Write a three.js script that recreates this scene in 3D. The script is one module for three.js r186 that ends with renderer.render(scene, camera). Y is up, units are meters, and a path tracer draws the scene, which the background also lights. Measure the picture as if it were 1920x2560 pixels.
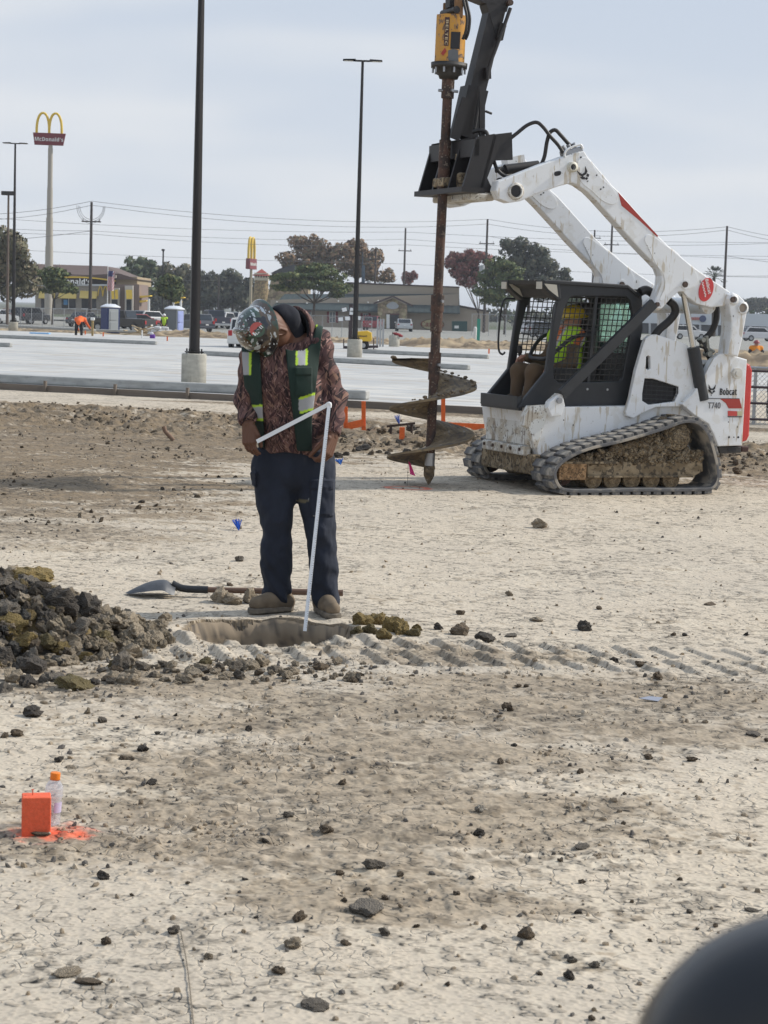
import * as THREE from 'three';
import { mergeGeometries, mergeVertices, toCreasedNormals } from 'three/addons/utils/BufferGeometryUtils.js';
import { RoundedBoxGeometry } from 'three/addons/geometries/RoundedBoxGeometry.js';
import { TextGeometry } from 'three/addons/geometries/TextGeometry.js';
import { FontLoader } from 'three/addons/loaders/FontLoader.js';

// ---------------------------------------------------------------- camera
const V = (x, y, z) => new THREE.Vector3(x, y, z);
const R = Math.PI / 180, FOC = 5000, EYE = 1.7;
const scene = new THREE.Scene();
const camera = new THREE.PerspectiveCamera(2 * Math.atan(1280 / FOC) / R, 0.75, 0.05, 6000);
camera.position.set(0, EYE, 0);
camera.rotation.order = 'YXZ';
camera.rotation.set(-Math.atan(500 / FOC), 0, 1.7 * R);
camera.focus = 14;
camera.userData.fStop = 14;
camera.updateMatrixWorld(true);
scene.add(camera);

// ---------------------------------------------------------------- noise
function rng(seed) { let s = (seed * 2654435761) >>> 0 || 1; return () => { s |= 0; s = (s + 0x6d2b79f5) | 0; let t = Math.imul(s ^ (s >>> 15), 1 | s); t = (t + Math.imul(t ^ (t >>> 7), 61 | t)) ^ t; return ((t ^ (t >>> 14)) >>> 0) / 4294967296; }; }
const hash = (x, y, z) => { let h = Math.imul(x, 374761393) ^ Math.imul(y, 668265263) ^ Math.imul(z, 2147483647 - 1274126177); h = Math.imul(h ^ (h >>> 13), 1274126177); h ^= h >>> 16; return (h >>> 0) / 4294967296; };
const sm = (t) => t * t * (3 - 2 * t), lerp = (a, b, t) => a + (b - a) * t, clamp = (x, a = 0, b = 1) => Math.min(b, Math.max(a, x));
const sstep = (a, b, x) => sm(clamp((x - a) / (b - a)));
function n3(x, y, z) {
  const ix = Math.floor(x), iy = Math.floor(y), iz = Math.floor(z), u = sm(x - ix), v = sm(y - iy), w = sm(z - iz);
  const k = (a) => lerp(lerp(hash(ix, iy, iz + a), hash(ix + 1, iy, iz + a), u), lerp(hash(ix, iy + 1, iz + a), hash(ix + 1, iy + 1, iz + a), u), v);
  return lerp(k(0), k(1), w);
}
function n2(x, y, s = 0, px = 0, py = 0) {            // value noise, optionally tiling with whole periods px, py
  const ix = Math.floor(x), iy = Math.floor(y), u = sm(x - ix), v = sm(y - iy);
  const m = (a, p) => p ? ((a % p) + p) % p : a;
  const a = m(ix, px), b = m(ix + 1, px), c = m(iy, py), d = m(iy + 1, py);
  return lerp(lerp(hash(a, c, s), hash(b, c, s), u), lerp(hash(a, d, s), hash(b, d, s), u), v);
}
const fbm2 = (x, y, o = 4, s = 0, p = 0) => { let a = 0, w = 0.5, t = 0; for (let i = 0; i < o; i++) { a += w * n2(x, y, s + i, p, p); t += w; x *= 2; y *= 2; p *= 2; w *= 0.5; } return a / t; };
const fbm3 = (x, y, z, o = 4) => { let a = 0, w = 0.5, t = 0; for (let i = 0; i < o; i++) { a += w * n3(x, y, z); t += w; x = x * 2 + 7.1; y = y * 2 + 3.3; z = z * 2 + 1.7; w *= 0.5; } return a / t; };

// ---------------------------------------------------------------- sky and sun
const SUN = V(0.764, 0.6, -0.233).normalize();
{
  const w = 1024, h = 512, data = new Float32Array(w * h * 4);
  for (let j = 0; j < h; j++) {
    const el = ((j + 0.5) / h - 0.5) * Math.PI, y = Math.sin(el);
    for (let i = 0; i < w; i++) {
      const az = ((i + 0.5) / w - 0.5) * 2 * Math.PI, x = Math.cos(az) * Math.cos(el), z = Math.sin(az) * Math.cos(el);
      const up = Math.max(0, y), k = 1 / (up + 0.16);
      // thin high veil in long streaks over a pale blue
      const cloud = sstep(0.4, 0.66, fbm2(x * k * 1.3 + 3, z * k * 4.2 + 1.3, 5, 11) * 0.75 + fbm2(x * k * 0.5, z * k * 0.9, 3, 31) * 0.25);
      const sunward = Math.pow(clamp(x * SUN.x + y * SUN.y + z * SUN.z), 6);
      const t = Math.pow(1 - up, 5);
      const c = [lerp(0.47, 0.745, t), lerp(0.575, 0.785, t), lerp(0.74, 0.83, t)];
      const v = [0.80, 0.825, 0.855];
      for (let q = 0; q < 3; q++) data[(j * w + i) * 4 + q] = lerp(c[q], v[q], cloud * 0.8) * (1 + 0.7 * sunward);
      data[(j * w + i) * 4 + 3] = 1;
    }
  }
  const t = new THREE.DataTexture(data, w, h, THREE.RGBAFormat, THREE.FloatType);
  t.mapping = THREE.EquirectangularReflectionMapping; t.magFilter = t.minFilter = THREE.LinearFilter; t.needsUpdate = true;
  scene.background = t; scene.environment = t;
}
const sun = new THREE.DirectionalLight(new THREE.Color(1, 0.93, 0.82), 4.0);
sun.name = 'sun'; sun.position.copy(SUN).multiplyScalar(120).add(V(0, 0, -25)); sun.target.position.set(0, 0, -25);
sun.castShadow = true; sun.shadow.radius = 4; sun.shadow.mapSize.set(4096, 4096);
Object.assign(sun.shadow.camera, { left: -40, right: 40, top: 40, bottom: -40, near: 1, far: 400 });
scene.add(sun, sun.target);
const renderer = new THREE.WebGLRenderer({ antialias: true });
renderer.toneMapping = THREE.LinearToneMapping; renderer.toneMappingExposure = 1;
renderer.shadowMap.enabled = true; renderer.setSize(768, 1024);

// ---------------------------------------------------------------- photo pixel (1920 x 2560) to a direction; distance comes from what a thing stands on
function ray(px, py) { return V((px - 960) / FOC, -(py - 1280) / FOC, -1).applyQuaternion(camera.quaternion); }
function W(px, py, d) { const r = ray(px, py); return r.multiplyScalar(d / -r.z).add(camera.position); }
// gentle lie of the land far away
const far = (d) => d < 106 ? 0 : d < 150 ? -0.72 * sstep(106, 150, d) : d < 180 ? -0.72 : d < 225 ? lerp(-0.72, -0.5, sstep(180, 225, d)) : -0.5;
function G(px, py, y = null) { const r = ray(px, py); let d = 50; for (let i = 0; i < 30; i++) { const h = y ?? far(d); d = clamp((h - EYE) / r.y * -r.z, 1, 900); } return r.multiplyScalar(d / -r.z).add(camera.position); }

// ---------------------------------------------------------------- naming and building helpers
const used = new Map();
const numbered = (n) => { const k = used.get(n) ?? 0; used.set(n, k + 1); return k ? `${n}_${String(k).padStart(3, '0')}` : n; };
function tag(o, label, category, group, kind) { o.userData.label = label; if (category) o.userData.category = category; if (group) o.userData.group = group; if (kind) o.userData.kind = kind; return o; }
function shade(o) { o.castShadow = o.receiveShadow = true; return o; }
function part(name, geo, m, parent) { const o = shade(new THREE.Mesh(Array.isArray(geo) ? join(geo) : geo, m)); o.name = name; if (parent) parent.add(o); return o; }
function top(name, geo, m, label, category, group, kind) { const o = part(numbered(name), geo, m); scene.add(o); return tag(o, label, category, group, kind); }
function thing(name, label, category, p = V(0, 0, 0), turn = 0, group) { const o = new THREE.Group(); o.name = numbered(name); o.position.copy(p); o.rotation.y = turn; scene.add(o); return tag(o, label, category, group); }
function struct(name, geo, m) { const o = part(numbered(name), geo, m); o.userData.kind = 'structure'; scene.add(o); return o; }
function copyOf(root, p, turn, label, group) { const c = root.clone(); c.name = numbered(root.name.replace(/_\d+$/, '')); c.userData = { ...root.userData }; if (label) c.userData.label = label; if (group) c.userData.group = group; if (p) c.position.copy(p); if (turn !== undefined && turn !== null) c.rotation.y = turn; scene.add(c); return c; }
function join(list) {
  const flat = list.flat(3).map((g) => { g = g.index ? g.toNonIndexed() : g.clone(); for (const k of Object.keys(g.attributes)) if (!['position', 'normal', 'uv', 'color'].includes(k)) g.deleteAttribute(k); return g; });
  const anyC = flat.some((g) => g.attributes.color), allUv = flat.every((g) => g.attributes.uv);
  for (const g of flat) { if (!allUv) g.deleteAttribute('uv'); if (!g.attributes.normal) g.computeVertexNormals(); if (anyC && !g.attributes.color) g.setAttribute('color', new THREE.BufferAttribute(new Float32Array(g.attributes.position.count * 3).fill(1), 3)); g.morphAttributes = {}; }
  return mergeGeometries(flat, false);
}
const mv = (g, x, y, z) => g.translate(x, y, z);
function bx(w, h, d, x = 0, y = 0, z = 0, ry = 0, rx = 0, rz = 0) { const g = new THREE.BoxGeometry(w, h, d); if (rx) g.rotateX(rx); if (rz) g.rotateZ(rz); if (ry) g.rotateY(ry); return g.translate(x, y, z); }
function rbx(w, h, d, r, x = 0, y = 0, z = 0, seg = 2) { return new RoundedBoxGeometry(w, h, d, seg, Math.min(r, w / 2.01, h / 2.01, d / 2.01)).translate(x, y, z); }
function rod(a, b, r1, r2 = r1, seg = 10, caps = true) {
  const d = b.clone().sub(a), g = new THREE.CylinderGeometry(r2, r1, d.length(), seg, 1, !caps);
  g.applyQuaternion(new THREE.Quaternion().setFromUnitVectors(V(0, 1, 0), d.clone().normalize())); return g.translate((a.x + b.x) / 2, (a.y + b.y) / 2, (a.z + b.z) / 2);
}
function bar(a, b, w, h, up = V(0, 1, 0)) {            // box beam from a to b
  const d = b.clone().sub(a), L = d.length(), x = d.normalize(), z = x.clone().cross(up).normalize(), y = z.clone().cross(x);
  return new THREE.BoxGeometry(L, h, w).applyMatrix4(new THREE.Matrix4().makeBasis(x, y, z).setPosition(a.clone().add(b).multiplyScalar(0.5)));
}
function tube(pts, r, seg = 24, rad = 8, closed = false) { return new THREE.TubeGeometry(new THREE.CatmullRomCurve3(pts, closed), seg, r, rad, closed); }
function shapeOf(pts, holes = []) { const s = new THREE.Shape(pts.map((p) => new THREE.Vector2(p[0], p[1]))); for (const h of holes) s.holes.push(new THREE.Path(h.map((p) => new THREE.Vector2(p[0], p[1])))); return s; }
function prism(pts, depth, z = 0, holes = [], bevel = 0) {
  const g = new THREE.ExtrudeGeometry(shapeOf(pts, holes), { depth: Math.max(1e-4, depth - 2 * bevel), bevelEnabled: bevel > 0, bevelThickness: bevel, bevelSize: bevel, bevelOffset: -bevel, bevelSegments: 2, curveSegments: 8 });
  return g.translate(0, 0, z + bevel);
}
const smoothLoop = (pts, n = 6) => { const c = new THREE.CatmullRomCurve3(pts.map((p) => V(p[0], p[1], 0)), true, 'centripetal'); return c.getPoints(pts.length * n).slice(0, -1).map((p) => [p.x, p.y]); };
function lathe(profile, seg = 24) { return new THREE.LatheGeometry(profile.map((p) => new THREE.Vector2(p[0], p[1])), seg); }
function boxUV(g, k = 1) {                             // metres as texture coordinates, by the way a face points
  if (g.index) g = g.toNonIndexed(); if (!g.attributes.normal) g.computeVertexNormals();
  const p = g.attributes.position, n = g.attributes.normal, uv = new Float32Array(p.count * 2);
  for (let i = 0; i < p.count; i += 3) {
    const a = Math.abs(n.getX(i) + n.getX(i + 1) + n.getX(i + 2)), b = Math.abs(n.getY(i) + n.getY(i + 1) + n.getY(i + 2)), c = Math.abs(n.getZ(i) + n.getZ(i + 1) + n.getZ(i + 2));
    for (let q = i; q < i + 3; q++) { const x = p.getX(q), y = p.getY(q), z = p.getZ(q); const t = b >= a && b >= c ? [x, z] : a > c ? [z, y] : [x, y]; uv[q * 2] = t[0] * k; uv[q * 2 + 1] = t[1] * k; }
  }
  g.setAttribute('uv', new THREE.BufferAttribute(uv, 2)); return g;
}
function paint(g, f) { const p = g.attributes.position, c = new Float32Array(p.count * 3); for (let i = 0; i < p.count; i++) { const q = f(p.getX(i), p.getY(i), p.getZ(i), i); c[i * 3] = q[0]; c[i * 3 + 1] = q[1]; c[i * 3 + 2] = q[2]; } g.setAttribute('color', new THREE.BufferAttribute(c, 3)); return g; }
const mix3 = (a, b, t) => [lerp(a[0], b[0], t), lerp(a[1], b[1], t), lerp(a[2], b[2], t)];
const rgb = (r, g, b) => new THREE.Color().setRGB(r, g, b);
const std = (c, rough = 0.8, more = {}) => new THREE.MeshStandardMaterial({ color: Array.isArray(c) ? rgb(...c) : c, roughness: rough, ...more });
const vcol = (rough = 0.9, more = {}) => new THREE.MeshStandardMaterial({ vertexColors: true, roughness: rough, ...more });
function tex(n, f, srgb = false, m = n) {              // f(u, v) in 0..1 -> [r, g, b] 0..1
  const d = new Uint8Array(n * m * 4);
  for (let j = 0; j < m; j++) for (let i = 0; i < n; i++) { const c = f((i + 0.5) / n, (j + 0.5) / m), o = (j * n + i) * 4; d[o] = clamp(c[0]) * 255; d[o + 1] = clamp(c[1]) * 255; d[o + 2] = clamp(c[2]) * 255; d[o + 3] = c[3] === undefined ? 255 : clamp(c[3]) * 255; }
  const t = new THREE.DataTexture(d, n, m); t.wrapS = t.wrapT = THREE.RepeatWrapping; t.magFilter = THREE.LinearFilter; t.minFilter = THREE.LinearMipmapLinearFilter; t.generateMipmaps = true; if (srgb) t.colorSpace = THREE.SRGBColorSpace; t.needsUpdate = true; return t;
}
function canvasTex(w, h, draw) { const c = document.createElement('canvas'); c.width = w; c.height = h; const x = c.getContext('2d'); draw(x, w, h); const t = new THREE.CanvasTexture(c); t.colorSpace = THREE.SRGBColorSpace; return t; }
const toS = (l) => Math.pow(clamp(l), 1 / 2.2);
const font = await new FontLoader().loadAsync('fonts/droid/droid_sans_bold.typeface.json');
const serif = await new FontLoader().loadAsync('fonts/droid/droid_serif_bold.typeface.json');
function text(s, size, depth = 0.004, f = font, wide = 1) { const g = new TextGeometry(s, { font: f, size, depth, curveSegments: 4, bevelEnabled: false }); g.computeBoundingBox(); const b = g.boundingBox; g.translate(-(b.min.x + b.max.x) / 2, -(b.min.y + b.max.y) / 2, 0); return g.scale(wide, 1, 1); }
// noise maps shared by many materials
const NZ = tex(512, (u, v) => { const a = fbm2(u * 8, v * 8, 6, 5, 8); return [a, a, a]; });
const SPECK = tex(512, (u, v) => { const a = fbm2(u * 16, v * 16, 5, 77, 16), b = n2(u * 128, v * 128, 3, 128, 128); const k = 0.72 + 0.28 * a + 0.12 * (b - 0.5); return [toS(k), toS(k), toS(k)]; }, true);
const rep = (t, x, y = x) => { const c = t.clone(); c.repeat.set(x, y); c.needsUpdate = true; return c; };

// ================================================================ GROUND
const HOLE = [-0.585, -10.42, 0.425];                 // augered hole, 0.85 m across like the auger
const SITE = 24 * R, SX = V(Math.cos(SITE), 0, Math.sin(SITE)), SZ = V(-Math.sin(SITE), 0, Math.cos(SITE));   // the site's own axes: along the kerbs, and towards the camera
const EDGE = G(600, 1004);                             // foot of the slab's front edge
const overEdge = (x, z) => (x - EDGE.x) * SZ.x + (z - EDGE.z) * SZ.z;   // metres in front of that edge
const brownSpots = [[120, 1075, 3.2, 5], [420, 1085, 3.0, 4], [760, 1075, 2.6, 3], [1000, 1100, 2.8, 2.5], [1880, 1150, 2.5, 3], [60, 1180, 1.6, 2.6], [250, 1160, 1.2, 1.8], [40, 1250, 1.6, 1.8], [120, 1215, 1.5, 1.6], [300, 1120, 2.4, 2.2], [560, 1110, 2.0, 2.0], [30, 1330, 1.0, 0.9], [430, 1215, 0.8, 0.6], [860, 1960, 0.75, 0.5], [1050, 1900, 0.7, 0.5], [700, 2110, 0.9, 0.35], [1130, 1790, 1.0, 0.6], [1000, 2090, 0.7, 0.3], [800, 1800, 0.6, 0.4], [1350, 1720, 0.8, 0.35], [1780, 1740, 0.55, 0.7], [1500, 1830, 0.7, 0.35], [560, 2080, 0.4, 0.25], [300, 1710, 0.8, 0.5], [1180, 1640, 0.6, 0.3], [950, 2250, 0.4, 0.2], [200, 1330, 0.7, 0.5], [640, 1900, 0.5, 0.3], [1300, 2010, 0.45, 0.2], [400, 2020, 0.5, 0.2]].map(([x, y, a, b]) => { const p = G(x, y, 0); return [p.x, p.z, a, b]; });
const soilMask = (x, z) => {                           // 1 where grey-brown soil lies on the pale crust
  let m = 0; for (const [cx, cz, a, b] of brownSpots) { const q = ((x - cx) / a) ** 2 + ((z - cz) / b) ** 2; if (q < 4) m = Math.max(m, 1 - q / 3.2); }
  const f = overEdge(x, z); m = Math.max(m, 0.95 * (1 - sstep(0.9, 1.6, f)) * sstep(-0.4, 0, f), 0.9 * sstep(3.4, 4.4, f) * (1 - sstep(8, 11.5, f)));
  return m;
};
const roughness = (x, z) => { const f = overEdge(x, z); return sstep(3.4, 5, f) * (1 - sstep(8, 11, f)); };
function gh(x, z) {
  const d = -z; let h = far(d);
  if (d > 3.5 && d < 60) {
    const w = 1 - sstep(45, 58, d), m = clamp(soilMask(x, z)), r = roughness(x, z);
    h += w * ((fbm2(x * 0.6, z * 0.6, 3, 3) - 0.5) * 0.035 + (fbm2(x * 5, z * 5, 4, 9) - 0.5) * (0.006 + 0.01 * m + 0.11 * r) + r * 0.05 * sstep(0.5, 0.8, n2(x * 7, z * 7, 44)));
    if (d < 34) { const c = fbm2(x * 26, z * 26, 2, 19); h += w * (0.003 + 0.008 * m) * (c - 0.5) + m * 0.007 * sstep(0.55, 0.75, n2(x * 17, z * 17, 41)); }
    // pressed tread marks of a wheeled machine, running across in front of the hole
    const zc = -9.93 - 0.03 * x, t = z - zc;
    if (Math.abs(t) < 0.5 && x > -2.2) {
      const row = t < -0.02 ? 0 : 1, s = x * 1.0 + (row ? 0.095 : 0) - t * 0.32, ph = s / 0.19 - Math.floor(s / 0.19);
      const lug = sstep(0.0, 0.09, ph) * (1 - sstep(0.33, 0.42, ph)), inside = (1 - sstep(0.36, 0.4, Math.abs(t))) * sstep(0.01, 0.04, Math.abs(t + 0.02)), fade = sstep(-1.7, -1.3, x) * (0.6 + 0.4 * n2(x * 1.1, 4, 8)) * (1 - 0.2 * sstep(0.4, 1.8, x));
      h += fade * inside * (0.03 * lug - 0.012) + 0.012 * fade * sstep(0.36, 0.4, t) * (1 - sstep(0.42, 0.5, t)) * n2(x * 14, z * 14, 2);
    }
    const t2 = z + 12.6 - 0.05 * x; if (Math.abs(t2) < 0.3 && x > 0.2) { const s = x - t2 * 0.5, ph = s / 0.2 - Math.floor(s / 0.2); h += 0.012 * sstep(0, 0.2, ph) * (1 - sstep(0.3, 0.5, ph)) * (1 - sstep(0.2, 0.3, Math.abs(t2))) * sstep(0.2, 0.6, x) * n2(x * 2, 7, 3); }
    const hr = Math.hypot(x - HOLE[0], z - HOLE[1]), ang = Math.atan2(z - HOLE[1], x - HOLE[0]), rr = HOLE[2] + 0.02 * (n2(ang * 3 + 20, 1, 5) - 0.5);
    if (hr < 1.2) { h += 0.035 * sstep(0.75, 0.47, hr) * n2(x * 9, z * 9, 6); h -= 0.72 * (1 - sstep(rr - 0.012, rr + 0.014, hr)); }
  }
  return h;
}
const crust = [0.525, 0.456, 0.364], crust2 = [0.465, 0.414, 0.345], soil = [0.24, 0.182, 0.118], clayDark = [0.15, 0.122, 0.09], farDirt = [0.24, 0.185, 0.12];
const BASEP = G(90, 2078, 0);
function gcol(x, z) {
  const d = -z; if (d > 400) return [0.1, 0.11, 0.07];
  const a = fbm2(x * 0.45, z * 0.45, 3, 51), b = fbm2(x * 3.1, z * 3.1, 4, 61), e = fbm2(x * 12, z * 12, 3, 71);
  let c = mix3(crust, crust2, clamp(a * 1.6 - 0.3));
  c = mix3(c, [0.585, 0.52, 0.425], sstep(0.5, 0.75, b) * 0.6);
  if (d < 36) {
    const m = soilMask(x, z), grain = b * 0.55 + e * 0.45;
    const s2 = fbm2(x * 34, z * 34, 2, 81), lay = fbm2(x * 1.4, z * 5.5, 4, 85);
    c = mix3(c, soil, sstep(0.22, 0.58, m * 0.6 + (grain - 0.5) * 0.5 + (s2 - 0.5) * 0.4 + (lay - 0.5) * 0.85) * (0.52 + 0.34 * sstep(14, 20, d)));
    c = mix3(c, [0.3, 0.24, 0.17], 0.28 * sstep(0.42, 0.7, m * 0.7 + (b - 0.5) * 0.9 + (a - 0.5) * 0.4));
    c = mix3(c, [0.205, 0.15, 0.09], sstep(0.34, 0.62, m * 0.78 + (grain - 0.5) * 0.9 + (s2 - 0.5) * 0.6 + (lay - 0.5) * 0.5) * 0.85 * sstep(13.5, 18, d));
    c = mix3(c, soil, 0.6 * sstep(0.58, 0.72, b * 0.4 + e * 0.25 + s2 * 0.35));
    c = mix3(c, clayDark, sstep(0.58, 0.72, m * 0.34 + e * 0.4 + s2 * 0.45 - 0.12) * 0.6 * (0.25 + 0.75 * sstep(0.3, 0.7, m)));
    const hr = Math.hypot(x - HOLE[0], z - HOLE[1]); if (hr < 0.46) c = mix3([0.27, 0.215, 0.15], [0.19, 0.16, 0.125], b);
    // sprayed orange paint: round the stake block and a ring on the auger mark
    const q = Math.hypot((x - BASEP.x - 0.05) / 1.5, z - BASEP.z - 0.01); if (q < 0.16) c = mix3(c, [0.82, 0.13, 0.05], sstep(0.11, 0.03, q + (e - 0.5) * 0.12 + (s2 - 0.5) * 0.1) * 0.92);
    const q2 = Math.abs(Math.hypot(x - RING.x, z - RING.z) - 0.2); if (q2 < 0.09) c = mix3(c, [0.8, 0.16, 0.08], sstep(0.055, 0.015, q2 + (e - 0.5) * 0.06) * 0.8);
  } else {
    c = mix3(c, farDirt, sstep(60, 90, d) * clamp(0.55 + b));
    c = mix3(c, [0.42, 0.35, 0.23], sstep(0.5, 0.7, n2(x * 0.05, z * 0.35, 12)) * 0.8 * sstep(80, 100, d));
    c = mix3(c, [0.30, 0.30, 0.28], sstep(176, 182, d));           // street and car parks beyond
    c = mix3(c, [0.07, 0.09, 0.04], sstep(290, 320, d));
  }
  return c;
}
const RING = G(1018, 1222, 0);
{
  const rows = [-2000, -300, -60, -15, 0, 2.5]; for (let d = 4.2; d < 36; d *= d > 9.2 && d < 10.9 ? 1.0013 : 1.0027) rows.push(d); for (let d = 36; d < 4000; d *= 1.035) rows.push(d);
  const cols = []; const extra = [4000, 800, 200, 60, 20, 6, 2]; for (const e of extra) cols.push([-0.25, -e]); for (let i = 0; i <= 370; i++) cols.push([-0.25 + 0.5 * i / 370, 0]); for (const e of extra.slice().reverse()) cols.push([0.25, e]);
  const nr = rows.length, nc = cols.length, pos = new Float32Array(nr * nc * 3), col = new Float32Array(nr * nc * 3), uv = new Float32Array(nr * nc * 2), idx = [];
  for (let j = 0; j < nr; j++) for (let i = 0; i < nc; i++) {
    const d = rows[j], x = cols[i][0] * Math.max(4.2, d) + cols[i][1], z = -d, k = j * nc + i, c = gcol(x, z);
    pos[k * 3] = x; pos[k * 3 + 1] = gh(x, z); pos[k * 3 + 2] = z; col.set(c, k * 3); uv[k * 2] = x / 4.6; uv[k * 2 + 1] = z / 4.6;
    if (j && i) idx.push(k - nc - 1, k - nc, k - 1, k - nc, k, k - 1);
  }
  const g = new THREE.BufferGeometry(); g.setAttribute('position', new THREE.BufferAttribute(pos, 3)); g.setAttribute('color', new THREE.BufferAttribute(col, 3)); g.setAttribute('uv', new THREE.BufferAttribute(uv, 2)); g.setIndex(idx); g.computeVertexNormals();
  // dried flaky crust: plates, cracks and grit, 4.6 m a tile
  const N = 2048, hgt = new Float32Array(N * N), tone = new Float32Array(N * N), rd = rng(5), P = 96;
  const cell = []; for (let i = 0; i < P * P; i++) cell.push([rd(), rd()]);
  for (let j = 0; j < N; j++) for (let i = 0; i < N; i++) {
    const u = i / N, v = j / N;
    const wx = (fbm2(u * 40, v * 40, 2, 21, 40) - 0.5) * 1.5, wy = (fbm2(u * 40, v * 40, 2, 25, 40) - 0.5) * 1.5;
    const cx = u * P + wx, cy = v * P + wy, ix = Math.floor(cx), iy = Math.floor(cy); let f1 = 9, f2 = 9, id = 0;
    for (let b = -1; b <= 1; b++) for (let a = -1; a <= 1; a++) { const q = (((iy + b) % P + P) % P) * P + ((ix + a) % P + P) % P, c = cell[q], dd = (ix + a + c[0] - cx) ** 2 + (iy + b + c[1] - cy) ** 2; if (dd < f1) { f2 = f1; f1 = dd; id = q; } else if (dd < f2) f2 = dd; }
    const edge = Math.sqrt(f2) - Math.sqrt(f1), zone = fbm2(u * 9, v * 9, 4, 33, 9), grit = n2(u * 420, v * 420, 7, 420, 420), mid = fbm2(u * 110, v * 110, 3, 43, 110), soft = fbm2(u * 24, v * 24, 4, 47, 24);
    const cracked = sstep(0.57, 0.72, zone), crack = cracked * (1 - sstep(0.012, 0.02 + 0.06 * mid, edge)) * sstep(0.38, 0.55, n2(u * 60, v * 60, 95, 60, 60));
    const plate = hash(id, 3, 1), rg1 = 1 - Math.abs(2 * n2(u * 120 + wx * 0.8, v * 120 + wy * 0.8, 151, 0, 0) - 1), flake = sstep(0.9, 0.98, rg1) * sstep(0.5, 0.62, fbm2(u * 34, v * 34, 2, 155, 34));
    hgt[j * N + i] = 0.45 + 0.28 * (mid - 0.5) + 0.1 * (grit - 0.5) + 0.13 * (soft - 0.5) + cracked * 0.22 * (plate - 0.5) - 0.28 * crack - 0.18 * flake + 0.2 * sstep(0.63, 0.72, mid);
    tone[j * N + i] = 1 - 0.15 * crack - 0.2 * flake - 0.36 * sstep(0.56, 0.7, mid * 0.75 + soft * 0.35) * sstep(0.35, 0.6, zone + 0.08) - 0.2 * sstep(0.62, 0.8, grit) + 0.10 * (soft - 0.5) - 0.45 * sstep(0.77, 0.86, n2(u * 230, v * 230, 91, 230, 230)) * sstep(0.4, 0.6, soft);
  }
  const map = tex(N, (u, v) => { const t = tone[Math.floor(v * N) * N + Math.floor(u * N)]; return [toS(t), toS(t * 0.985), toS(t * 0.955)]; }, true);
  const bump = tex(N, (u, v) => { const t = hgt[Math.floor(v * N) * N + Math.floor(u * N)]; return [t, t, t]; });
  const m = new THREE.MeshStandardMaterial({ vertexColors: true, map, bumpMap: bump, bumpScale: 0.021, roughness: 0.97 });
  struct('ground', g, m);
}

// ================================================================ CONCRETE, KERBS, LAMP POSTS
const slabTop = 0.1;
const concT = tex(1024, (u, v) => { const s = fbm2(u * 5, v * 40, 5, 3, 5) * 0.6 + fbm2(u * 9, v * 9, 4, 8, 9) * 0.4, k = 0.76 + 0.62 * (s - 0.4) - 0.10 * sstep(0.6, 0.75, fbm2(u * 14, v * 14, 4, 14, 14)); return [toS(k), toS(k), toS(k * 0.99)]; }, true);
const slabT = tex(1024, (u, v) => { const s = fbm2(u * 4, v * 46, 5, 163, 0), b = fbm2(u * 7, v * 16, 4, 167, 0), st = fbm2(u * 12, v * 22, 4, 171, 0); let k = mix3([0.72, 0.74, 0.76], [1.0, 0.98, 0.93], sstep(0.3, 0.7, s)); k = mix3(k, [0.66, 0.68, 0.7], 0.6 * sstep(0.5, 0.68, b)); k = mix3(k, [0.62, 0.53, 0.42], 0.6 * sstep(0.6, 0.72, st)); return k.map(toS); }, true);
const concM = new THREE.MeshStandardMaterial({ color: rgb(0.56, 0.55, 0.53), map: slabT, bumpMap: NZ, bumpScale: 0.003, roughness: 0.55 });
const kerbM = new THREE.MeshStandardMaterial({ color: rgb(0.46, 0.46, 0.44), map: rep(concT, 0.7), bumpMap: NZ, bumpScale: 0.004, roughness: 0.8 });
const boardM = new THREE.MeshStandardMaterial({ color: rgb(0.2, 0.165, 0.135), map: rep(concT, 0.5, 1), roughness: 0.9 });
const siteFrame = new THREE.Matrix4().makeBasis(SX, V(0, 1, 0), SZ);          // local x along the kerbs, z towards the camera
{
  const g = boxUV(new THREE.BoxGeometry(52, slabTop + 0.3, 58, 40, 1, 40).translate(-20, slabTop / 2 - 0.15, -29), 0.1).applyMatrix4(siteFrame.clone().setPosition(EDGE));
  struct('concrete_slab', g, concM);
  const b = boxUV(new THREE.BoxGeometry(52, 0.24, 0.05).translate(-20, 0.0, 0.027), 0.4).applyMatrix4(siteFrame.clone().setPosition(EDGE));
  const form = top('form_board', b, boardM, 'long brown form board along the front edge of the concrete slab', 'form board');
  for (let i = 0; i < 14; i++) { const s = part('stake', bx(0.05, 0.38, 0.05), boardM, form); s.position.copy(EDGE).addScaledVector(SX, -15 + i * 1.55).addScaledVector(SZ, 0.08); s.position.y = 0.02; s.rotation.y = -SITE; }
}
function kerb(a, b, y0, w = 0.16, h = 0.15) {           // a, b: pixels of the foot of its front face
  const p = G(...a, y0), q = G(...b, y0), L = p.distanceTo(q), g = boxUV(rbx(L, h, w, 0.035, 0, h / 2, -w / 2), 1);
  const o = struct('kerb', g, kerbM), d = q.clone().sub(p).normalize(); o.position.copy(p.add(q).multiplyScalar(0.5)); o.rotation.y = Math.atan2(-d.z, d.x);
}
kerb([-260, 945], [914, 1000], slabTop, 0.22, 0.17); kerb([505, 888], [1168, 925], slabTop); kerb([905, 883], [1218, 897], slabTop); kerb([-120, 840], [388, 862], slabTop); kerb([-60, 864], [24, 868], slabTop); kerb([-100, 812], [230, 829], 0, 0.3); kerb([240, 829], [520, 838], 0, 0.3);
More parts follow.
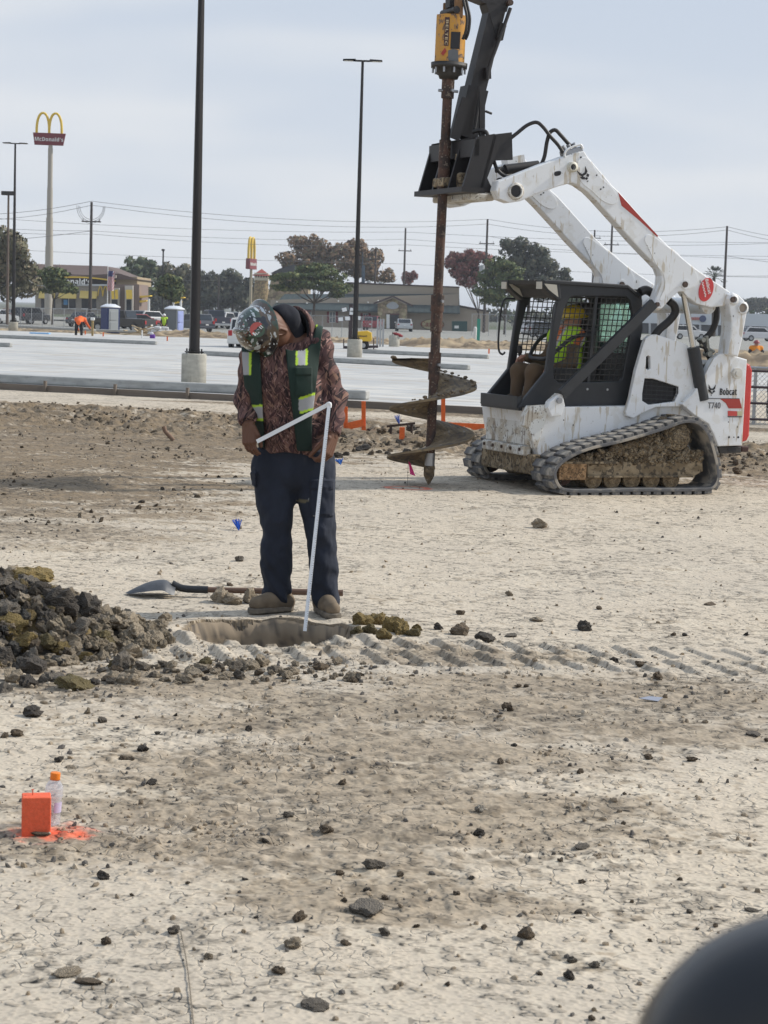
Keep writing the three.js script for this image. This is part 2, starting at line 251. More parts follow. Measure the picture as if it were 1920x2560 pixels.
const poleM = std([0.022, 0.02, 0.02], 0.5, { metalness: 0.4 }), footM = new THREE.MeshStandardMaterial({ color: rgb(0.5, 0.48, 0.42), map: rep(concT, 2, 1), bumpMap: NZ, bumpScale: 0.006, roughness: 0.92 });
function lampPost(p, label, h = 9.6, turn = -SITE * 0.5, baseH = 0.62, r = 0.26) {
  const t = thing('parking_lot_light', label, 'lamp post', p, turn, 'light poles on concrete drums');
  part('concrete_base', lathe([[0, 0], [r, 0], [r, baseH - 0.02], [r - 0.02, baseH], [0, baseH]], 28), footM, t);
  const ped = part('pole', new THREE.CylinderGeometry(0.062, 0.135, h, 4, 1).rotateY(Math.PI / 4).translate(0, baseH + h / 2, 0), poleM, t);
  part('base_plate', [rbx(0.34, 0.03, 0.34, 0.008, 0, baseH + 0.03, 0), ...[[-1, -1], [1, 1], [-1, 1], [1, -1]].map(([a, b]) => new THREE.CylinderGeometry(0.018, 0.018, 0.1, 6).translate(a * 0.13, baseH + 0.05, b * 0.13))], poleM, ped);
  for (const s of [-1, 1]) { const a = part('lamp_arm', bx(0.24, 0.06, 0.05, s * 0.14, baseH + h - 0.02, 0), poleM, t); const hd = part('lamp_head', prism([[0, 0.03], [0.42, 0.015], [0.44, -0.02], [0, -0.03]], 0.3, -0.15).scale(s, 1, 1), poleM, a); if (s < 0) hd.geometry.index || hd.geometry.attributes.position; hd.position.set(s * 0.24, baseH + h, 0); part('lamp_lens', bx(0.3, 0.006, 0.22, s * 0.24, -0.035, 0), std([0.5, 0.5, 0.46], 0.3), hd); }
  return t;
}
lampPost(G(484, 958, slabTop), 'tall black square light pole rising out of the frame from a concrete drum', 9.6, 0.3);
lampPost(G(886, 893, slabTop), 'black two-headed light pole on a concrete drum beside the yellow generator', 9.55, 0.02);
lampPost(G(33, 830, 0), 'black two-headed light pole on a scuffed concrete drum by the street fence', 9.7, 0.05, 0.55);
{ const p = W(18, 800, 182); p.y = far(182); const t = thing('street_light', 'thin brown street light with one flat box head beside the leafy roadside tree', 'street light', p); part('pole', new THREE.CylinderGeometry(0.09, 0.14, 12, 8).translate(0, 6, 0), std([0.11, 0.08, 0.06], 0.7), t); part('lamp_head', rbx(1.25, 0.36, 0.5, 0.04, 0, 12.05, 0), poleM, t); }
{ const t = thing('concrete_drum', 'short concrete pole base with a red rag draped on top', 'pole base', G(985, 872, 0)); part('drum', lathe([[0, 0], [0.25, 0], [0.25, 0.62], [0, 0.64]], 24), footM, t); for (const [a, b] of [[-0.1, 0.1], [0.1, 0.1], [0.1, -0.1], [-0.1, -0.1]]) part('anchor_bolt', rod(V(a, 0.6, b), V(a, 0.78, b), 0.014), poleM, t);
  const r = top('red_rag', boxUV(new THREE.SphereGeometry(0.2, 14, 8).scale(1.3, 0.4, 1)), std([0.2, 0.02, 0.025], 0.95), 'dark red cloth lying on the short concrete pole base', 'cloth'); r.position.copy(t.position).add(V(0.16, 0.66, 0)); r.rotation.z = -0.3; }

// orange batter boards, stakes, flags
const orangeM = new THREE.MeshStandardMaterial({ color: rgb(0.86, 0.16, 0.03), map: SPECK, bumpMap: NZ, bumpScale: 0.003, roughness: 0.75 });
function batter(label, posts, rails, d) {
  const t = thing('batter_board', label, 'batter board', W(posts[0][0], posts[0][2], d), 0, 'orange batter boards staked in the dirt'), o = t.position;
  for (const [x, y0, y1, dd = d] of posts) { const a = W(x, y1 + 14, dd), b = W(x, y0, dd); part('post', boxUV(bar(a.sub(o), b.sub(o), 0.06, 0.075, V(0, 0, 1)), 3), orangeM, t); }
  for (const [x0, y0, x1, y1, d1 = d] of rails) part('rail', boxUV(bar(W(x0, y0, d).sub(o).add(V(0, 0, 0.055)), W(x1, y1, d1).sub(o).add(V(0, 0, 0.055)), 0.03, 0.1), 3), orangeM, t);
}
batter('orange painted board on two stakes beyond the crouching worker\'s elbow', [[864, 1017, 1080], [909, 1003, 1074]], [[866, 1066, 909, 1056]], 28.4);
batter('orange painted board with one tall stake partly behind the auger flight', [[1108, 993, 1056]], [[1098, 1063, 1210, 1068, 29.6]], 29.5);
{ const o = W(1000, 1065, 27.5), t = thing('rebar_chair', 'low rusty steel bar bridge standing on two legs in the dirt', 'steel bar', o); const m = std([0.05, 0.03, 0.022], 0.8); part('bar', bar(W(967, 1066, 27.5).sub(o), W(1038, 1058, 27.5).sub(o), 0.04, 0.03), m, t); for (const [x, y] of [[977, 1066], [1029, 1060]]) part('leg', rod(W(x, y, 27.5).sub(o), W(x, y + 28, 27.5).sub(o), 0.018), m, t); }
{ const t = top('marker_stub', boxUV(bx(0.07, 0.16, 0.05), 3), orangeM, 'tiny orange wooden stake stub in the churned dirt', 'stake'); t.position.copy(W(1005, 1083, 26.5)); }
function flag(label, foot, topPx, col, w, h, brush, group) {
  const p = foot, q = W(topPx[0], topPx[1], -p.z), t = thing('marking_flag', label, 'marker flag', p, 0, group); const m = std(col, 0.6, { side: THREE.DoubleSide });
  if (!brush) { part('wire', rod(V(0, -0.05, 0), q.clone().sub(p), 0.0022), std([0.1, 0.09, 0.08], 0.5), t); const g = new THREE.PlaneGeometry(w, h, 6, 6), a = g.attributes.position; for (let i = 0; i < a.count; i++) { const u = a.getX(i) / w + 0.5, v = a.getY(i) / h + 0.5; a.setXYZ(i, u * w * (0.35 + 0.65 * (1 - v)) + 0.02 * (1 - v), (v - 1) * h - u * 0.02, 0.012 * Math.sin(u * 5 + v * 3)); } g.computeVertexNormals(); const f = part('pennant', g, m, t); f.position.copy(q).sub(p); }
  else { const list = [], r = rng(brush); for (let i = 0; i < 26; i++) { const a = r() * 6.28, s = 0.45 * r(); list.push(bar(V(0, 0, 0), V(Math.cos(a) * s * w - 0.2 * w, h * (0.75 + 0.3 * r()), Math.sin(a) * s * w), 0.006, 0.0015, V(Math.sin(a), 0, Math.cos(a)))); } part('bristles', list, m, t); }
}
const gy = (p) => { p.y = gh(p.x, p.z); return p; };
flag('small pink survey flag on a wire in front of the auger', gy(G(1018, 1216, 0)), [1021, 1152], [0.72, 0.05, 0.26], 0.055, 0.13, 0);
flag('bright blue plastic whisker marker standing in the pale dirt', gy(G(597, 1326, 0)), [0, 0], [0.01, 0.1, 0.55], 0.09, 0.085, 5);
flag('pale blue plastic whisker marker lying over beside the standing worker', gy(G(852, 1163, 0)), [0, 0], [0.02, 0.14, 0.5], 0.16, 0.07, 6);
flag('blue marker whisker behind the low steel bar', gy(G(998, 1062, 0)), [0, 0], [0.03, 0.09, 0.4], 0.14, 0.16, 9);

// ================================================================ FAR SIDE: BUILDINGS, TREES, CARS, WIRES
const mm = (d) => d / FOC;
function facade(o, d, pts, depth, holes) { return prism(pts.map(([x, y]) => { const p = W(x, y, d).sub(o); return [p.x, p.y]; }), depth, -d - o.z - depth, holes); }   // outline given in pixels on the upright plane at distance d, running back from it
const quad = (x0, y0, x1, y1) => [[x0, y1], [x1, y1], [x1, y0], [x0, y0]];
const brickT = tex(256, (u, v) => { const y = v * 32, x = u * 16 + (Math.floor(y) % 2) * 0.5, j = (y % 1 < 0.14 || x % 1 < 0.07) ? 0.75 : 0.85 + 0.3 * hash(Math.floor(x), Math.floor(y), 3); return [toS(j * 0.9), toS(j * 0.9), toS(j * 0.9)]; }, true);
const stoneT = tex(256, (u, v) => { let b = 9, id = 0; const P = 9, x = u * P, y = v * P; for (let j = -1; j < 2; j++) for (let i = -1; i < 2; i++) { const a = ((Math.floor(x) + i) % P + P) % P, c = ((Math.floor(y) + j) % P + P) % P, d = (Math.floor(x) + i + hash(a, c, 1) - x) ** 2 + (Math.floor(y) + j + hash(a, c, 2) - y) ** 2; if (d < b) { b = d; id = a * 31 + c; } } const k = 0.45 + 0.6 * hash(id, 5, 5) - 0.3 * b; return [toS(k), toS(k * (0.82 + 0.15 * hash(id, 2, 9))), toS(k * 0.66)]; }, true);
const glassD = new THREE.MeshStandardMaterial({ color: rgb(0.012, 0.017, 0.024), roughness: 0.12, metalness: 0.0 });
const whiteP = std([0.7, 0.7, 0.68], 0.6), yellowP = std([0.72, 0.49, 0.05], 0.6), awningP = std([0.62, 0.47, 0.14], 0.7), tanW = std([0.36, 0.31, 0.25], 0.9), darkTrim = std([0.06, 0.045, 0.05], 0.8);
const upright = (t) => { t.userData.d = -t.position.z; return t; };

// ---- fast-food restaurant with the brown roof
{
  const d = 240, o = W(180, 778, d); o.y = far(d) - 0.1; const t = thing('fast_food_restaurant', 'fast-food restaurant with brown hip roof, yellow awnings and a large name sign', 'restaurant', o);
  const brick = new THREE.MeshStandardMaterial({ color: rgb(0.34, 0.31, 0.27), map: rep(brickT, 0.5), roughness: 0.95 }), brown = std([0.12, 0.085, 0.075], 0.9), band = std([0.035, 0.028, 0.03], 0.8), siding = new THREE.MeshStandardMaterial({ color: rgb(0.2, 0.15, 0.13), roughness: 0.9 });
  part('wall', boxUV(facade(o, d, quad(88, 713, 276, 786), 16)), brick, t); part('side_wing', boxUV(facade(o, d - 1.2, quad(273, 711, 348, 786), 9)), siding, t);
  for (let i = 0; i < 9; i++) part('siding_board', facade(o, d - 1.28, quad(274, 714 + i * 6.6, 347, 719.6 + i * 6.6), 0.06), siding, t);
  part('upper_band', facade(o, d + 0.4, quad(82, 686, 290, 714), 15), band, t); part('upper_wall', facade(o, d + 0.5, quad(288, 692, 343, 714), 14), std([0.34, 0.27, 0.17], 0.85), t);
  const rf = [[58, 688], [66, 657], [250, 663], [300, 684], [347, 699], [347, 701]].map(([x, y]) => W(x, y, d).sub(o)), back = V(0, 0, -9);
  const rg = prism([[rf[0].x, rf[0].y - 0.3], [rf[4].x, rf[4].y], [rf[3].x, rf[3].y], [rf[2].x, rf[2].y], [rf[1].x, rf[1].y]], 16, -16);
  { const a = rg.attributes.position; for (let i = 0; i < a.count; i++) if (a.getZ(i) > -0.1 && a.getY(i) > rf[3].y + 0.1) a.setZ(i, -5); rg.computeVertexNormals(); }
  const roof = part('roof', rg, brown, t);
  for (const [x0, y0, x1, y1] of [[85, 659, 88, 656], [147, 662, 150, 660], [97, 660, 99, 657]]) part('vent', facade(o, d + 4, quad(x0, y1, x1, y0), 0.5), whiteP, roof);
  const arc = []; for (let i = 0; i <= 14; i++) { const x = 84 + i * 14.6; arc.push([x, 704 - 13 * Math.sin(Math.PI * Math.min(1, (x - 84) / 250 + 0.1))]); } for (let i = 14; i >= 0; i--) arc.push([arc[i][0], arc[i][1] + 3.4]);
  part('yellow_arch_trim', facade(o, d - 0.1, arc.reverse(), 0.5), yellowP, t);
  part('cornice', facade(o, d - 0.25, quad(88, 710.5, 282, 715), 0.5), std([0.5, 0.52, 0.54], 0.6), t);
  const sg = part('sign_lettering', text("McDonald's", 0.66, 0.1, font, 0.95), std([0.8, 0.8, 0.78], 0.5), t); sg.position.copy(W(177, 703, d - 0.35).sub(o)); sg.rotation.z = 0.0;
  for (const [a, b] of [[99, 138], [148, 192], [201, 243]]) { const aw = part('awning', prism([[0, 0], [0.62, -0.82], [0.62, -0.9], [0, -0.9]], (b - a) * mm(d)).rotateY(-Math.PI / 2), awningP, t); aw.position.copy(W(b, 728, d).sub(o)); }
  for (const [a, b] of [[103, 138], [154, 189], [204, 240]]) { const w = part('window', facade(o, d - 0.06, quad(a, 744, b, 772), 0.1), glassD, t); part('window_frame', [facade(o, d - 0.14, quad(a - 1, 771, b + 1, 773), 0.12), facade(o, d - 0.14, quad((a + b) / 2 - 0.5, 744, (a + b) / 2 + 0.5, 771), 0.12)], whiteP, w); }
  part('window_poster', facade(o, d - 0.17, quad(159, 749, 169, 762), 0.03), std([0.05, 0.2, 0.4], 0.5), t);
  { const arch = (k) => tube([[0, 0], [0.13, 0.62], [0.34, 1], [0.55, 0.62], [0.66, 0.05]].map(([x, y]) => V(k + x * 0.9, y * 1.25, 0)), 0.06, 14, 5); const m = part('golden_arches', [arch(-0.6), arch(0)], yellowP, t); m.position.copy(W(257, 741, d - 0.3).sub(o)); }
  for (const [x, w] of [[281, 17], [318, 14]]) { const b = part('entry_bay', facade(o, d - 2, quad(x - 6, x < 300 ? 720 : 714, x + w, 782), 1), std([0.5, 0.47, 0.42], 0.7), t); for (const k of [0, 1]) { const s = part('shutter_awning', bx(0.34, 1.15, 0.06), yellowP, b); s.position.copy(W(x + 1 + k * w * 0.55, 736, d - 2.4).sub(o)); s.rotation.x = -0.35; s.rotation.z = 0.12; } part('bay_door', facade(o, d - 2.1, quad(x - 2, 749, x + w - 4, 778), 0.1), glassD, b); }
  for (const [x, y, w] of [[362, 745, 26], [357, 757, 18], [443, 749, 32], [441, 760, 20]]) { const c = part('drive_canopy', prism([[-w * mm(d) / 2, 0], [w * mm(d) / 2, 0.22], [w * mm(d) / 2, 0.34], [-w * mm(d) / 2, 0.24]], 2.2, -2.2), yellowP, t); c.position.copy(W(x, y, d - 1).sub(o)); }
  for (const x of [372, 433, 452]) part('canopy_post', rod(W(x, 747, d - 2).sub(o), W(x, 779, d - 2).sub(o), 0.14), whiteP, t);
  part('rooftop_unit', facade(o, d - 0.6, quad(272, 688, 290, 695), 2), std([0.4, 0.36, 0.3], 0.7), t);
}
// ---- the tall roadside sign
function arches(sc) { const path = (k) => { const pts = []; for (let i = 0; i <= 18; i++) { const a = i / 18 * Math.PI; pts.push(V(k - Math.cos(a) * 0.5, Math.pow(Math.sin(a), 0.72) * 1.9, 0)); } return pts; }; return [tube(path(-0.5).map((p) => p.multiplyScalar(sc)), 0.115 * sc, 34, 6), tube(path(0.5).map((p) => p.multiplyScalar(sc)), 0.115 * sc, 34, 6)]; }
{
  const d = 225, o = W(121, 780, d); o.y = far(d); const s = mm(d), t = thing('roadside_sign', 'tall roadside sign with yellow double arches over a dark red name panel', 'sign', o, 0.12);
  const at = (x, y) => W(x, y, d).sub(o); const steel = std([0.36, 0.33, 0.28], 0.7);
  const cuts = [[800, 0.46], [618, 0.4], [545, 0.33], [470, 0.28], [372, 0.24], [362, 0.2]]; for (let i = 0; i + 1 < cuts.length; i++) part('pole_section', new THREE.CylinderGeometry(cuts[i][1] * 0.94, cuts[i][1], (cuts[i][0] - cuts[i + 1][0]) * s, 16).translate(0, (at(121, cuts[i][0]).y + at(121, cuts[i + 1][0]).y) / 2, 0), steel, t);
  const p = part('name_panel', prism([[-1.78, 0.66], [1.82, 0.66], [1.55, -0.66], [-1.6, -0.66]], 0.5, -0.25, [], 0.03), std([0.16, 0.012, 0.022], 0.5), t); p.position.copy(at(123, 348)); p.position.z = 0; part('lettering', text("McDonald's", 0.42, 0.04, font, 0.98), whiteP, p).position.set(0, -0.02, 0.26);
  const m = part('golden_arches', arches(1.38), yellowP, t); m.position.copy(at(123, 335)); m.position.z = 0; m.scale.y = 0.87;
}
{
  const d = 330, o = W(626, 760, d); o.y = far(d); const t = thing('roadside_sign', 'distant narrow sign seen edge-on with a tall yellow arch above a red panel', 'sign', o, 1.38); const at = (x, y) => W(x, y, d).sub(o);
  part('pole', rod(V(0, 0, 0), V(0, at(626, 672).y, 0), 0.3, 0.22), std([0.4, 0.34, 0.24], 0.7), t); const m = part('golden_arches', arches(1.9), yellowP, t); m.position.set(0, at(626, 650).y, 0); const p = part('name_panel', bx(4.4, 1.7, 0.7), std([0.2, 0.02, 0.03], 0.5), t); p.position.set(0, at(626, 660).y, 0); part('lettering', text("McDonald's", 0.5, 0.04), whiteP, p).position.set(0, 0, 0.36);
}
// ---- restaurant with the green metal roof
{
  const d = 265, o = W(950, 825, d); o.y = far(d) - 0.1; const t = thing('green_roof_restaurant', 'long tan restaurant with green metal roof, stone gable entrance and oval sign', 'restaurant', o);
  const green = std([0.052, 0.072, 0.072], 0.55, { metalness: 0.2 }), stone = new THREE.MeshStandardMaterial({ color: rgb(0.42, 0.38, 0.34), map: rep(stoneT, 0.32), roughness: 0.95 }), trim = std([0.09, 0.03, 0.03], 0.8), pane = std([0.12, 0.15, 0.17], 0.2);
  part('wall', boxUV(facade(o, d, [[676, 835], [1147, 840], [1147, 735], [676, 750]], 14)), tanW, t);
  part('parapet', facade(o, d + 2.5, [[866, 740], [1148, 742], [1148, 718], [866, 706]], 9), std([0.3, 0.27, 0.22], 0.9), t); part('parapet_cap', facade(o, d + 2.4, [[864, 708.5], [1149, 719.5], [1149, 716.5], [864, 705]], 9.4), std([0.03, 0.02, 0.025], 0.8), t);
  const roofPoly = (pts) => { const g = facade(o, d - 1.4, pts, 1.2), a = g.attributes.position; return g; };
  const roof = part('roof', [facade(o, d - 1.5, [[675, 774], [1150, 785], [1150, 782], [675, 771]], 1.6), (() => { const A = [[675, 772], [1150, 783]].map(([x, y]) => W(x, y, d - 1.5).sub(o)), B = [[712, 735], [1148, 735]].map(([x, y]) => W(x, y, d + 2.4).sub(o)); const g = new THREE.BufferGeometry(); g.setAttribute('position', new THREE.BufferAttribute(new Float32Array([A[0], A[1], B[1], A[0], B[1], B[0]].flatMap((p) => [p.x, p.y, p.z])), 3)); g.computeVertexNormals(); g.setAttribute('uv', new THREE.BufferAttribute(new Float32Array(12), 2)); return g; })()], green, t);
  for (let i = 0; i < 34; i++) { const f = i / 33, a = W(lerp(680, 1147, f), lerp(771, 782, f), d - 1.55).sub(o), b = W(lerp(716, 1146, f), 735.5, d + 2.3).sub(o); part('roof_seam', bar(a, b, 0.05, 0.06), green, roof); }
  for (const [x, y] of [[692, 755], [767, 758], [810, 751], [846, 753], [920, 756], [945, 752]]) { const l = part('roof_lamp', new THREE.SphereGeometry(0.11, 8, 6), whiteP, roof); l.position.copy(W(x, y, d - 0.35).sub(o)); }
  const en = part('entrance_gable', boxUV(facade(o, d - 2.6, [[944, 826], [1018, 828], [1018, 764], [982, 745], [944, 760]], 4)), stone, t);
  part('gable_trim', [bar(W(934, 759, d - 2.9).sub(o), W(982, 741, d - 2.9).sub(o), 0.5, 0.22), bar(W(982, 741, d - 2.9).sub(o), W(1032, 765, d - 2.9).sub(o), 0.5, 0.22)], std([0.07, 0.05, 0.05], 0.8), en);
  const pq = part('entrance_plaque', facade(o, d - 2.75, smoothLoop([[966, 764], [982, 754], [997, 765], [990, 772], [972, 771]]).reverse(), 0.12), std([0.36, 0.38, 0.4], 0.6), en);
  part('door_opening', facade(o, d - 2.66, quad(975, 787, 997, 826), 0.1), glassD, en); part('door_frame', [facade(o, d - 2.72, quad(970, 784, 999, 787), 0.1)], trim, en); part('door_leaf', facade(o, d - 2.85, quad(966, 786, 974, 821), 0.08, []), whiteP, en);
  const win = (x0, y0, x1, y1, sh) => { const w = part('window', facade(o, d - 0.08, quad(x0, y0, x1, y1), 0.1), pane, t); const fr = []; for (const f of [0, 0.5, 1]) fr.push(facade(o, d - 0.14, quad(lerp(x0, x1, f) - 0.5, y0, lerp(x0, x1, f) + 0.5, y1), 0.1)); for (const f of [0, 0.5, 1]) fr.push(facade(o, d - 0.16, quad(x0, lerp(y0, y1, f) - 0.5, x1, lerp(y0, y1, f) + 0.5), 0.1)); part('window_frame', fr, whiteP, w); if (sh) for (const x of [x0 - 7, x1 + 1]) part('shutter', facade(o, d - 0.12, quad(x, y0 - 1, x + 6, y1 + 1), 0.1), std([0.17, 0.02, 0.025], 0.7), w); };
  win(726, 777, 752, 795); win(756, 778, 778, 796); win(824, 780, 838, 806, true); win(908, 784, 920, 803, true); part('eave_trim', facade(o, d - 1.62, [[676, 776], [778, 779], [778, 776], [676, 773]], 0.2), trim, t);
  const ov = []; for (let i = 0; i < 28; i++) { const a = i / 28 * 6.283; ov.push([1081 + 30 * Math.cos(a), 811 - 14 * Math.sin(a)]); } const ov2 = ov.map(([x, y]) => [1081 + (x - 1081) * 0.92, 811 + (y - 811) * 0.88]);
  const sgn = part('oval_sign', facade(o, d - 0.14, ov, 0.12), std([0.11, 0.1, 0.06], 0.7), t); part('sign_face', facade(o, d - 0.2, ov2, 0.06), std([0.5, 0.45, 0.26], 0.7), sgn); const lt = part('lettering', text("Carlo's", 0.66, 0.03, serif, 0.95), std([0.26, 0.06, 0.03], 0.6), sgn); lt.position.copy(W(1081, 810, d - 0.26).sub(o));
  part('low_wing', boxUV(facade(o, d + 0.3, [[1147, 838], [1222, 838], [1222, 778], [1147, 764]], 10)), tanW, t); part('wing_coping', facade(o, d, [[1146, 767], [1223, 781], [1223, 777], [1146, 762]], 10.5), std([0.05, 0.035, 0.03], 0.8), t);
  const tw = part('upper_storey', boxUV(facade(o, d + 6, [[664, 770], [770, 770], [770, 684], [680, 684]], 9)), stone, t); part('upper_roof', facade(o, d + 5, [[676, 683], [775, 683], [770, 678], [735, 661], [700, 671]], 11), std([0.05, 0.055, 0.06], 0.8), tw);
  part('rooftop_unit', [facade(o, d + 4, quad(904, 664, 912, 712), 1), facade(o, d + 4, quad(906, 630, 908, 664), 0.3)], std([0.06, 0.09, 0.12], 0.5), t);
  part('oil_tank_enclosure', facade(o, d - 6, quad(1131, 803, 1168, 834), 3), std([0.012, 0.055, 0.05], 0.6), t); part('enclosure_notice', facade(o, d - 6.06, quad(1136, 814, 1147, 821), 0.05), whiteP, t);
}
{ // stone tower with a tiled lantern roof
  const d = 290, o = W(650, 790, d); o.y = far(d); const t = thing('stone_tower', 'rough stone tower topped by a small white lantern with red tile roof', 'tower', o); const at = (x, y) => W(x, y, d).sub(o), m = new THREE.MeshStandardMaterial({ color: rgb(0.36, 0.3, 0.22), map: rep(stoneT, 6, 4), roughness: 0.95 });
  part('shaft', new THREE.CylinderGeometry(0.95, 1.5, at(650, 697).y, 14).translate(0.1, at(650, 697).y / 2, 0), m, t); const l = part('lantern', bx(2.0, 1.05, 2.0, 0.1, at(650, 692).y, 0), std([0.55, 0.5, 0.38], 0.8), t); for (let i = 0; i < 5; i++) part('lantern_window', bx(0.18, 0.34, 0.05, -0.65 + i * 0.38, at(650, 691).y, 1.01), darkTrim, l);
  part('tile_roof', new THREE.ConeGeometry(1.75, 1.0, 4).rotateY(0.7).translate(0.1, at(650, 679).y - 0.1, 0), std([0.24, 0.045, 0.03], 0.8), t);
}
{ // white commercial building beyond the machine
  const d = 320, o = W(1790, 826, d); o.y = far(d); const t = thing('white_shop_building', 'low white flat-roofed shop with dark glazed front and a red and blue sign', 'shop', o);
  part('fascia', facade(o, d, [[1560, 806], [2100, 822], [2100, 790], [1560, 776]], 20), std([0.62, 0.64, 0.68], 0.7), t); part('glazed_front', facade(o, d + 0.6, [[1560, 836], [2100, 850], [2100, 822], [1560, 806]], 15), std([0.05, 0.055, 0.07], 0.3), t); for (let i = 0; i < 12; i++) part('column', facade(o, d - 0.2, quad(1580 + i * 42, 806 + i * 1.2, 1585 + i * 42, 838 + i * 1.2), 0.4), std([0.5, 0.5, 0.52], 0.7), t);
  part('sign_roundel', [new THREE.CylinderGeometry(0.55, 0.55, 0.1, 18).rotateX(Math.PI / 2).translate(...W(1757, 797, d - 0.2).sub(o).toArray())], std([0.03, 0.05, 0.14], 0.5), t); for (let i = 0; i < 5; i++) part('sign_mark', facade(o, d - 0.15, quad(1726 + i * 5, 793, 1729.5 + i * 5, 800), 0.1), std([0.45, 0.06, 0.03], 0.5), t);
}
// ---- trees: many small leaf faces through the crown, trunks and limbs
const leafMats = {};
function crown(clumps, leaf, per, seed, cols) {
  const r = rng(seed), pos = [], col = [], nor = [];
  for (const [cx, cy, cz, rx, ry = rx, rz = rx] of clumps) {
    const n = Math.round(per * rx * ry / (leaf * leaf));
    for (let i = 0; i < n; i++) {
      const a = r() * 6.283, b = Math.acos(2 * r() - 1), q = 0.55 + 0.5 * Math.sqrt(r()), dir = V(Math.sin(b) * Math.cos(a), Math.cos(b), Math.sin(b) * Math.sin(a));
      const c = V(cx + dir.x * rx * q, cy + dir.y * ry * q, cz + dir.z * rz * q), s = leaf * (0.55 + 0.9 * r()), e1 = V(r() - 0.5, r() - 0.5, r() - 0.5).normalize(), e2 = dir.clone().add(V(r() - 0.5, r() - 0.5, r() - 0.5)).cross(e1).normalize(), k = mix3(cols[0], cols[1], r()), v = cols[2] && r() < 0.18 ? cols[2] : k;
      for (const [x, y] of [[-1, -0.5], [1, -0.4], [0.1, 1]]) { pos.push(c.x + (e1.x * x + e2.x * y) * s, c.y + (e1.y * x + e2.y * y) * s, c.z + (e1.z * x + e2.z * y) * s); nor.push(dir.x, dir.y, dir.z); col.push(...v); }
    }
  }
  const g = new THREE.BufferGeometry(); g.setAttribute('position', new THREE.BufferAttribute(new Float32Array(pos), 3)); g.setAttribute('color', new THREE.BufferAttribute(new Float32Array(col), 3)); g.setAttribute('normal', new THREE.BufferAttribute(new Float32Array(nor), 3)); return g;
}
const leafM = new THREE.MeshStandardMaterial({ vertexColors: true, roughness: 0.8, side: THREE.DoubleSide }), barkM = std([0.07, 0.055, 0.042], 0.95);
const GREEN = [[0.04, 0.065, 0.03], [0.085, 0.115, 0.045], [0.12, 0.13, 0.05]], DARK = [[0.04, 0.05, 0.036], [0.08, 0.092, 0.055], [0.11, 0.1, 0.06]], PINE = [[0.04, 0.07, 0.024], [0.1, 0.13, 0.035], [0.16, 0.16, 0.05]], RUST = [[0.14, 0.085, 0.045], [0.25, 0.155, 0.08], [0.11, 0.1, 0.05]], RED = [[0.15, 0.045, 0.045], [0.25, 0.1, 0.085], [0.11, 0.08, 0.05]], OLIVE = [[0.08, 0.085, 0.045], [0.15, 0.135, 0.075], [0.2, 0.16, 0.1]];
// blobs in pixels: [x, y, rx, ry]; foot pixel x; d metres away
function tree(name, label, d, footX, blobs, cols, seed, o2 = {}) {
  const y0 = far(d), o = W(footX, 800, d); o.y = y0; const t = thing(name, label, 'tree', o, 0, o2.group), s = mm(d), r = rng(seed * 7 + 1), cl = [], lim = [];
  const mids = blobs.map(([x, y, rx, ry = rx]) => { const p = W(x, y, d).sub(o); p.z = (r() - 0.5) * rx * s * 1.2; return [p, rx * s * 1.18, ry * s * 1.18]; });
  for (const [p, rx, ry] of mids) { const k = o2.sub ?? 15; for (let i = 0; i < k; i++) { const a = r() * 6.283, q = 0.25 + 0.6 * Math.sqrt(r()); cl.push([p.x + Math.cos(a) * rx * q, p.y + Math.sin(a) * ry * q * 0.9, p.z + (r() - 0.5) * rx * 1.2, rx * (0.3 + 0.3 * r()), ry * (0.28 + 0.3 * r()), rx * 0.5]); } }
  const minY = Math.min(...mids.map(([p, , ry]) => p.y - ry * 0.5)), topY = Math.max(...mids.map(([p]) => p.y)), tr = (o2.trunk ?? 4) * s;
  const fork = V(r() * 0.2, Math.max(0.6, o2.fork ? W(0, o2.fork, d).y - y0 : minY), 0);
  lim.push(rod(V(0, -0.3, 0), fork, tr, tr * 0.7, 8)); for (const [p, rx] of mids) { const m = fork.clone().lerp(p, 0.5).add(V(0, -0.12 * rx, 0)); lim.push(rod(fork, m, tr * 0.5, tr * 0.34, 6), rod(m, p, tr * 0.34, tr * 0.14, 6)); for (let i = 0; i < 3; i++) lim.push(rod(p, p.clone().add(V((r() - 0.5) * rx * 1.5, r() * rx * 0.8, (r() - 0.5) * rx)), tr * 0.14, tr * 0.04, 5)); }
  part('trunk', lim, barkM, t); part('crown', crown(cl, o2.leaf ?? 0.145, o2.per ?? 7, seed, cols), leafM, t); return t;
}
tree('leafy_tree', 'big dark green roadside tree with hanging branches by the thin street light', 188, -10, [[5, 640, 45, 50], [40, 660, 38, 40], [25, 705, 55, 35], [-30, 650, 40, 50], [50, 620, 18, 20]], OLIVE, 3, { trunk: 6, per: 7 });
tree('pine_tree', 'small flat-layered pine standing in front of the brown-roofed restaurant', 205, 130, [[118, 680, 30, 11], [140, 690, 26, 12], [128, 706, 34, 8], [155, 716, 30, 8], [125, 725, 40, 6], [170, 728, 20, 5]], PINE, 4, { trunk: 2.6, fork: 745, per: 7 });
tree('leafy_tree', 'round dark tree crown rising highest behind the brown-roofed restaurant', 330, 340, [[338, 668, 26, 22], [330, 690, 30, 22], [365, 672, 24, 20], [350, 720, 30, 30]], GREEN, 5, {per: 7, leaf: 0.3 });
tree('leafy_tree', 'dull green tree between the restaurant and the tall black light pole', 340, 420, [[410, 685, 26, 22], [450, 690, 28, 24], [430, 720, 40, 30], [470, 700, 20, 30]], OLIVE, 6, {per: 7, leaf: 0.3 });
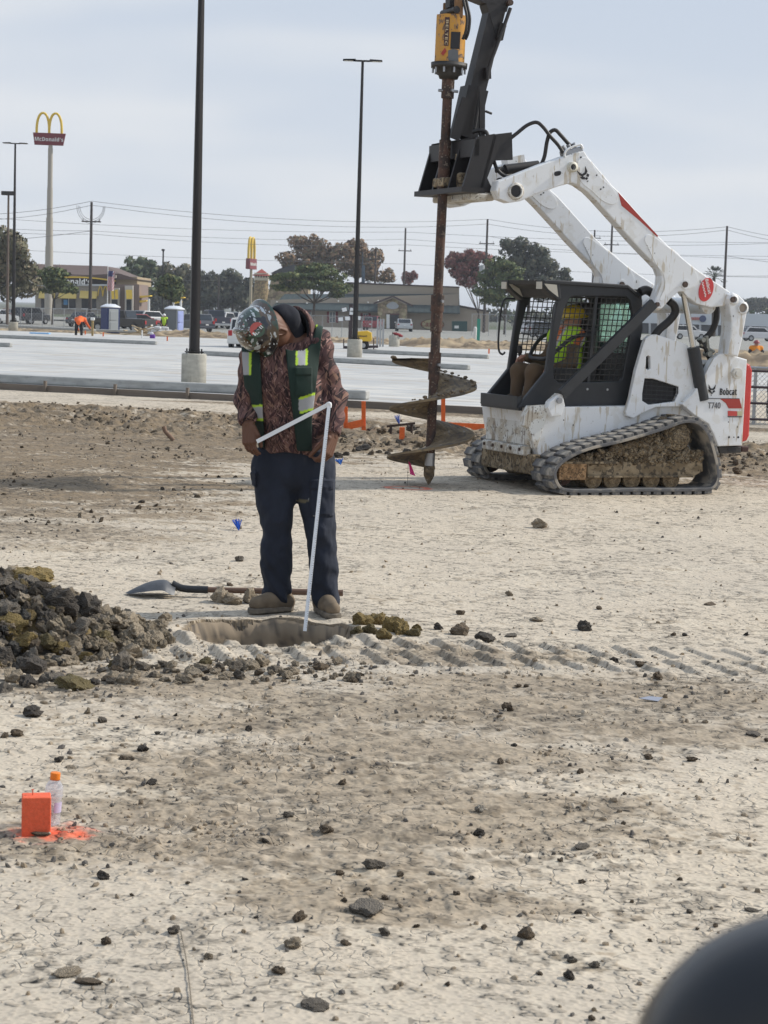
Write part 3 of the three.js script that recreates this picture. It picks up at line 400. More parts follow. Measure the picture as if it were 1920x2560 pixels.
tree('pine_tree', 'young round-topped pine behind the grey portable toilet', 200, 427, [[425, 702, 20, 14], [418, 715, 24, 14], [440, 718, 18, 16], [430, 735, 24, 14]], PINE, 7, { trunk: 2, fork: 760, per: 7 });
for (const [x, y, r, sd] of [[508, 708, 30, 11], [548, 712, 26, 12], [580, 700, 24, 13], [610, 716, 24, 15]]) tree('leafy_tree', 'hazy green tree in the row behind the parked cars', 350, x, [[x, y, r, r * 0.9], [x + 8, y + 24, r, r]], DARK, sd, {per: 7, leaf: 0.3, group: 'row of trees behind the parked cars' });
tree('autumn_tree', 'large spreading tree with rust-brown autumn leaves behind the green-roofed restaurant', 325, 800, [[770, 615, 38, 26], [745, 650, 34, 20], [800, 640, 34, 26], [850, 645, 38, 30], [895, 660, 34, 28], [920, 650, 28, 26], [955, 690, 30, 14], [890, 620, 22, 18], [730, 690, 20, 10]], RUST, 16, {per: 7, leaf: 0.26, trunk: 5, fork: 705 });
tree('pine_tree', 'broad flat-topped pine in front of the green metal roof', 222, 782, [[780, 680, 44, 14], [745, 700, 50, 14], [830, 694, 40, 16], [800, 712, 44, 12], [722, 718, 36, 8], [845, 720, 28, 12], [790, 668, 30, 8], [838, 738, 14, 6]], PINE, 17, { trunk: 4.2, fork: 735, per: 7 });
tree('red_leaf_tree', 'tree with dull red autumn leaves beside the green pine', 262, 1195, [[1150, 660, 28, 24], [1180, 640, 26, 18], [1165, 690, 30, 22], [1205, 665, 22, 26], [1135, 655, 16, 18]], RED, 18, { trunk: 3, fork: 750, per: 7 });
tree('pine_tree', 'dense green pine between the red-leaved tree and the dark oak', 235, 1262, [[1250, 670, 30, 22], [1235, 695, 36, 20], [1275, 690, 30, 20], [1220, 725, 34, 18], [1262, 735, 36, 16], [1240, 755, 30, 12]], PINE, 19, { trunk: 3.6, fork: 765, per: 7 });
tree('leafy_tree', 'dark spreading oak behind the skid loader cab', 280, 1320, [[1290, 620, 32, 20], [1330, 640, 36, 26], [1360, 680, 34, 30], [1300, 670, 36, 30], [1395, 690, 26, 18], [1340, 715, 50, 30]], DARK, 20, { trunk: 5, per: 7, leaf: 0.2 });
tree('red_leaf_tree', 'small red-leaved tree showing above the long tan parapet', 300, 1024, [[1020, 695, 14, 12], [1034, 690, 10, 10]], RED, 21, { trunk: 1.5, per: 7 });
for (const [x, sd] of [[1850, 31], [1890, 32], [1935, 33], [1975, 34]]) tree('leafy_tree', 'faint far tree in the wood line above the white shop', 620, x, [[x, 760, 26, 12], [x + 15, 766, 24, 10]], DARK, sd, {per: 7, leaf: 0.7, trunk: 1.5, group: 'distant wood line' });
for (const [x, sd] of [[1440, 35], [1500, 36]]) tree('leafy_tree', 'dark bushy tree glimpsed through the skid loader cab mesh', 250, x, [[x, 770, 30, 22], [x - 14, 788, 30, 16]], GREEN, sd, {per: 7, trunk: 2, group: 'bushy trees behind the cab' });
for (let i = 0; i < 16; i++) { const x = 1040 + i * 60, y = 785 + (i % 3) * 4; tree('leafy_tree', 'low distant dark tree on the skyline behind the machine', 430, x, [[x, y, 40, 12], [x + 20, y + 8, 34, 12]], i % 2 ? DARK : GREEN, 60 + i, { per: 3.2, leaf: 0.5, trunk: 1.5, group: 'low trees along the skyline behind the machine' }); }
for (let i = 0; i < 9; i++) { const x = 300 + i * 42, y = 735 + (i % 3) * 6; tree('leafy_tree', 'distant dull tree filling the skyline behind the parked cars', 420, x, [[x, y, 34, 22], [x + 12, y + 16, 34, 18]], i % 2 ? OLIVE : DARK, 90 + i, { per: 3.2, leaf: 0.45, trunk: 1.5, group: 'skyline trees behind the parked cars' }); }
{ // fan palm
  const d = 300, o = W(1785, 800, d); o.y = far(d); const t = thing('palm_tree', 'lone fan palm rising behind the rear of the white loader arm', 'palm tree', o), tp = W(1785, 694, d).sub(o), r = rng(8), fr = [];
  part('trunk', rod(V(0, 0, 0), tp, 0.3, 0.24, 8), barkM, t);
  for (let i = 0; i < 34; i++) { const a = r() * 6.283, e = -0.5 + 1.9 * r(), L = 1.2, c = V(Math.cos(a) * Math.cos(e), Math.sin(e), Math.sin(a) * Math.cos(e)), m = tp.clone().addScaledVector(c, L); fr.push(rod(tp, m, 0.03, 0.02, 4)); for (let k = -3; k <= 3; k++) { const s = c.clone().cross(V(0, 1, 0.2)).normalize(), q = c.clone().multiplyScalar(Math.cos(k * 0.3)).addScaledVector(s, Math.sin(k * 0.3)); fr.push(bar(m, m.clone().addScaledVector(q, 0.85).add(V(0, -0.25, 0)), 0.1, 0.01)); } }
  part('crown', fr, std([0.035, 0.05, 0.024], 0.7), t);
}
// ---- vehicles in the car parks
const tyreM = std([0.012, 0.012, 0.013], 0.9), rimM = std([0.4, 0.41, 0.42], 0.35, { metalness: 0.6 });
function vehicle(kind, label, colr, foot, d, turn, group) {
  const o = W(foot, 800, d); o.y = far(d); const t = thing(kind === 'pickup' ? 'pickup_truck' : 'parked_car', label, kind === 'pickup' ? 'truck' : 'car', o, turn, group);
  const P = { suv: { L: 4.6, w: 1.85, body: [[-2.3, 0.35], [2.3, 0.35], [2.3, 0.75], [2.15, 0.98], [1.15, 1.08], [-2.2, 1.1], [-2.3, 0.8]], cab: [[-2.15, 1.05], [1.1, 1.05], [0.45, 1.66], [-1.75, 1.7]], ax: [-1.38, 1.42], r: 0.36 }, sedan: { L: 4.7, w: 1.82, body: [[-2.35, 0.32], [2.35, 0.32], [2.35, 0.66], [2.2, 0.84], [1.0, 0.95], [-1.6, 0.98], [-2.3, 0.94], [-2.38, 0.6]], cab: [[-1.75, 0.93], [1.0, 0.93], [0.25, 1.44], [-1.0, 1.46]], ax: [-1.4, 1.45], r: 0.33 }, pickup: { L: 5.8, w: 2.0, body: [[-2.9, 0.5], [2.9, 0.5], [2.9, 1.0], [2.75, 1.18], [1.2, 1.24], [-2.9, 1.22]], cab: [[-0.95, 1.2], [1.2, 1.2], [0.65, 1.9], [-0.75, 1.93]], ax: [-1.85, 1.85], r: 0.42 } }[kind];
  const pm = new THREE.MeshPhysicalMaterial({ color: rgb(...colr), roughness: 0.35, clearcoat: 0.8, clearcoatRoughness: 0.08 });
  part('body', prism(P.body, P.w, -P.w / 2, [], 0.06), pm, t);
  const sh = prism(P.cab, P.w - 0.22, -(P.w - 0.22) / 2, [], 0.05); part('cabin', sh, pm, t);
  const cx = P.cab.reduce((a, p) => a + p[0], 0) / 4, cy = P.cab.reduce((a, p) => a + p[1], 0) / 4, inn = P.cab.map(([x, y]) => [cx + (x - cx) * 0.86, cy + (y - cy) * 0.74]); part('side_glass', prism(inn, P.w - 0.19, -(P.w - 0.19) / 2), glassD, t);
  for (const [i, j] of [[0, 3], [1, 2]]) { const a = P.cab[i], b = P.cab[j], A = V(lerp(a[0], b[0], 0.12), lerp(a[1], b[1], 0.12), 0), B = V(lerp(a[0], b[0], 0.88), lerp(a[1], b[1], 0.88), 0); const g = bar(A, B, P.w - 0.42, 0.03, V(0, 0, 1).cross(B.clone().sub(A)).normalize()); part(i ? 'windscreen' : 'rear_glass', g.translate(i ? 0.02 : -0.02, 0.012, 0), glassD, t); }
  for (const x of P.ax) for (const s of [-1, 1]) { const w = part('wheel', lathe([[P.r * 0.6, -0.11], [P.r, -0.11], [P.r, 0.11], [P.r * 0.6, 0.11]], 20).rotateX(Math.PI / 2), tyreM, t); w.position.set(x, P.r, s * (P.w / 2 - 0.1)); part('rim', new THREE.CylinderGeometry(P.r * 0.62, P.r * 0.62, 0.2, 14).rotateX(Math.PI / 2), rimM, w); }
  for (const s of [-1, 1]) { part('tail_light', rbx(0.06, kind === 'sedan' ? 0.14 : 0.3, 0.22, 0.02, -P.L / 2 + 0.01, kind === 'sedan' ? 0.8 : 0.92, s * (P.w / 2 - 0.16)), std([0.35, 0.01, 0.015], 0.3), t); part('headlight', rbx(0.08, 0.16, 0.36, 0.03, P.L / 2 - 0.03, 0.72, s * (P.w / 2 - 0.26)), std([0.6, 0.62, 0.65], 0.15), t); part('side_mirror', rbx(0.12, 0.14, 0.2, 0.04, P.cab[1][0] - 0.15, P.cab[1][1] + 0.1, s * (P.w / 2 + 0.06)), pm, t); }
  part('bumper', [rbx(0.14, 0.24, P.w - 0.1, 0.05, P.L / 2, 0.45, 0), rbx(0.14, 0.24, P.w - 0.1, 0.05, -P.L / 2, 0.45, 0)], kind === 'pickup' ? rimM : pm, t); part('number_plate', bx(0.02, 0.12, 0.3, -P.L / 2 - 0.08, 0.7, 0), whiteP, t); return t;
}
const CP = 'cars in the restaurant car parks';
vehicle('suv', 'black suv parked tail-on behind the street fence', [0.012, 0.014, 0.018], 76, 205, 1.15, CP); vehicle('sedan', 'red car parked between the black suv and the roadside tree', [0.25, 0.012, 0.02], 36, 207, 1.3, CP); vehicle('sedan', 'silver car at the foot of the roadside tree', [0.4, 0.42, 0.44], -2, 200, 1.2, CP); vehicle('sedan', 'dark grey sedan beyond the stooping worker in orange', [0.03, 0.032, 0.042], 214, 198, 1.2, CP);
vehicle('pickup', 'large black pickup truck beside the blue portable toilet', [0.012, 0.012, 0.013], 306, 172, Math.PI - 0.45); vehicle('sedan', 'red and white car behind the black pickup bed', [0.3, 0.03, 0.03], 352, 196, 0.6, CP); vehicle('suv', 'silver suv between the pickup and the portable toilet', [0.45, 0.46, 0.48], 378, 205, 0.9, CP); vehicle('suv', 'dark blue suv partly hidden by the tall black light pole', [0.015, 0.02, 0.035], 486, 190, 2.2, CP); vehicle('suv', 'white suv parked beyond the camouflage hard hat', [0.6, 0.6, 0.6], 562, 215, 1.3, CP); vehicle('suv', 'second white suv beside the hard hat', [0.6, 0.6, 0.6], 590, 230, 1.4, CP); vehicle('pickup', 'navy pickup near the hard hat', [0.02, 0.025, 0.05], 535, 210, 2.0, CP);
vehicle('suv', 'red car parked beside the stone gable entrance', [0.25, 0.02, 0.03], 932, 240, 1.45, CP); vehicle('sedan', 'pale silver sedan parked before the restaurant doors', [0.5, 0.52, 0.52], 1010, 236, 1.62, CP); vehicle('suv', 'dark car behind the loader cab mesh', [0.02, 0.03, 0.04], 1370, 215, 0.3, CP); vehicle('suv', 'white car behind the loader cab mesh', [0.55, 0.56, 0.6], 1345, 235, 0.2, CP); vehicle('suv', 'white van behind the loader lift cylinder', [0.6, 0.6, 0.6], 1720, 240, 0.3, CP); vehicle('suv', 'white car by the shop beside the loader', [0.6, 0.6, 0.62], 1900, 245, 0.2, CP);
{ const t = vehicle('suv', 'white utility vehicle with black tyres half hidden behind the bending worker', [0.6, 0.6, 0.58], 626, 82, 1.5); t.scale.setScalar(0.74); }
// ---- portable toilets
function toilet(label, foot, d, turn, a, b, doorC) {
  const o = W(foot, 832, d); o.y = far(d); const t = thing('portable_toilet', label, 'portable toilet', o, turn, 'portable toilets');
  part('cabin', rbx(1.15, 2.05, 1.15, 0.03, 0, 1.07, 0), std(a, 0.6), t); const rp = [[0, 0.32], [0.35, 0.3], [0.72, 0.1], [0.74, 0.03], [0.7, 0], [0, 0]].reverse(); part('roof', lathe(rp, 4).rotateY(Math.PI / 4).scale(1.18, 1, 1.18).translate(0, 2.1, 0), std([0.62, 0.65, 0.7], 0.5), t);
  const d0 = part('door', rbx(0.06, 1.85, 0.86, 0.02, 0.59, 1.08, 0), std(doorC, 0.6), t); part('door_panel', [rbx(0.03, 0.7, 0.62, 0.02, 0.63, 1.45, 0), rbx(0.03, 0.62, 0.62, 0.02, 0.63, 0.62, 0)], std(doorC, 0.55), d0); part('door_handle', rbx(0.04, 0.12, 0.04, 0.01, 0.66, 1.08, 0.34), darkTrim, d0); part('skid', [bx(1.3, 0.08, 0.12, 0, 0.03, 0.5), bx(1.3, 0.08, 0.12, 0, 0.03, -0.5)], darkTrim, t);
}
toilet('navy blue portable toilet with pale grey door and white domed roof', 275, 165, -0.95, [0.012, 0.03, 0.13], [0.1, 0.1, 0.2], [0.36, 0.39, 0.4]); toilet('grey portable toilet with lavender blue door and white roof', 435, 163, -0.45, [0.13, 0.15, 0.17], 0, [0.28, 0.34, 0.62]);
// ---- fences
const galv = std([0.38, 0.39, 0.4], 0.5, { metalness: 0.6 });
function chainFence(label, a, b, h, n, mesh) {          // a, b ground points
  const t = thing('chain_link_fence', label, 'fence', a), u = b.clone().sub(a);
  for (let i = 0; i <= n; i++) { const p = u.clone().multiplyScalar(i / n); part('post', rod(p.clone().add(V(0, -0.1, 0)), p.clone().add(V(0, h, 0)), 0.03), galv, t); }
  part('top_rail', rod(V(0, h, 0), u.clone().add(V(0, h, 0)), 0.024), galv, t); const ws = [], L = u.length(), st = mesh; const e = u.clone().normalize();
  for (let s = -h; s < L; s += st) { const q = (s0, y) => e.clone().multiplyScalar(s0).add(V(0, y + lerp(0, u.y, s0 / L) - e.y * s0, 0)); const A0 = Math.max(0, s), A1 = Math.min(L, s + h); if (A1 > A0) { ws.push(bar(q(A0, A0 - s), q(A1, A1 - s), 0.006, 0.006)); ws.push(bar(q(A0, h - (A0 - s)), q(A1, h - (A1 - s)), 0.006, 0.006)); } }
  part('wire_mesh', ws, galv, t);
}
const gp = (px, d) => { const p = W(px, 800, d); p.y = far(d); return p; };
chainFence('long chain-link fence between the building site and the street', gp(-80, 186), gp(300, 178), 1.85, 14, 0.35); chainFence('chain-link fence in front of the green-roofed restaurant', gp(640, 190), gp(930, 182), 1.9, 12, 0.35); chainFence('tall chain-link enclosure beside the tan restaurant wing', gp(1180, 214), gp(1330, 210), 2.3, 7, 0.4);
{ const a = W(1800, 1100, 34), b = W(2050, 1100, 33); a.y = b.y = 0; chainFence('chain-link fence behind the rear bumper of the loader', a, b, 0.95, 3, 0.085); }
{ const o = W(1880, 1000, 33); o.y = 0; const t = thing('stacked_pipes', 'stack of grey concrete pipes and black bars behind the fence', 'pipes', o); for (let i = 0; i < 3; i++) part('pipe', lathe([[0.15, -1.6], [0.2, -1.6], [0.2, 1.6], [0.15, 1.6]], 20).rotateZ(Math.PI / 2).translate(2.1, 0.27 + i * 0.34, -1.2), kerbM, t); for (let i = 0; i < 4; i++) part('bar', rod(V(-0.15, 0.15 + i * 0.26, 0.6), V(2.5, 0.12 + i * 0.26, 0.6), 0.022), darkTrim, t); }
// ---- utility poles and wires
const woodP = std([0.06, 0.05, 0.045], 0.95), wireM = std([0.12, 0.12, 0.13], 0.7);
const tops = {};
function utility(key, label, x, yTop, d, h0, arms, extra) {
  const tp = W(x, yTop, d), o = V(tp.x, far(d), tp.z), H = tp.y - o.y, t = thing('utility_pole', label, 'utility pole', o, 0, 'utility poles along the streets'); part('pole', rod(V(0, 0, 0), V(0, H, 0), 0.19, 0.12, 8), woodP, t); tops[key] = tp;
  for (const a of arms) { const c = part('cross_arm', bx(1.9, 0.12, 0.12, 0, H - a, 0), woodP, t); for (const s of [-1, 1]) part('insulator', rod(V(s * 0.8, H - a, 0), V(s * 0.8, H - a + 0.3, 0), 0.06, 0.05, 6), galv, c); }
  for (const [sx, dy] of extra ?? []) part('transformer', new THREE.CylinderGeometry(0.34, 0.34, 1.0, 12).translate(sx, H - dy, 0.25), std([0.34, 0.36, 0.37], 0.5), t);
}
utility('a', 'tall utility pole beside the fast-food restaurant with looping jumper wires', 229, 505, 198, 0, [1.9]); utility('b', 'utility pole rising behind the flat tan parapet', 1014, 570, 285, 0, [3.2]); utility('c', 'dark utility pole carrying round transformers above the red-leaved tree', 1219, 548, 250, 0, [3.0], [[-0.5, 6.2], [0.55, 6.3]]); utility('d', 'utility pole seen between the two loader lift arms', 1531, 556, 255, 0, [2.8]); utility('e', 'bare utility pole behind the rear of the loader arm', 1818, 565, 235, 0, []); utility('f', 'short utility pole with transformers behind the green-roofed restaurant', 940, 618, 300, 0, [1.8], [[-0.9, 5.5], [0.9, 5.6]]); utility('g', 'thin dark utility pole among the hazy trees', 547, 692, 320, 0, []); utility('h', 'utility pole with short cross arm behind the far lift arm', 1487, 575, 300, 0, [1.2]);
{ const o = W(405, 800, 215); o.y = far(215); const t = thing('car_park_lamp', 'slim dark car park lamp in front of the round pine', 'lamp post', o); const H = W(405, 625, 215).y - o.y; part('pole', rod(V(0, 0, 0), V(0, H, 0), 0.11, 0.08, 8), poleM, t); part('lamp_head', rbx(0.3, 0.2, 0.5, 0.03, 0, H, 0.1), poleM, t); }
function wire(pts, sag) { const list = []; for (let i = 0; i + 1 < pts.length; i++) { const [x0, y0, d0] = pts[i], [x1, y1, d1] = pts[i + 1], a = W(x0, y0, d0), b = W(x1, y1, d1), q = []; for (let k = 0; k <= 8; k++) { const f = k / 8; q.push(a.clone().lerp(b, f).add(V(0, -sag * 4 * f * (1 - f), 0))); } list.push(tube(q, 0.021, 16, 4)); } top('overhead_wire', list, wireM, 'thin overhead power line strung between the utility poles', 'power line', 'overhead power lines'); }
for (const [p, s] of [[[[-300, 520, 210], [229, 503, 198], [1219, 548, 250], [1818, 567, 235], [2300, 600, 230]], 1.0], [[[-300, 532, 210], [229, 513, 198], [1219, 560, 250], [1818, 575, 235], [2300, 612, 230]], 1.1], [[[-300, 523, 230], [1014, 580, 285], [2300, 600, 280]], 0.8], [[[-300, 538, 230], [229, 577, 240], [1014, 598, 285], [2300, 660, 280]], 0.5], [[[-300, 545, 230], [229, 585, 240], [1014, 612, 285], [2300, 640, 270]], 0.6], [[[-300, 605, 260], [1014, 660, 300], [2300, 700, 290]], 0.4], [[[1219, 590, 250], [1531, 612, 255], [2300, 585, 240]], 0.5], [[[1818, 640, 235], [2300, 690, 235]], 0.3], [[[300, 696, 300], [547, 700, 320], [640, 700, 320]], 0.2], [[[1818, 690, 235], [2300, 670, 235]], 0.3], [[[229, 577, 198], [-300, 610, 190]], 0.4]]) wire(p, s);
{ const c = tops.a, list = []; for (const k of [0, 1, 2]) { const q = []; for (let i = 0; i <= 10; i++) { const a = Math.PI * (1 + i / 10); q.push(V(c.x + Math.cos(a) * (1.15 + k * 0.12), c.y - 0.4 + Math.sin(a) * (1.3 + 0.2 * k), c.z + k * 0.2)); } list.push(tube(q, 0.02, 20, 4)); } top('jumper_wire', list, wireM, 'looping jumper wires at the top of the utility pole by the restaurant', 'power line'); }
// ---- flag on its pole
{ const d = 236, o = W(268, 785, d); o.y = far(d); const t = thing('flagpole', 'white flagpole with a limp striped flag before the restaurant', 'flagpole', o), H = W(268, 664, d).y - o.y; part('pole', rod(V(0, 0, 0), V(0, H, 0), 0.06, 0.05, 8), whiteP, t);
  const g = new THREE.PlaneGeometry(0.75, 2.3, 8, 26), a = g.attributes.position, red = [0.42, 0.02, 0.035], wh = [0.62, 0.62, 0.62], bl = [0.02, 0.03, 0.14]; paint(g, (x, y) => y > 0.45 && x < 0.15 ? bl : Math.floor((x * 1.7 + y * 0.6 + 9) / 0.15) % 2 ? red : wh); for (let i = 0; i < a.count; i++) a.setZ(i, 0.14 * Math.sin(a.getX(i) * 14 + a.getY(i))); g.computeVertexNormals(); const f = part('flag', g, vcol(0.8, { side: THREE.DoubleSide }), t); f.position.set(0.4, W(268, 702, d).y - o.y, 0); f.rotation.z = -0.08; }
// ---- yellow light tower trailer
{
  const o = G(902, 879, 0), t = thing('light_tower', 'yellow trailer-mounted generator with a cluster of floodlights beside the light pole', 'generator', o); const s = mm(-o.z), at = (x, y) => W(x, y, -o.z).sub(o), yel = new THREE.MeshPhysicalMaterial({ color: rgb(0.68, 0.42, 0.02), roughness: 0.45, clearcoat: 0.3 });
  const b = [[886, 852], [892, 829], [918, 827], [929, 832], [930, 850], [926, 854]].map(([x, y]) => { const p = at(x, y); return [p.x, p.y]; }); part('engine_cover', prism(b.reverse(), 1.4, -1.4, [], 0.03), yel, t); const l = part('lettering', text('Allmand', 0.07, 0.01), darkTrim, t); l.position.copy(at(906, 840)); l.position.z = 0.012;
  part('chassis', bar(at(858, 869).setZ(-0.7), at(945, 867).setZ(-0.7), 0.9, 0.1), darkTrim, t); for (const z of [-0.15, -1.3]) { const w = part('wheel', lathe([[0.1, -0.09], [0.24, -0.09], [0.24, 0.09], [0.1, 0.09]], 18).rotateX(Math.PI / 2).translate(at(908, 864).x, 0.26, z), tyreM, t); part('rim', new THREE.CylinderGeometry(0.13, 0.13, 0.16, 12).rotateX(Math.PI / 2).translate(at(908, 864).x, 0.26, z), rimM, w); }
  for (const x of [934, 859]) part('stabiliser_leg', rod(at(x, 847).setZ(-0.3), at(x, 883).setZ(-0.3), 0.025), darkTrim, t); part('mast', bx(0.16, at(876, 760).y, 0.16, at(876, 800).x, at(876, 760).y / 2, -0.5), darkTrim, t);
  for (const [x, y, r] of [[861, 774, 0.25], [881, 775, -0.2], [852, 798, 0.1], [869, 796, 0.05], [896, 795, -0.1], [880, 782, 0]]) { const f = part('floodlight', rbx(0.24, 0.2, 0.12, 0.02), darkTrim, t); f.position.copy(at(x, y)).add(V(0, 0, 0.1)); f.rotation.z = r; part('lamp_glass', bx(0.2, 0.16, 0.01, 0, 0, 0.066), std([0.72, 0.74, 0.75], 0.25), f); }
}
{ const o = G(950, 872, 0), t = thing('guardrail_bundle', 'upright bundle of ribbed galvanised steel posts beside the yellow generator', 'steel posts', o); for (let i = 0; i < 3; i++) part('post', prism([[0, 0], [0.09, 0], [0.09, 0.03], [0.055, 0.03], [0.055, 0.09], [0.035, 0.09], [0.035, 0.03], [0, 0.03]], 1.38).rotateX(-Math.PI / 2).translate(-0.18 + i * 0.13, 0, 0), galv, t); }
{ const d = 150, p = W(1195, 858, d), q = W(1195, 797, d), t = thing('sign_post', 'bright teal sign post standing in the dirt bank', 'sign post', p); part('post', bx(0.24, q.y - p.y, 0.08, 0, (q.y - p.y) / 2, 0), std([0.03, 0.3, 0.22], 0.6), t); part('foot', bx(0.08, 0.9, 0.08, 0, -0.4, 0), galv, t); }
{ const t = top('bollard', lathe([[0, 0], [0.13, 0], [0.13, 1.0], [0.09, 1.1], [0, 1.12]], 14), whiteP, 'short white bollard beside the teal sign post', 'bollard'); t.position.copy(W(1187, 853, 155)); }
// dirt bank and rubble beyond the slab
function bank(label, x0, x1, d, h, w, seed) { const a = W(x0, 880, d), b = W(x1, 880, d); a.y = b.y = far(d); const L = a.distanceTo(b), n = Math.max(20, Math.round(L * 8)), g = new THREE.PlaneGeometry(L, w, n, 50).rotateX(-Math.PI / 2), p = g.attributes.position; for (let i = 0; i < p.count; i++) { const x = p.getX(i), z = p.getZ(i), e = (1 - (2 * z / w) ** 2) * Math.min(1, (L / 2 - Math.abs(x)) * 0.6); p.setY(i, -0.08 + Math.max(0, e) * h * (0.9 * fbm2(x * 0.5, z * 0.9, 3, seed) + 0.7 * (fbm2(x * 3, z * 3, 4, seed + 2) - 0.4))); } g.computeVertexNormals(); paint(g, (x, y, z) => mix3([0.13, 0.095, 0.06], [0.36, 0.28, 0.18], sstep(0.3, 0.7, fbm2(x * 0.7, z * 4, 5, seed + 3)))); const o = top('dirt_bank', g, vcol(0.97), label, 'dirt bank', null, 'stuff'); o.position.copy(a.add(b).multiplyScalar(0.5)); const dd = b.clone().sub(a); o.rotation.y = Math.atan2(-dd.z, dd.x); }
bank('low ridge of loose brown dirt behind the far kerb', 960, 1700, 100, 0.8, 16, 4); bank('churned brown dirt heap near the portable toilets', 330, 640, 106, 0.6, 10, 9); bank('low brown dirt verge by the street fence', -100, 300, 150, 0.7, 10, 14); bank('rough dirt rise behind the loader', 1560, 2300, 75, 0.9, 14, 19); bank('dirt verge below the green-roofed restaurant', 600, 1500, 140, 0.8, 14, 23);
{ const o = G(405, 841, 0), t = thing('sandbag_heap', 'heap of white sandbags in front of the grey portable toilet', 'sandbags', o), m = new THREE.MeshStandardMaterial({ color: rgb(0.6, 0.6, 0.6), bumpMap: NZ, bumpScale: 0.02, roughness: 0.9 }), r = rng(4); for (let k = 0; k < 3; k++) for (let i = 0; i < 4 - k; i++) { const b = part('sandbag', rbx(0.42, 0.2, 0.4, 0.09), m, t); b.position.set(-0.6 + i * 0.38 + k * 0.19 + (r() - 0.5) * 0.05, 0.1 + k * 0.17, (r() - 0.5) * 0.2); b.rotation.set((r() - 0.5) * 0.2, (r() - 0.5) * 0.6, (r() - 0.5) * 0.15); } }
{ const o = G(381, 851, 0), t = thing('cement_bag', 'small purple and white bag standing on the far kerb', 'bag', o); part('sack', rbx(0.26, 0.3, 0.2, 0.07, 0, 0.15, 0), std([0.12, 0.03, 0.28], 0.7), t); part('sack_top', rbx(0.16, 0.14, 0.16, 0.05, -0.04, 0.33, 0), std([0.6, 0.6, 0.65], 0.7), t); }
{ const o = G(355, 850, 0), t = thing('pvc_pipe', 'white capped plastic pipe sticking up behind the far kerb', 'pipe', o); part('pipe', rod(V(0, 0, 0), V(0, 0.42, 0), 0.035), whiteP, t); part('cap', rod(V(0, 0.42, 0), V(0, 0.47, 0), 0.045), whiteP, t); part('branch', rod(V(0.02, 0.08, 0), V(0.26, 0.1, 0.04), 0.03), whiteP, t); }
{ const o = G(231, 845, 0), t = thing('level_post', 'wooden survey post topped by a white level beside the worker in orange', 'post', o); part('post', bx(0.1, 0.9, 0.1, 0, 0.42, 0), std([0.32, 0.23, 0.1], 0.9), t); part('level_head', rbx(0.2, 0.14, 0.16, 0.04, 0, 0.93, 0), whiteP, t); }
{ const o = G(100, 846, 0), t = top('blue_board', bx(0.9, 0.06, 0.5, 0, 0.12, 0), std([0.2, 0.42, 0.7], 0.6), 'pale blue foam board lying on the far kerb', 'board'); t.position.copy(o); t.position.y = slabTop + 0.02; }
{ const r = rng(12), o = G(330, 838, 0), m = std([0.42, 0.33, 0.2], 0.9), t = thing('scrap_lumber', 'jumble of pale scrap boards in the dirt by the pickup', 'boards', o); for (let i = 0; i < 9; i++) { const b = part('board', bx(0.9 + r() * 0.8, 0.05, 0.1), m, t); b.position.set((r() - 0.5) * 1.8, 0.1 + r() * 0.3, (r() - 0.5) * 1.2); b.rotation.set(0, r() * 3, (r() - 0.5) * 0.7); } }
for (const [x, y] of [[203, 842], [213, 841], [258, 846], [418, 858], [1222, 890]]) { const o = top('survey_stake', bx(0.06, 0.32, 0.04, 0, 0.14, 0), orangeM, 'little orange stake standing along the far kerb', 'stake', 'orange stakes along the far kerb'); o.position.copy(G(x, y, 0)); }

// ================================================================ TRACKED SKID LOADER WITH AUGER
const TH = 23 * R, LF = V(-Math.cos(TH), 0, Math.sin(TH)), LN = V(-Math.sin(TH), 0, -Math.cos(TH)), LO = G(1590, 1236, 0);
const loaderM4 = new THREE.Matrix4().makeBasis(LF, V(0, 1, 0), LN).setPosition(LO);     // local: x forward, y up, z away to the far side; the machine is 2 m wide
const lw = (w) => (px, py) => { const r = ray(px, py), c = camera.position, t = LO.clone().addScaledVector(LN, w).sub(c).dot(LN) / r.dot(LN), p = r.multiplyScalar(t).add(c); return [p.clone().sub(LO).dot(LF), p.y]; };
const lp = (px, py, w) => { const q = lw(w)(px, py); return V(q[0], q[1], w); };
const fitText = (str, w, h, f = font, depth = 0.003) => { const g = text(str, 1, 1, f); g.computeBoundingBox(); const b = g.boundingBox; return g.scale(w / (b.max.x - b.min.x), h / (b.max.y - b.min.y), depth); };
// paints and metals
const chips = tex(1024, (u, v) => { const a = fbm2(u * 20, v * 20, 4, 3, 20), b = n2(u * 90, v * 90, 5, 90, 90), c = fbm2(u * 60, v * 9, 4, 15, 60), d = n2(u * 34, v * 34, 29, 34, 34); let k = [0.96, 0.97, 0.98]; k = mix3(k, [0.8, 0.77, 0.7], 0.45 * sstep(0.55, 0.75, a)); k = mix3(k, [0.62, 0.53, 0.4], 0.75 * sstep(0.64, 0.73, c)); if (d > 0.985 && a > 0.4) k = [0.1, 0.09, 0.08]; if (b > 0.972 && a > 0.46) k = [0.2, 0.14, 0.1]; return k.map(toS); }, true);
const muddy = tex(1024, (u, v) => { const a = fbm2(u * 12, v * 12, 5, 43, 12), b = n2(u * 80, v * 80, 45, 80, 80), c = fbm2(u * 40, v * 8, 4, 47, 40); let k = [0.9, 0.9, 0.88]; k = mix3(k, [0.62, 0.54, 0.42], sstep(0.5, 0.68, a) * 0.8); k = mix3(k, [0.2, 0.13, 0.08], sstep(0.62, 0.7, c) * 0.6); if (b > 0.84 && a > 0.4) k = mix3(k, [0.16, 0.13, 0.1], 0.8); return k.map(toS); }, true);
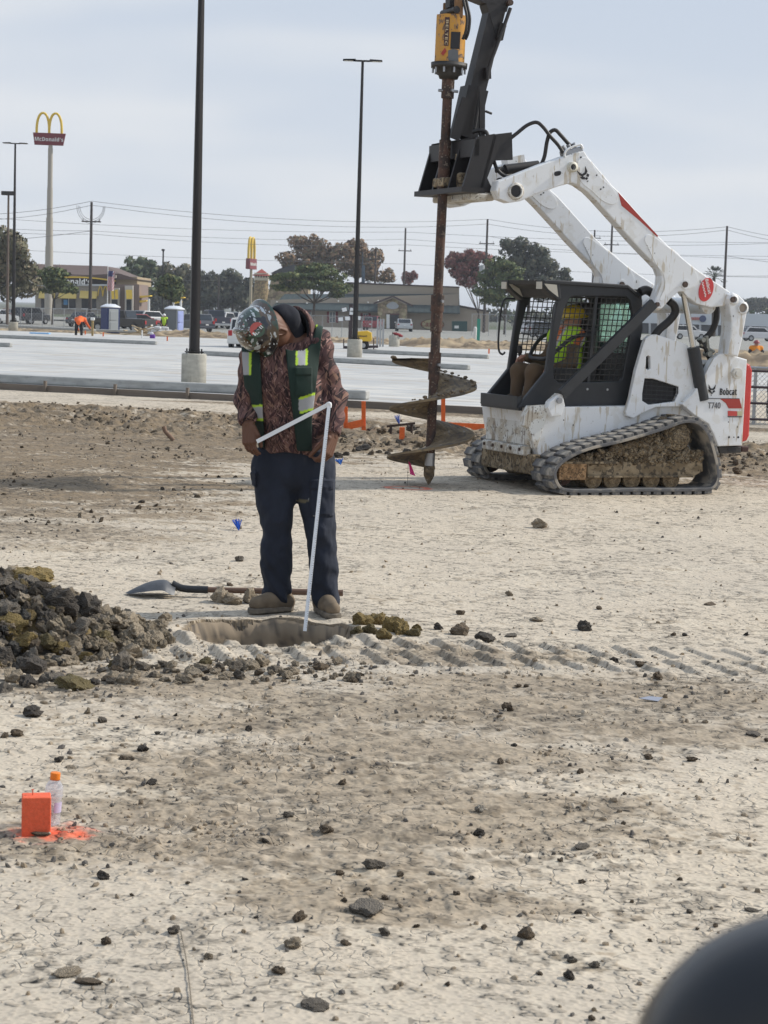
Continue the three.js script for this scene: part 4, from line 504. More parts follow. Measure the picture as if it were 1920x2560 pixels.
const mudT = tex(512, (u, v) => { const a = fbm2(u * 14, v * 14, 5, 53, 14), b = fbm2(u * 40, v * 40, 3, 57, 40); let k = mix3([0.34, 0.27, 0.18], [0.62, 0.52, 0.38], sstep(0.3, 0.7, a)); k = mix3(k, [0.1, 0.085, 0.07], sstep(0.55, 0.66, b) * 0.8); return k.map((x) => toS(x)); }, true);
const mudB = tex(512, (u, v) => { const a = fbm2(u * 14, v * 14, 6, 53, 14); return [a, a, a]; });
const rustT = tex(512, (u, v) => { const a = fbm2(u * 10, v * 10, 5, 63, 10), b = fbm2(u * 44, v * 44, 3, 67, 44); let k = mix3([0.035, 0.022, 0.018], [0.085, 0.042, 0.028], sstep(0.35, 0.7, a)); k = mix3(k, [0.2, 0.16, 0.12], sstep(0.66, 0.76, b)); return k.map(toS); }, true);
const clayT = tex(512, (u, v) => { const a = fbm2(u * 8, v * 8, 5, 73, 8), b = fbm2(u * 30, v * 30, 4, 77, 30); let k = mix3([0.11, 0.078, 0.045], [0.235, 0.175, 0.1], sstep(0.3, 0.7, a)); k = mix3(k, [0.06, 0.05, 0.042], sstep(0.56, 0.7, b) * 0.8); k = mix3(k, [0.3, 0.3, 0.31], sstep(0.66, 0.74, a) * 0.8); return k.map(toS); }, true);
const whiteM = new THREE.MeshPhysicalMaterial({ color: rgb(0.78, 0.79, 0.8), map: rep(chips, 0.55), roughness: 0.38, clearcoat: 0.25, clearcoatRoughness: 0.3 });
const whiteMud = new THREE.MeshStandardMaterial({ color: rgb(0.75, 0.75, 0.74), map: rep(muddy, 0.9), bumpMap: mudB, bumpScale: 0.004, roughness: 0.7 });
const blackM = new THREE.MeshStandardMaterial({ color: rgb(0.028, 0.03, 0.034), map: SPECK, roughness: 0.5 });
const dirtyBlack = new THREE.MeshStandardMaterial({ color: rgb(0.045, 0.042, 0.04), map: SPECK, bumpMap: NZ, bumpScale: 0.003, roughness: 0.6 });
const rubberM = new THREE.MeshStandardMaterial({ color: rgb(0.6, 0.6, 0.6), map: tex(256, (u, v) => { const a = fbm2(u * 6, v * 6, 5, 83, 6); return mix3([0.2, 0.2, 0.205], [0.62, 0.56, 0.47], sstep(0.4, 0.66, a)).map(toS); }, true), bumpMap: NZ, bumpScale: 0.003, roughness: 0.9 });
const mudM = new THREE.MeshStandardMaterial({ color: rgb(0.6, 0.57, 0.52), map: rep(mudT, 1.1), bumpMap: rep(mudB, 1.6), bumpScale: 0.05, roughness: 0.97 });
const rollerM = new THREE.MeshStandardMaterial({ color: rgb(0.62, 0.56, 0.47), map: rep(mudT, 2), roughness: 0.8 }), beamMud = new THREE.MeshStandardMaterial({ color: rgb(0.5, 0.47, 0.42), map: rep(mudT, 0.9), bumpMap: rep(mudB, 0.9), bumpScale: 0.015, roughness: 0.95 }), rustTan = new THREE.MeshStandardMaterial({ color: rgb(0.62, 0.46, 0.32), map: rep(mudT, 2), bumpMap: mudB, bumpScale: 0.008, roughness: 0.9 }), mudDark = new THREE.MeshStandardMaterial({ color: rgb(0.27, 0.24, 0.2), map: rep(mudT, 2), bumpMap: mudB, bumpScale: 0.02, roughness: 0.97 });
const rustM = new THREE.MeshStandardMaterial({ color: rgb(1, 1, 1), map: rep(rustT, 1.5), bumpMap: NZ, bumpScale: 0.004, roughness: 0.75 });
const clayM = new THREE.MeshStandardMaterial({ color: rgb(1, 1, 1), map: clayT, bumpMap: mudB, bumpScale: 0.012, roughness: 0.8, side: THREE.DoubleSide });
const redM = new THREE.MeshPhysicalMaterial({ color: rgb(0.52, 0.035, 0.03), roughness: 0.35, clearcoat: 0.5 }), decalRed = std([0.36, 0.04, 0.03], 0.45), decalBlack = std([0.015, 0.015, 0.018], 0.5), chromeM = std([0.62, 0.6, 0.56], 0.22, { metalness: 0.9 }), hoseM = std([0.022, 0.02, 0.02], 0.55), steelM = std([0.35, 0.36, 0.38], 0.35, { metalness: 0.8 });

const loader = thing('skid_loader', 'white tracked skid loader with black mesh cab and raised lift arms', 'skid loader'); loader.matrixAutoUpdate = true; loaderM4.decompose(loader.position, loader.quaternion, loader.scale);
function lplate(name, pts, w, depth, m, parent = loader, o = {}) { const f = lw(w); let q = pts.map(([x, y]) => f(x, y)); if (o.smooth) q = smoothLoop(q, o.smooth); return part(name, boxUV(prism(q, depth, w, (o.holes ?? []).map((h) => { let k = h.map(([x, y]) => f(x, y)); return o.smoothHoles ? smoothLoop(k, 5) : k; }), o.bevel ?? 0)), m, parent); }
const wcyl = (px, py, w0, w1, r, seg = 20) => { const c = lw(w0)(px, py); return new THREE.CylinderGeometry(r, r, w1 - w0, seg).rotateX(Math.PI / 2).translate(c[0], c[1], (w0 + w1) / 2); };
// ---- tracks
const trackPx = [[1379, 1180], [1390, 1158], [1420, 1134], [1470, 1112], [1550, 1093], [1654, 1063], [1715, 1043], [1750, 1048], [1776, 1074], [1793, 1120], [1804, 1172], [1803, 1206], [1786, 1229], [1740, 1235.5], [1600, 1236], [1420, 1237], [1396, 1228], [1382, 1206]];
const outer = smoothLoop(trackPx.map(([x, y]) => lw(0)(x, y)).map(([u, v]) => [u, Math.max(0.0, v)]), 8), lugH = 0.026, beltT = 0.032;
function offsetLoop(l, d) { return l.map((p, i) => { const a = l[(i - 2 + l.length) % l.length], b = l[(i + 2) % l.length], t = [b[0] - a[0], b[1] - a[1]], n = Math.hypot(...t); return [p[0] + t[1] / n * d, p[1] - t[0] / n * d]; }); }
const ccw = THREE.ShapeUtils.area(outer.map((p) => new THREE.Vector2(...p))) > 0 ? 1 : -1;
function makeTrack(w0, label) {
  const face = offsetLoop(outer, -ccw * lugH), inner = offsetLoop(face, -ccw * beltT), W0 = 0.43;
  const t = part('track', boxUV(prism(face, W0, w0, [inner], 0.006), 1.5), rubberM, loader); t.userData.label = label;
  const curve = new THREE.CatmullRomCurve3(face.map((p) => V(p[0], p[1], 0)), true), n = 38, lug = boxUV(rbx(0.086, lugH + 0.016, W0 * 0.48, 0.008, 0, 0, 0, 1), 2);
  for (let i = 0; i < n; i++) for (const s of [0, 1]) { const k = ((i + s * 0.5) / n) % 1, p = curve.getPointAt(k), d = curve.getTangentAt(k), o = part('tread_lug', lug, rubberM, t); o.position.set(p.x + ccw * d.y * lugH * 0.45, p.y - ccw * d.x * lugH * 0.45, w0 + W0 * (s ? 0.745 : 0.255)); o.rotation.z = Math.atan2(d.y, d.x); }
  const f = lw(0), off = (g) => g;
  const beamM = w0 < 1 ? beamMud : beamMud; part('roller_frame', [boxUV(prism([[1480, 1163], [1550, 1161], [1560, 1156], [1690, 1158], [1768, 1150], [1770, 1180], [1745, 1194], [1480, 1195]].map(([x, y]) => f(x, y)), 0.24, w0 + 0.09, [], 0.008)), boxUV(bar(V(...f(1400, 1158), w0 + 0.2), V(...f(1552, 1158), w0 + 0.2), 0.28, 0.02)), boxUV(bar(V(...f(1478, 1193), w0 + 0.2), V(...f(1745, 1193), w0 + 0.2), 0.27, 0.018))], beamM, t); part('grease_plate', boxUV(rbx(0.3, 0.16, 0.28, 0.01, ...(() => { const c = f(1440, 1181); return [c[0], c[1], w0 + 0.2]; })())), rustTan, t);
  for (const x of [1502, 1550, 1599, 1648, 1698]) { const c = f(x, 1201), r = part('road_wheel', lathe([[0, -0.15], [0.05, -0.15], [0.055, -0.12], [0.092, -0.125], [0.096, -0.115], [0.096, 0.1], [0.05, 0.1], [0.05, 0.12], [0, 0.12]], 24).rotateX(Math.PI / 2).translate(c[0], c[1], w0 + 0.272), rollerM, t); }
  const sc = f(1708, 1092); part('drive_sprocket', [lathe([[0, -0.2], [0.075, -0.2], [0.085, -0.18], [0.14, -0.17], [0.15, -0.12], [0.17, -0.1], [0.17, 0.12], [0, 0.12]], 26).rotateX(Math.PI / 2).translate(sc[0], sc[1], w0 + 0.26), ...Array.from({ length: 13 }, (_, i) => bx(0.05, 0.045, 0.1, 0.185, 0, 0).rotateZ(i / 13 * 6.283).translate(sc[0], sc[1], w0 + 0.22))], mudM, t);
  const id = f(1425, 1180); part('idler_wheel', lathe([[0, -0.1], [0.05, -0.1], [0.06, -0.06], [0.145, -0.06], [0.155, -0.03], [0.155, 0.03], [0.145, 0.06], [0, 0.06]], 26).rotateX(Math.PI / 2).translate(id[0], id[1], w0 + 0.22), rustM, t);
  // caked mud above the frame
  const r = rng(17), list = [], poly = [[1440, 1152], [1560, 1118], [1660, 1082], [1676, 1098], [1690, 1130], [1768, 1132], [1765, 1156], [1550, 1162], [1480, 1162]].map(([x, y]) => f(x, y));
  const base = boxUV(prism(poly, 0.25, w0 + 0.12, [], 0.01)), dk = [base]; const inPoly = (x, y) => { let c = false; for (let i = 0, j = poly.length - 1; i < poly.length; j = i++) if ((poly[i][1] > y) !== (poly[j][1] > y) && x < (poly[j][0] - poly[i][0]) * (y - poly[i][1]) / (poly[j][1] - poly[i][1]) + poly[i][0]) c = !c; return c; };
  for (let i = 0; i < 1500 && list.length + dk.length < 640; i++) { const [a, b] = f(1430 + 345 * r(), 1075 + 95 * r()); if (!inPoly(a, b)) continue; const s = 0.01 + 0.03 * r() * r(); (r() < 0.45 ? dk : list).push(boxUV(new THREE.IcosahedronGeometry(s, 1).scale(0.8 + r(), 0.7 + 0.5 * r(), 1).rotateZ(r() * 3).translate(a, b, w0 + 0.118 - 0.03 * r()), 2)); }
  for (const [l, m] of [[list, mudM], [dk, mudDark]]) part('caked_mud', l, m, t).userData.kind = 'stuff';
  return t;
}
makeTrack(0, 'rubber track caked with pale mud on the camera side'); makeTrack(1.57, 'rubber track on the cab door side');
loader.children.forEach((c) => { if (c.name === 'track') delete c.userData.label; });
// ---- hull and body panels
lplate('hull', [[1325, 1019], [1720, 1012], [1800, 1100], [1720, 1180], [1400, 1180], [1350, 1160], [1343, 1122], [1330, 1070]], 0.45, 1.1, whiteM, loader, { bevel: 0.012 });
{ const c = lw(0.47)(1338, 1085); const fp = part('front_plate', [boxUV(rbx(0.05, 0.34, 0.94, 0.015, c[0] + 0.03, c[1] + 0.05, 1.0), 1), boxUV(rbx(0.09, 0.1, 0.94, 0.02, c[0] + 0.05, c[1] - 0.17, 1.0), 1)], whiteMud, loader); const b = part('cross_member', boxUV(rbx(0.3, 0.2, 1.14, 0.02, c[0] - 0.1, c[1] - 0.3, 1.0), 1), mudM, loader); for (let i = 0; i < 5; i++) part('bolt', new THREE.CylinderGeometry(0.016, 0.016, 0.02, 8).rotateZ(Math.PI / 2).translate(c[0] + 0.1, c[1] - 0.16, 0.6 + i * 0.2), rustM, fp); }
lplate('front_cheek', [[1313, 1040], [1326, 1015], [1372, 1013], [1374, 1030], [1362, 1060], [1345, 1115], [1338, 1122], [1322, 1072], [1310, 1064]], 0.38, 0.1, whiteMud, loader, { bevel: 0.01 });
const br = lplate('arm_rest_bracket', [[1376, 1004], [1398, 984], [1407, 987], [1413, 1014], [1404, 1040], [1380, 1042], [1370, 1020]], 0.31, 0.1, whiteM, loader, { bevel: 0.008 }); part('bolt', wcyl(1400, 1002, 0.28, 0.32, 0.028, 12), steelM, br);
const mid = lplate('side_panel', [[1614, 847], [1625, 838], [1641, 836], [1717, 861], [1740, 900], [1748, 950], [1720, 1000], [1706, 1016], [1640, 1018], [1600, 1036], [1584, 1046], [1568, 1040], [1565, 1030], [1576, 994], [1590, 926], [1609, 861]], 0.39, 0.06, whiteM, loader, { bevel: 0.008, holes: [[[1612, 946], [1634, 947], [1697, 967], [1697, 983], [1687, 1004], [1622, 1012], [1606, 1002], [1606, 985]], [[1616, 892], [1621, 889], [1626, 892], [1627, 921], [1621, 925], [1615, 921]]] });
{ const f = lw(0.41), list = []; for (let i = 0; i < 8; i++) { const a = f(1604 + i * 13, 944 + i * 2), b = f(1601 + i * 13, 1014); list.push(rod(V(a[0], a[1], 0.41), V(b[0], b[1], 0.41), 0.004, 0.004, 5)); } for (let i = 0; i < 6; i++) { const a = f(1602, 952 + i * 11), b = f(1700, 960 + i * 10); list.push(rod(V(a[0], a[1], 0.405), V(b[0], b[1], 0.405), 0.004, 0.004, 5)); } part('grille', list, blackM, mid); part('grille_shroud', wcyl(1652, 982, 0.455, 0.5, 0.24), decalBlack, mid); }
lplate('engine_housing', [[1610, 850], [1700, 872], [1760, 910], [1850, 905], [1850, 1112], [1590, 1090], [1585, 1010]], 0.52, 0.96, blackM, loader, { bevel: 0.01 });
const rear = lplate('rear_panel', [[1704, 1010], [1734, 983], [1755, 953], [1774, 915], [1785, 896], [1799, 884], [1815, 883], [1868, 899], [1856, 1114], [1796, 1116], [1786, 1090], [1772, 1060], [1736, 1037]], 0.33, 0.1, whiteM, loader, { bevel: 0.01 });
lplate('rear_panel', [[1704, 1010], [1734, 983], [1755, 953], [1774, 915], [1785, 896], [1799, 884], [1815, 883], [1868, 899], [1856, 1114], [1796, 1116], [1786, 1090], [1772, 1060], [1736, 1037]], 0.33, 0.1, whiteM, loader, { bevel: 0.01 }).position.z = 1.24;
part('pin_boss', [wcyl(1845, 934, 0.29, 0.34, 0.055), wcyl(1846, 934, 0.27, 0.3, 0.026, 12)], new THREE.MeshStandardMaterial({ color: rgb(0.6, 0.58, 0.53), roughness: 0.6 }), rear);
{ const f = lw(0.325), put = (g, x, y, m, name) => { const c = f(x, y), o = part(name, g.rotateY(Math.PI), m, rear); o.position.set(c[0], c[1], 0.327); return o; };
  put(fitText('Bobcat', 0.2, 0.07), 1821, 979, decalBlack, 'brand_lettering'); const tn = put(fitText('T740', 0.145, 0.062), 1786, 1013.5, std([0.14, 0.14, 0.15], 0.5), 'model_lettering');
  const dec = (pts, m, name) => lplate(name, pts, 0.324, 0.005, m, rear); dec([[1768, 997], [1849, 997.5], [1849, 996], [1768, 995.5]].reverse(), decalBlack, 'decal_stripe'); dec([[1800, 996.6], [1849, 997.4], [1855, 1021], [1822, 1021], [1815, 1008]], decalRed, 'red_decal'); dec([[1820, 1027], [1843, 1028], [1843, 1040], [1820, 1040]], std([0.5, 0.06, 0.05], 0.5), 'red_sticker'); dec([[1843.3, 1028], [1855, 1028], [1855, 1039], [1843.3, 1039]], std([0.5, 0.47, 0.3], 0.6), 'pale_sticker'); dec([[1820, 1041], [1855, 1041], [1855, 1043], [1820, 1043]], decalBlack, 'decal_stripe');
  // lynx-like head emblem: ears, brow and muzzle as flat print
  const em = (ox, oy, k, rot, w, parent) => { const T = (l) => l.map(([x, y]) => [ox + (x * Math.cos(rot) - y * Math.sin(rot)) * k, oy + (x * Math.sin(rot) + y * Math.cos(rot)) * k]); for (const l of [[[-8, -16], [-3, -6], [3, -6], [10, -15], [8, -5], [4, -2], [-5, -2], [-8, -7]], [[-9, -3], [-4, -2], [-1, 3], [-4, 5], [-8, 2]], [[2, 1], [6, -2], [8, 2], [4, 5]], [[-3, 5], [1, 3], [3, 6], [-1, 8]], [[-3, 10], [1, 10], [-1, 12]]]) lplate('emblem_print', T(l), w, 0.004, decalBlack, parent); };
  em(1780, 977, 1.0, 0, 0.3245, rear); loader.em = em;
  for (const [x, y, r] of [[1823, 1093, 0.011], [1846, 1093, 0.011], [1835, 1093, 0.006]]) part('bolt_hole', wcyl(x, y, 0.326, 0.335, r, 10), decalBlack, rear); }
lplate('tailgate', [[1867, 908], [1876, 911], [1882, 925], [1874, 1090], [1868, 1102], [1856, 1106], [1858, 1040]], 0.4, 1.2, redM, loader, { bevel: 0.02 });
lplate('rear_bumper', [[1796, 1117], [1853, 1117], [1853, 1132], [1800, 1134]], 0.36, 1.28, dirtyBlack, loader, { bevel: 0.008, holes: [] }); lplate('tow_slot', [[1820, 1120], [1840, 1120], [1840, 1128], [1820, 1128]], 0.355, 0.01, decalBlack, loader); lplate('bumper_block', [[1854, 1116], [1873, 1117], [1871, 1130], [1855, 1130]], 0.5, 1.0, std([0.06, 0.03, 0.025], 0.8), loader, { bevel: 0.01 });
// ---- lift arms
const armPx = [[1246, 452], [1262, 447], [1356, 410], [1407, 392], [1440, 380], [1461, 377], [1469, 390], [1530, 462], [1548, 479], [1600, 538], [1644, 588], [1671, 614], [1696, 633], [1712, 650], [1750, 679], [1804, 715], [1826, 730], [1828, 745], [1812, 765], [1777, 769], [1744, 760], [1717, 741], [1708, 729], [1698, 729], [1679, 745], [1655, 772], [1646, 777], [1637, 773], [1633, 763], [1644, 736], [1653, 712], [1655, 690], [1648, 672], [1632, 655], [1617, 640], [1581, 602], [1545, 561], [1490, 500], [1470, 480], [1446, 463], [1430, 457], [1400, 465], [1350, 482], [1301, 503], [1274, 507], [1250, 498], [1240, 476]];
function makeArm(w, far_) {
  const a = lplate('lift_arm', armPx, w, 0.14, whiteM, loader, { bevel: 0.012 }), pipe = (pts, r, m, close) => { const f = lw(w - 0.002); return part('weld_rim', tube(pts.map(([x, y]) => { const q = f(x, y); return V(q[0], q[1], w - 0.001); }), r, pts.length * 5, 5, close), m, a); };
  // raised cover plates
  const cover = (pts) => lplate('cover_plate', pts, w - 0.008, 0.012, whiteM, a, { smooth: 5, bevel: 0.003 });
  cover([[1445, 402], [1466, 394], [1500, 440], [1533, 472], [1545, 496], [1543, 506], [1532, 511], [1508, 503], [1480, 478], [1452, 452]]); cover([[1616, 588], [1626, 587], [1668, 616], [1700, 642], [1735, 674], [1745, 700], [1725, 722], [1700, 716], [1676, 730], [1658, 752], [1650, 750], [1662, 716], [1660, 690], [1640, 660], [1620, 618], [1612, 600]]);
  pipe([[1640, 621], [1652, 622], [1672, 636], [1688, 655], [1690, 664], [1683, 672], [1672, 666], [1656, 644]], 0.007, whiteM, true);
  part('pivot_ring', [lathe([[0.058, -0.02], [0.082, -0.02], [0.082, 0.03], [0.058, 0.03]], 24).rotateX(Math.PI / 2).translate(...(() => { const c = lw(w)(1288, 478); return [c[0], c[1], w - 0.004]; })()), ], whiteMud, a); part('pivot_bore', wcyl(1288, 478, w - 0.012, w + 0.01, 0.058), decalBlack, a);
  part('pin_boss', lathe([[0.028, -0.04], [0.05, -0.04], [0.05, 0.03], [0.028, 0.03]], 20).rotateX(Math.PI / 2).translate(...(() => { const c = lw(w)(1428, 418); return [c[0], c[1], w - 0.005]; })()), std([0.6, 0.58, 0.5], 0.6), a); part('pin_bore', wcyl(1428, 418, w - 0.03, w, 0.028, 14), decalBlack, a);
  lplate('slot', [[1386, 432], [1389, 429], [1401, 428], [1403, 431], [1401, 437], [1389, 440], [1386, 437]], w - 0.003, 0.006, decalBlack, a, { smooth: 3 }); for (const [x, y] of [[1453, 393], [1492, 438], [1502, 473], [1509, 468]]) part('bolt_hole', wcyl(x, y, w - 0.0105, w, 0.008, 8), decalBlack, a);
  part('pin', wcyl(1714, 711, w - 0.03, w + 0.17, 0.03, 14), rustM, a); part('pin', wcyl(1645, 761, w - 0.025, w + 0.16, 0.022, 14), rustM, a); part('pin_boss', wcyl(1714, 711, w - 0.016, w, 0.048, 16), whiteM, a);
  if (!far_) { lplate('red_stripe_decal', [[1546, 481], [1600, 541], [1646, 590], [1643, 592], [1600, 552], [1554, 514]], w - 0.003, 0.005, decalRed, a); const e = []; for (let i = 0; i < 30; i++) { const q = i / 30 * 6.283, x = 17 * Math.cos(q), y = 30 * Math.sin(q); e.push([1766 + x * 0.97 + y * -0.26, 724 + x * 0.26 + y * 0.97]); } const ov = lplate('oval_sticker', e, w - 0.013, 0.016, std([0.56, 0.05, 0.05], 0.4), a); const tx = part('sticker_lettering', fitText('Bobcat', 0.15, 0.04, font, 0.002), whiteP, a), c = lw(w)(1769, 716); tx.rotation.set(0, Math.PI, 0); tx.rotateZ(-1.25); tx.position.set(c[0], c[1], w - 0.014); const t2 = part('sticker_script_line', tube(Array.from({ length: 16 }, (_, i) => V(-0.075 + i * 0.01, 0.012 * Math.sin(i * 2.1), 0)), 0.004, 40, 4), whiteP, a), c2 = lw(w)(1758, 724); t2.rotation.set(0, Math.PI, 0); t2.rotateZ(-1.25); t2.position.set(c2[0], c2[1], w - 0.014); loader.em(1463, 440, 1.35, -0.55, w - 0.0125, a); }
  const up = lplate('rear_link', [[1819, 747], [1822, 736], [1832, 731], [1846, 736], [1861, 750], [1870, 769], [1866, 793], [1856, 850], [1846, 892], [1820, 886], [1828, 830], [1829, 804], [1825, 770]], w - 0.05, 0.2, whiteM, loader, { bevel: 0.015 }); part('link_pin', [wcyl(1833, 749, w - 0.08, w + 0.17, 0.03, 14)], rustM, up); part('link_boss', [lathe([[0.032, -0.02], [0.052, -0.02], [0.052, 0.02], [0.032, 0.02]], 18).rotateX(Math.PI / 2).translate(...(() => { const q = lw(w - 0.05)(1833, 749); return [q[0], q[1], w - 0.05]; })())], whiteM, up); part('link_bore', wcyl(1855, 770, w - 0.056, w - 0.03, 0.045), std([0.3, 0.25, 0.2], 0.7), up); part('link_boss', lathe([[0.045, -0.02], [0.064, -0.02], [0.064, 0.02], [0.045, 0.02]], 20).rotateX(Math.PI / 2).translate(...(() => { const q = lw(w - 0.05)(1855, 770); return [q[0], q[1], w - 0.05]; })()), whiteM, up);
  const cy = part('lift_cylinder', rod(lp(1733, 868, w + 0.06), lp(1757, 1000, w + 0.06), 0.062, 0.062, 18), blackM, loader); part('piston_rod', rod(lp(1709, 733, w + 0.06), lp(1734, 872, w + 0.06), 0.03, 0.03, 14), chromeM, cy);
  return a;
}
{ const before = new Set(loader.children); makeArm(0.3, true); for (const c of loader.children.filter((k) => !before.has(k))) { c.position.z += 1.26; } makeArm(0.3, false); }
part('torque_tube', boxUV(wcyl(1772, 764, 0.44, 1.57, 0.085, 24)), whiteM, loader); part('torque_tube', boxUV(wcyl(1276, 478, 0.44, 1.57, 0.07, 20)), whiteMud, loader);
{ const c = part('coupler_block', [boxUV(rbx(0.2, 0.05, 0.12, 0.01)), ...[-0.06, 0, 0.06].map((x) => rod(V(x, 0, 0), V(x + 0.02, 0.07, 0), 0.022))], steelM, loader); c.position.copy(lp(1428, 378, 0.37)); c.rotation.z = -0.28; part('guard_rail', tube([[1411, 392], [1414, 378], [1440, 364], [1452, 362], [1457, 372]].map(([x, y]) => lp(x, y, 0.3)), 0.012, 20, 6), whiteM, c).position.copy(c.position).multiplyScalar(0); }
loader.children.filter((c) => c.name === 'coupler_block').forEach((c) => { const g = c.children[0]; loader.add(g); });
part('tilt_cylinder', [rod(lp(1262, 424, 0.62), lp(1345, 414, 0.62), 0.05, 0.05, 14), rod(lp(1240, 425, 0.62), lp(1262, 424, 0.62), 0.03)], hoseM, loader); part('far_arm_head', boxUV(bar(lp(1262, 410, 1.56), lp(1305, 402, 1.56), 0.14, 0.12)), whiteM, loader);
const brace = part('arm_support_brace', boxUV(bar(lp(1405, 985, 0.29), lp(1634, 758, 0.29), 0.05, 0.1)), blackM, loader);
for (const [pts, r] of [[[[1672, 752], [1684, 762], [1688, 780], [1672, 803], [1650, 822], [1640, 834], [1630, 850]].map(([x, y]) => [x, y, 0.5]), 0.042], [[[1792, 765], [1790, 800], [1778, 830], [1762, 848], [1755, 870]].map(([x, y]) => [x, y, 0.55]), 0.034], [[[1600, 730], [1615, 725], [1632, 735], [1640, 748]].map(([x, y]) => [x, y, 0.5]), 0.045], [[[1748, 850], [1764, 872], [1770, 890], [1778, 905]].map(([x, y]) => [x, y, 0.45]), 0.022]]) part('hydraulic_hose', tube(pts.map(([x, y, w]) => lp(x, y, w)), r, 24, 8), hoseM, loader);
part('hydraulic_fittings', [wcyl(1776, 885, 0.4, 0.5, 0.03, 12), wcyl(1760, 850, 0.4, 0.5, 0.025, 12), wcyl(1783, 915, 0.38, 0.5, 0.04, 14), rod(lp(1750, 860, 0.45), lp(1785, 880, 0.45), 0.018), rod(lp(1766, 840, 0.45), lp(1772, 890, 0.45), 0.02)], std([0.3, 0.3, 0.27], 0.4, { metalness: 0.6 }), loader);
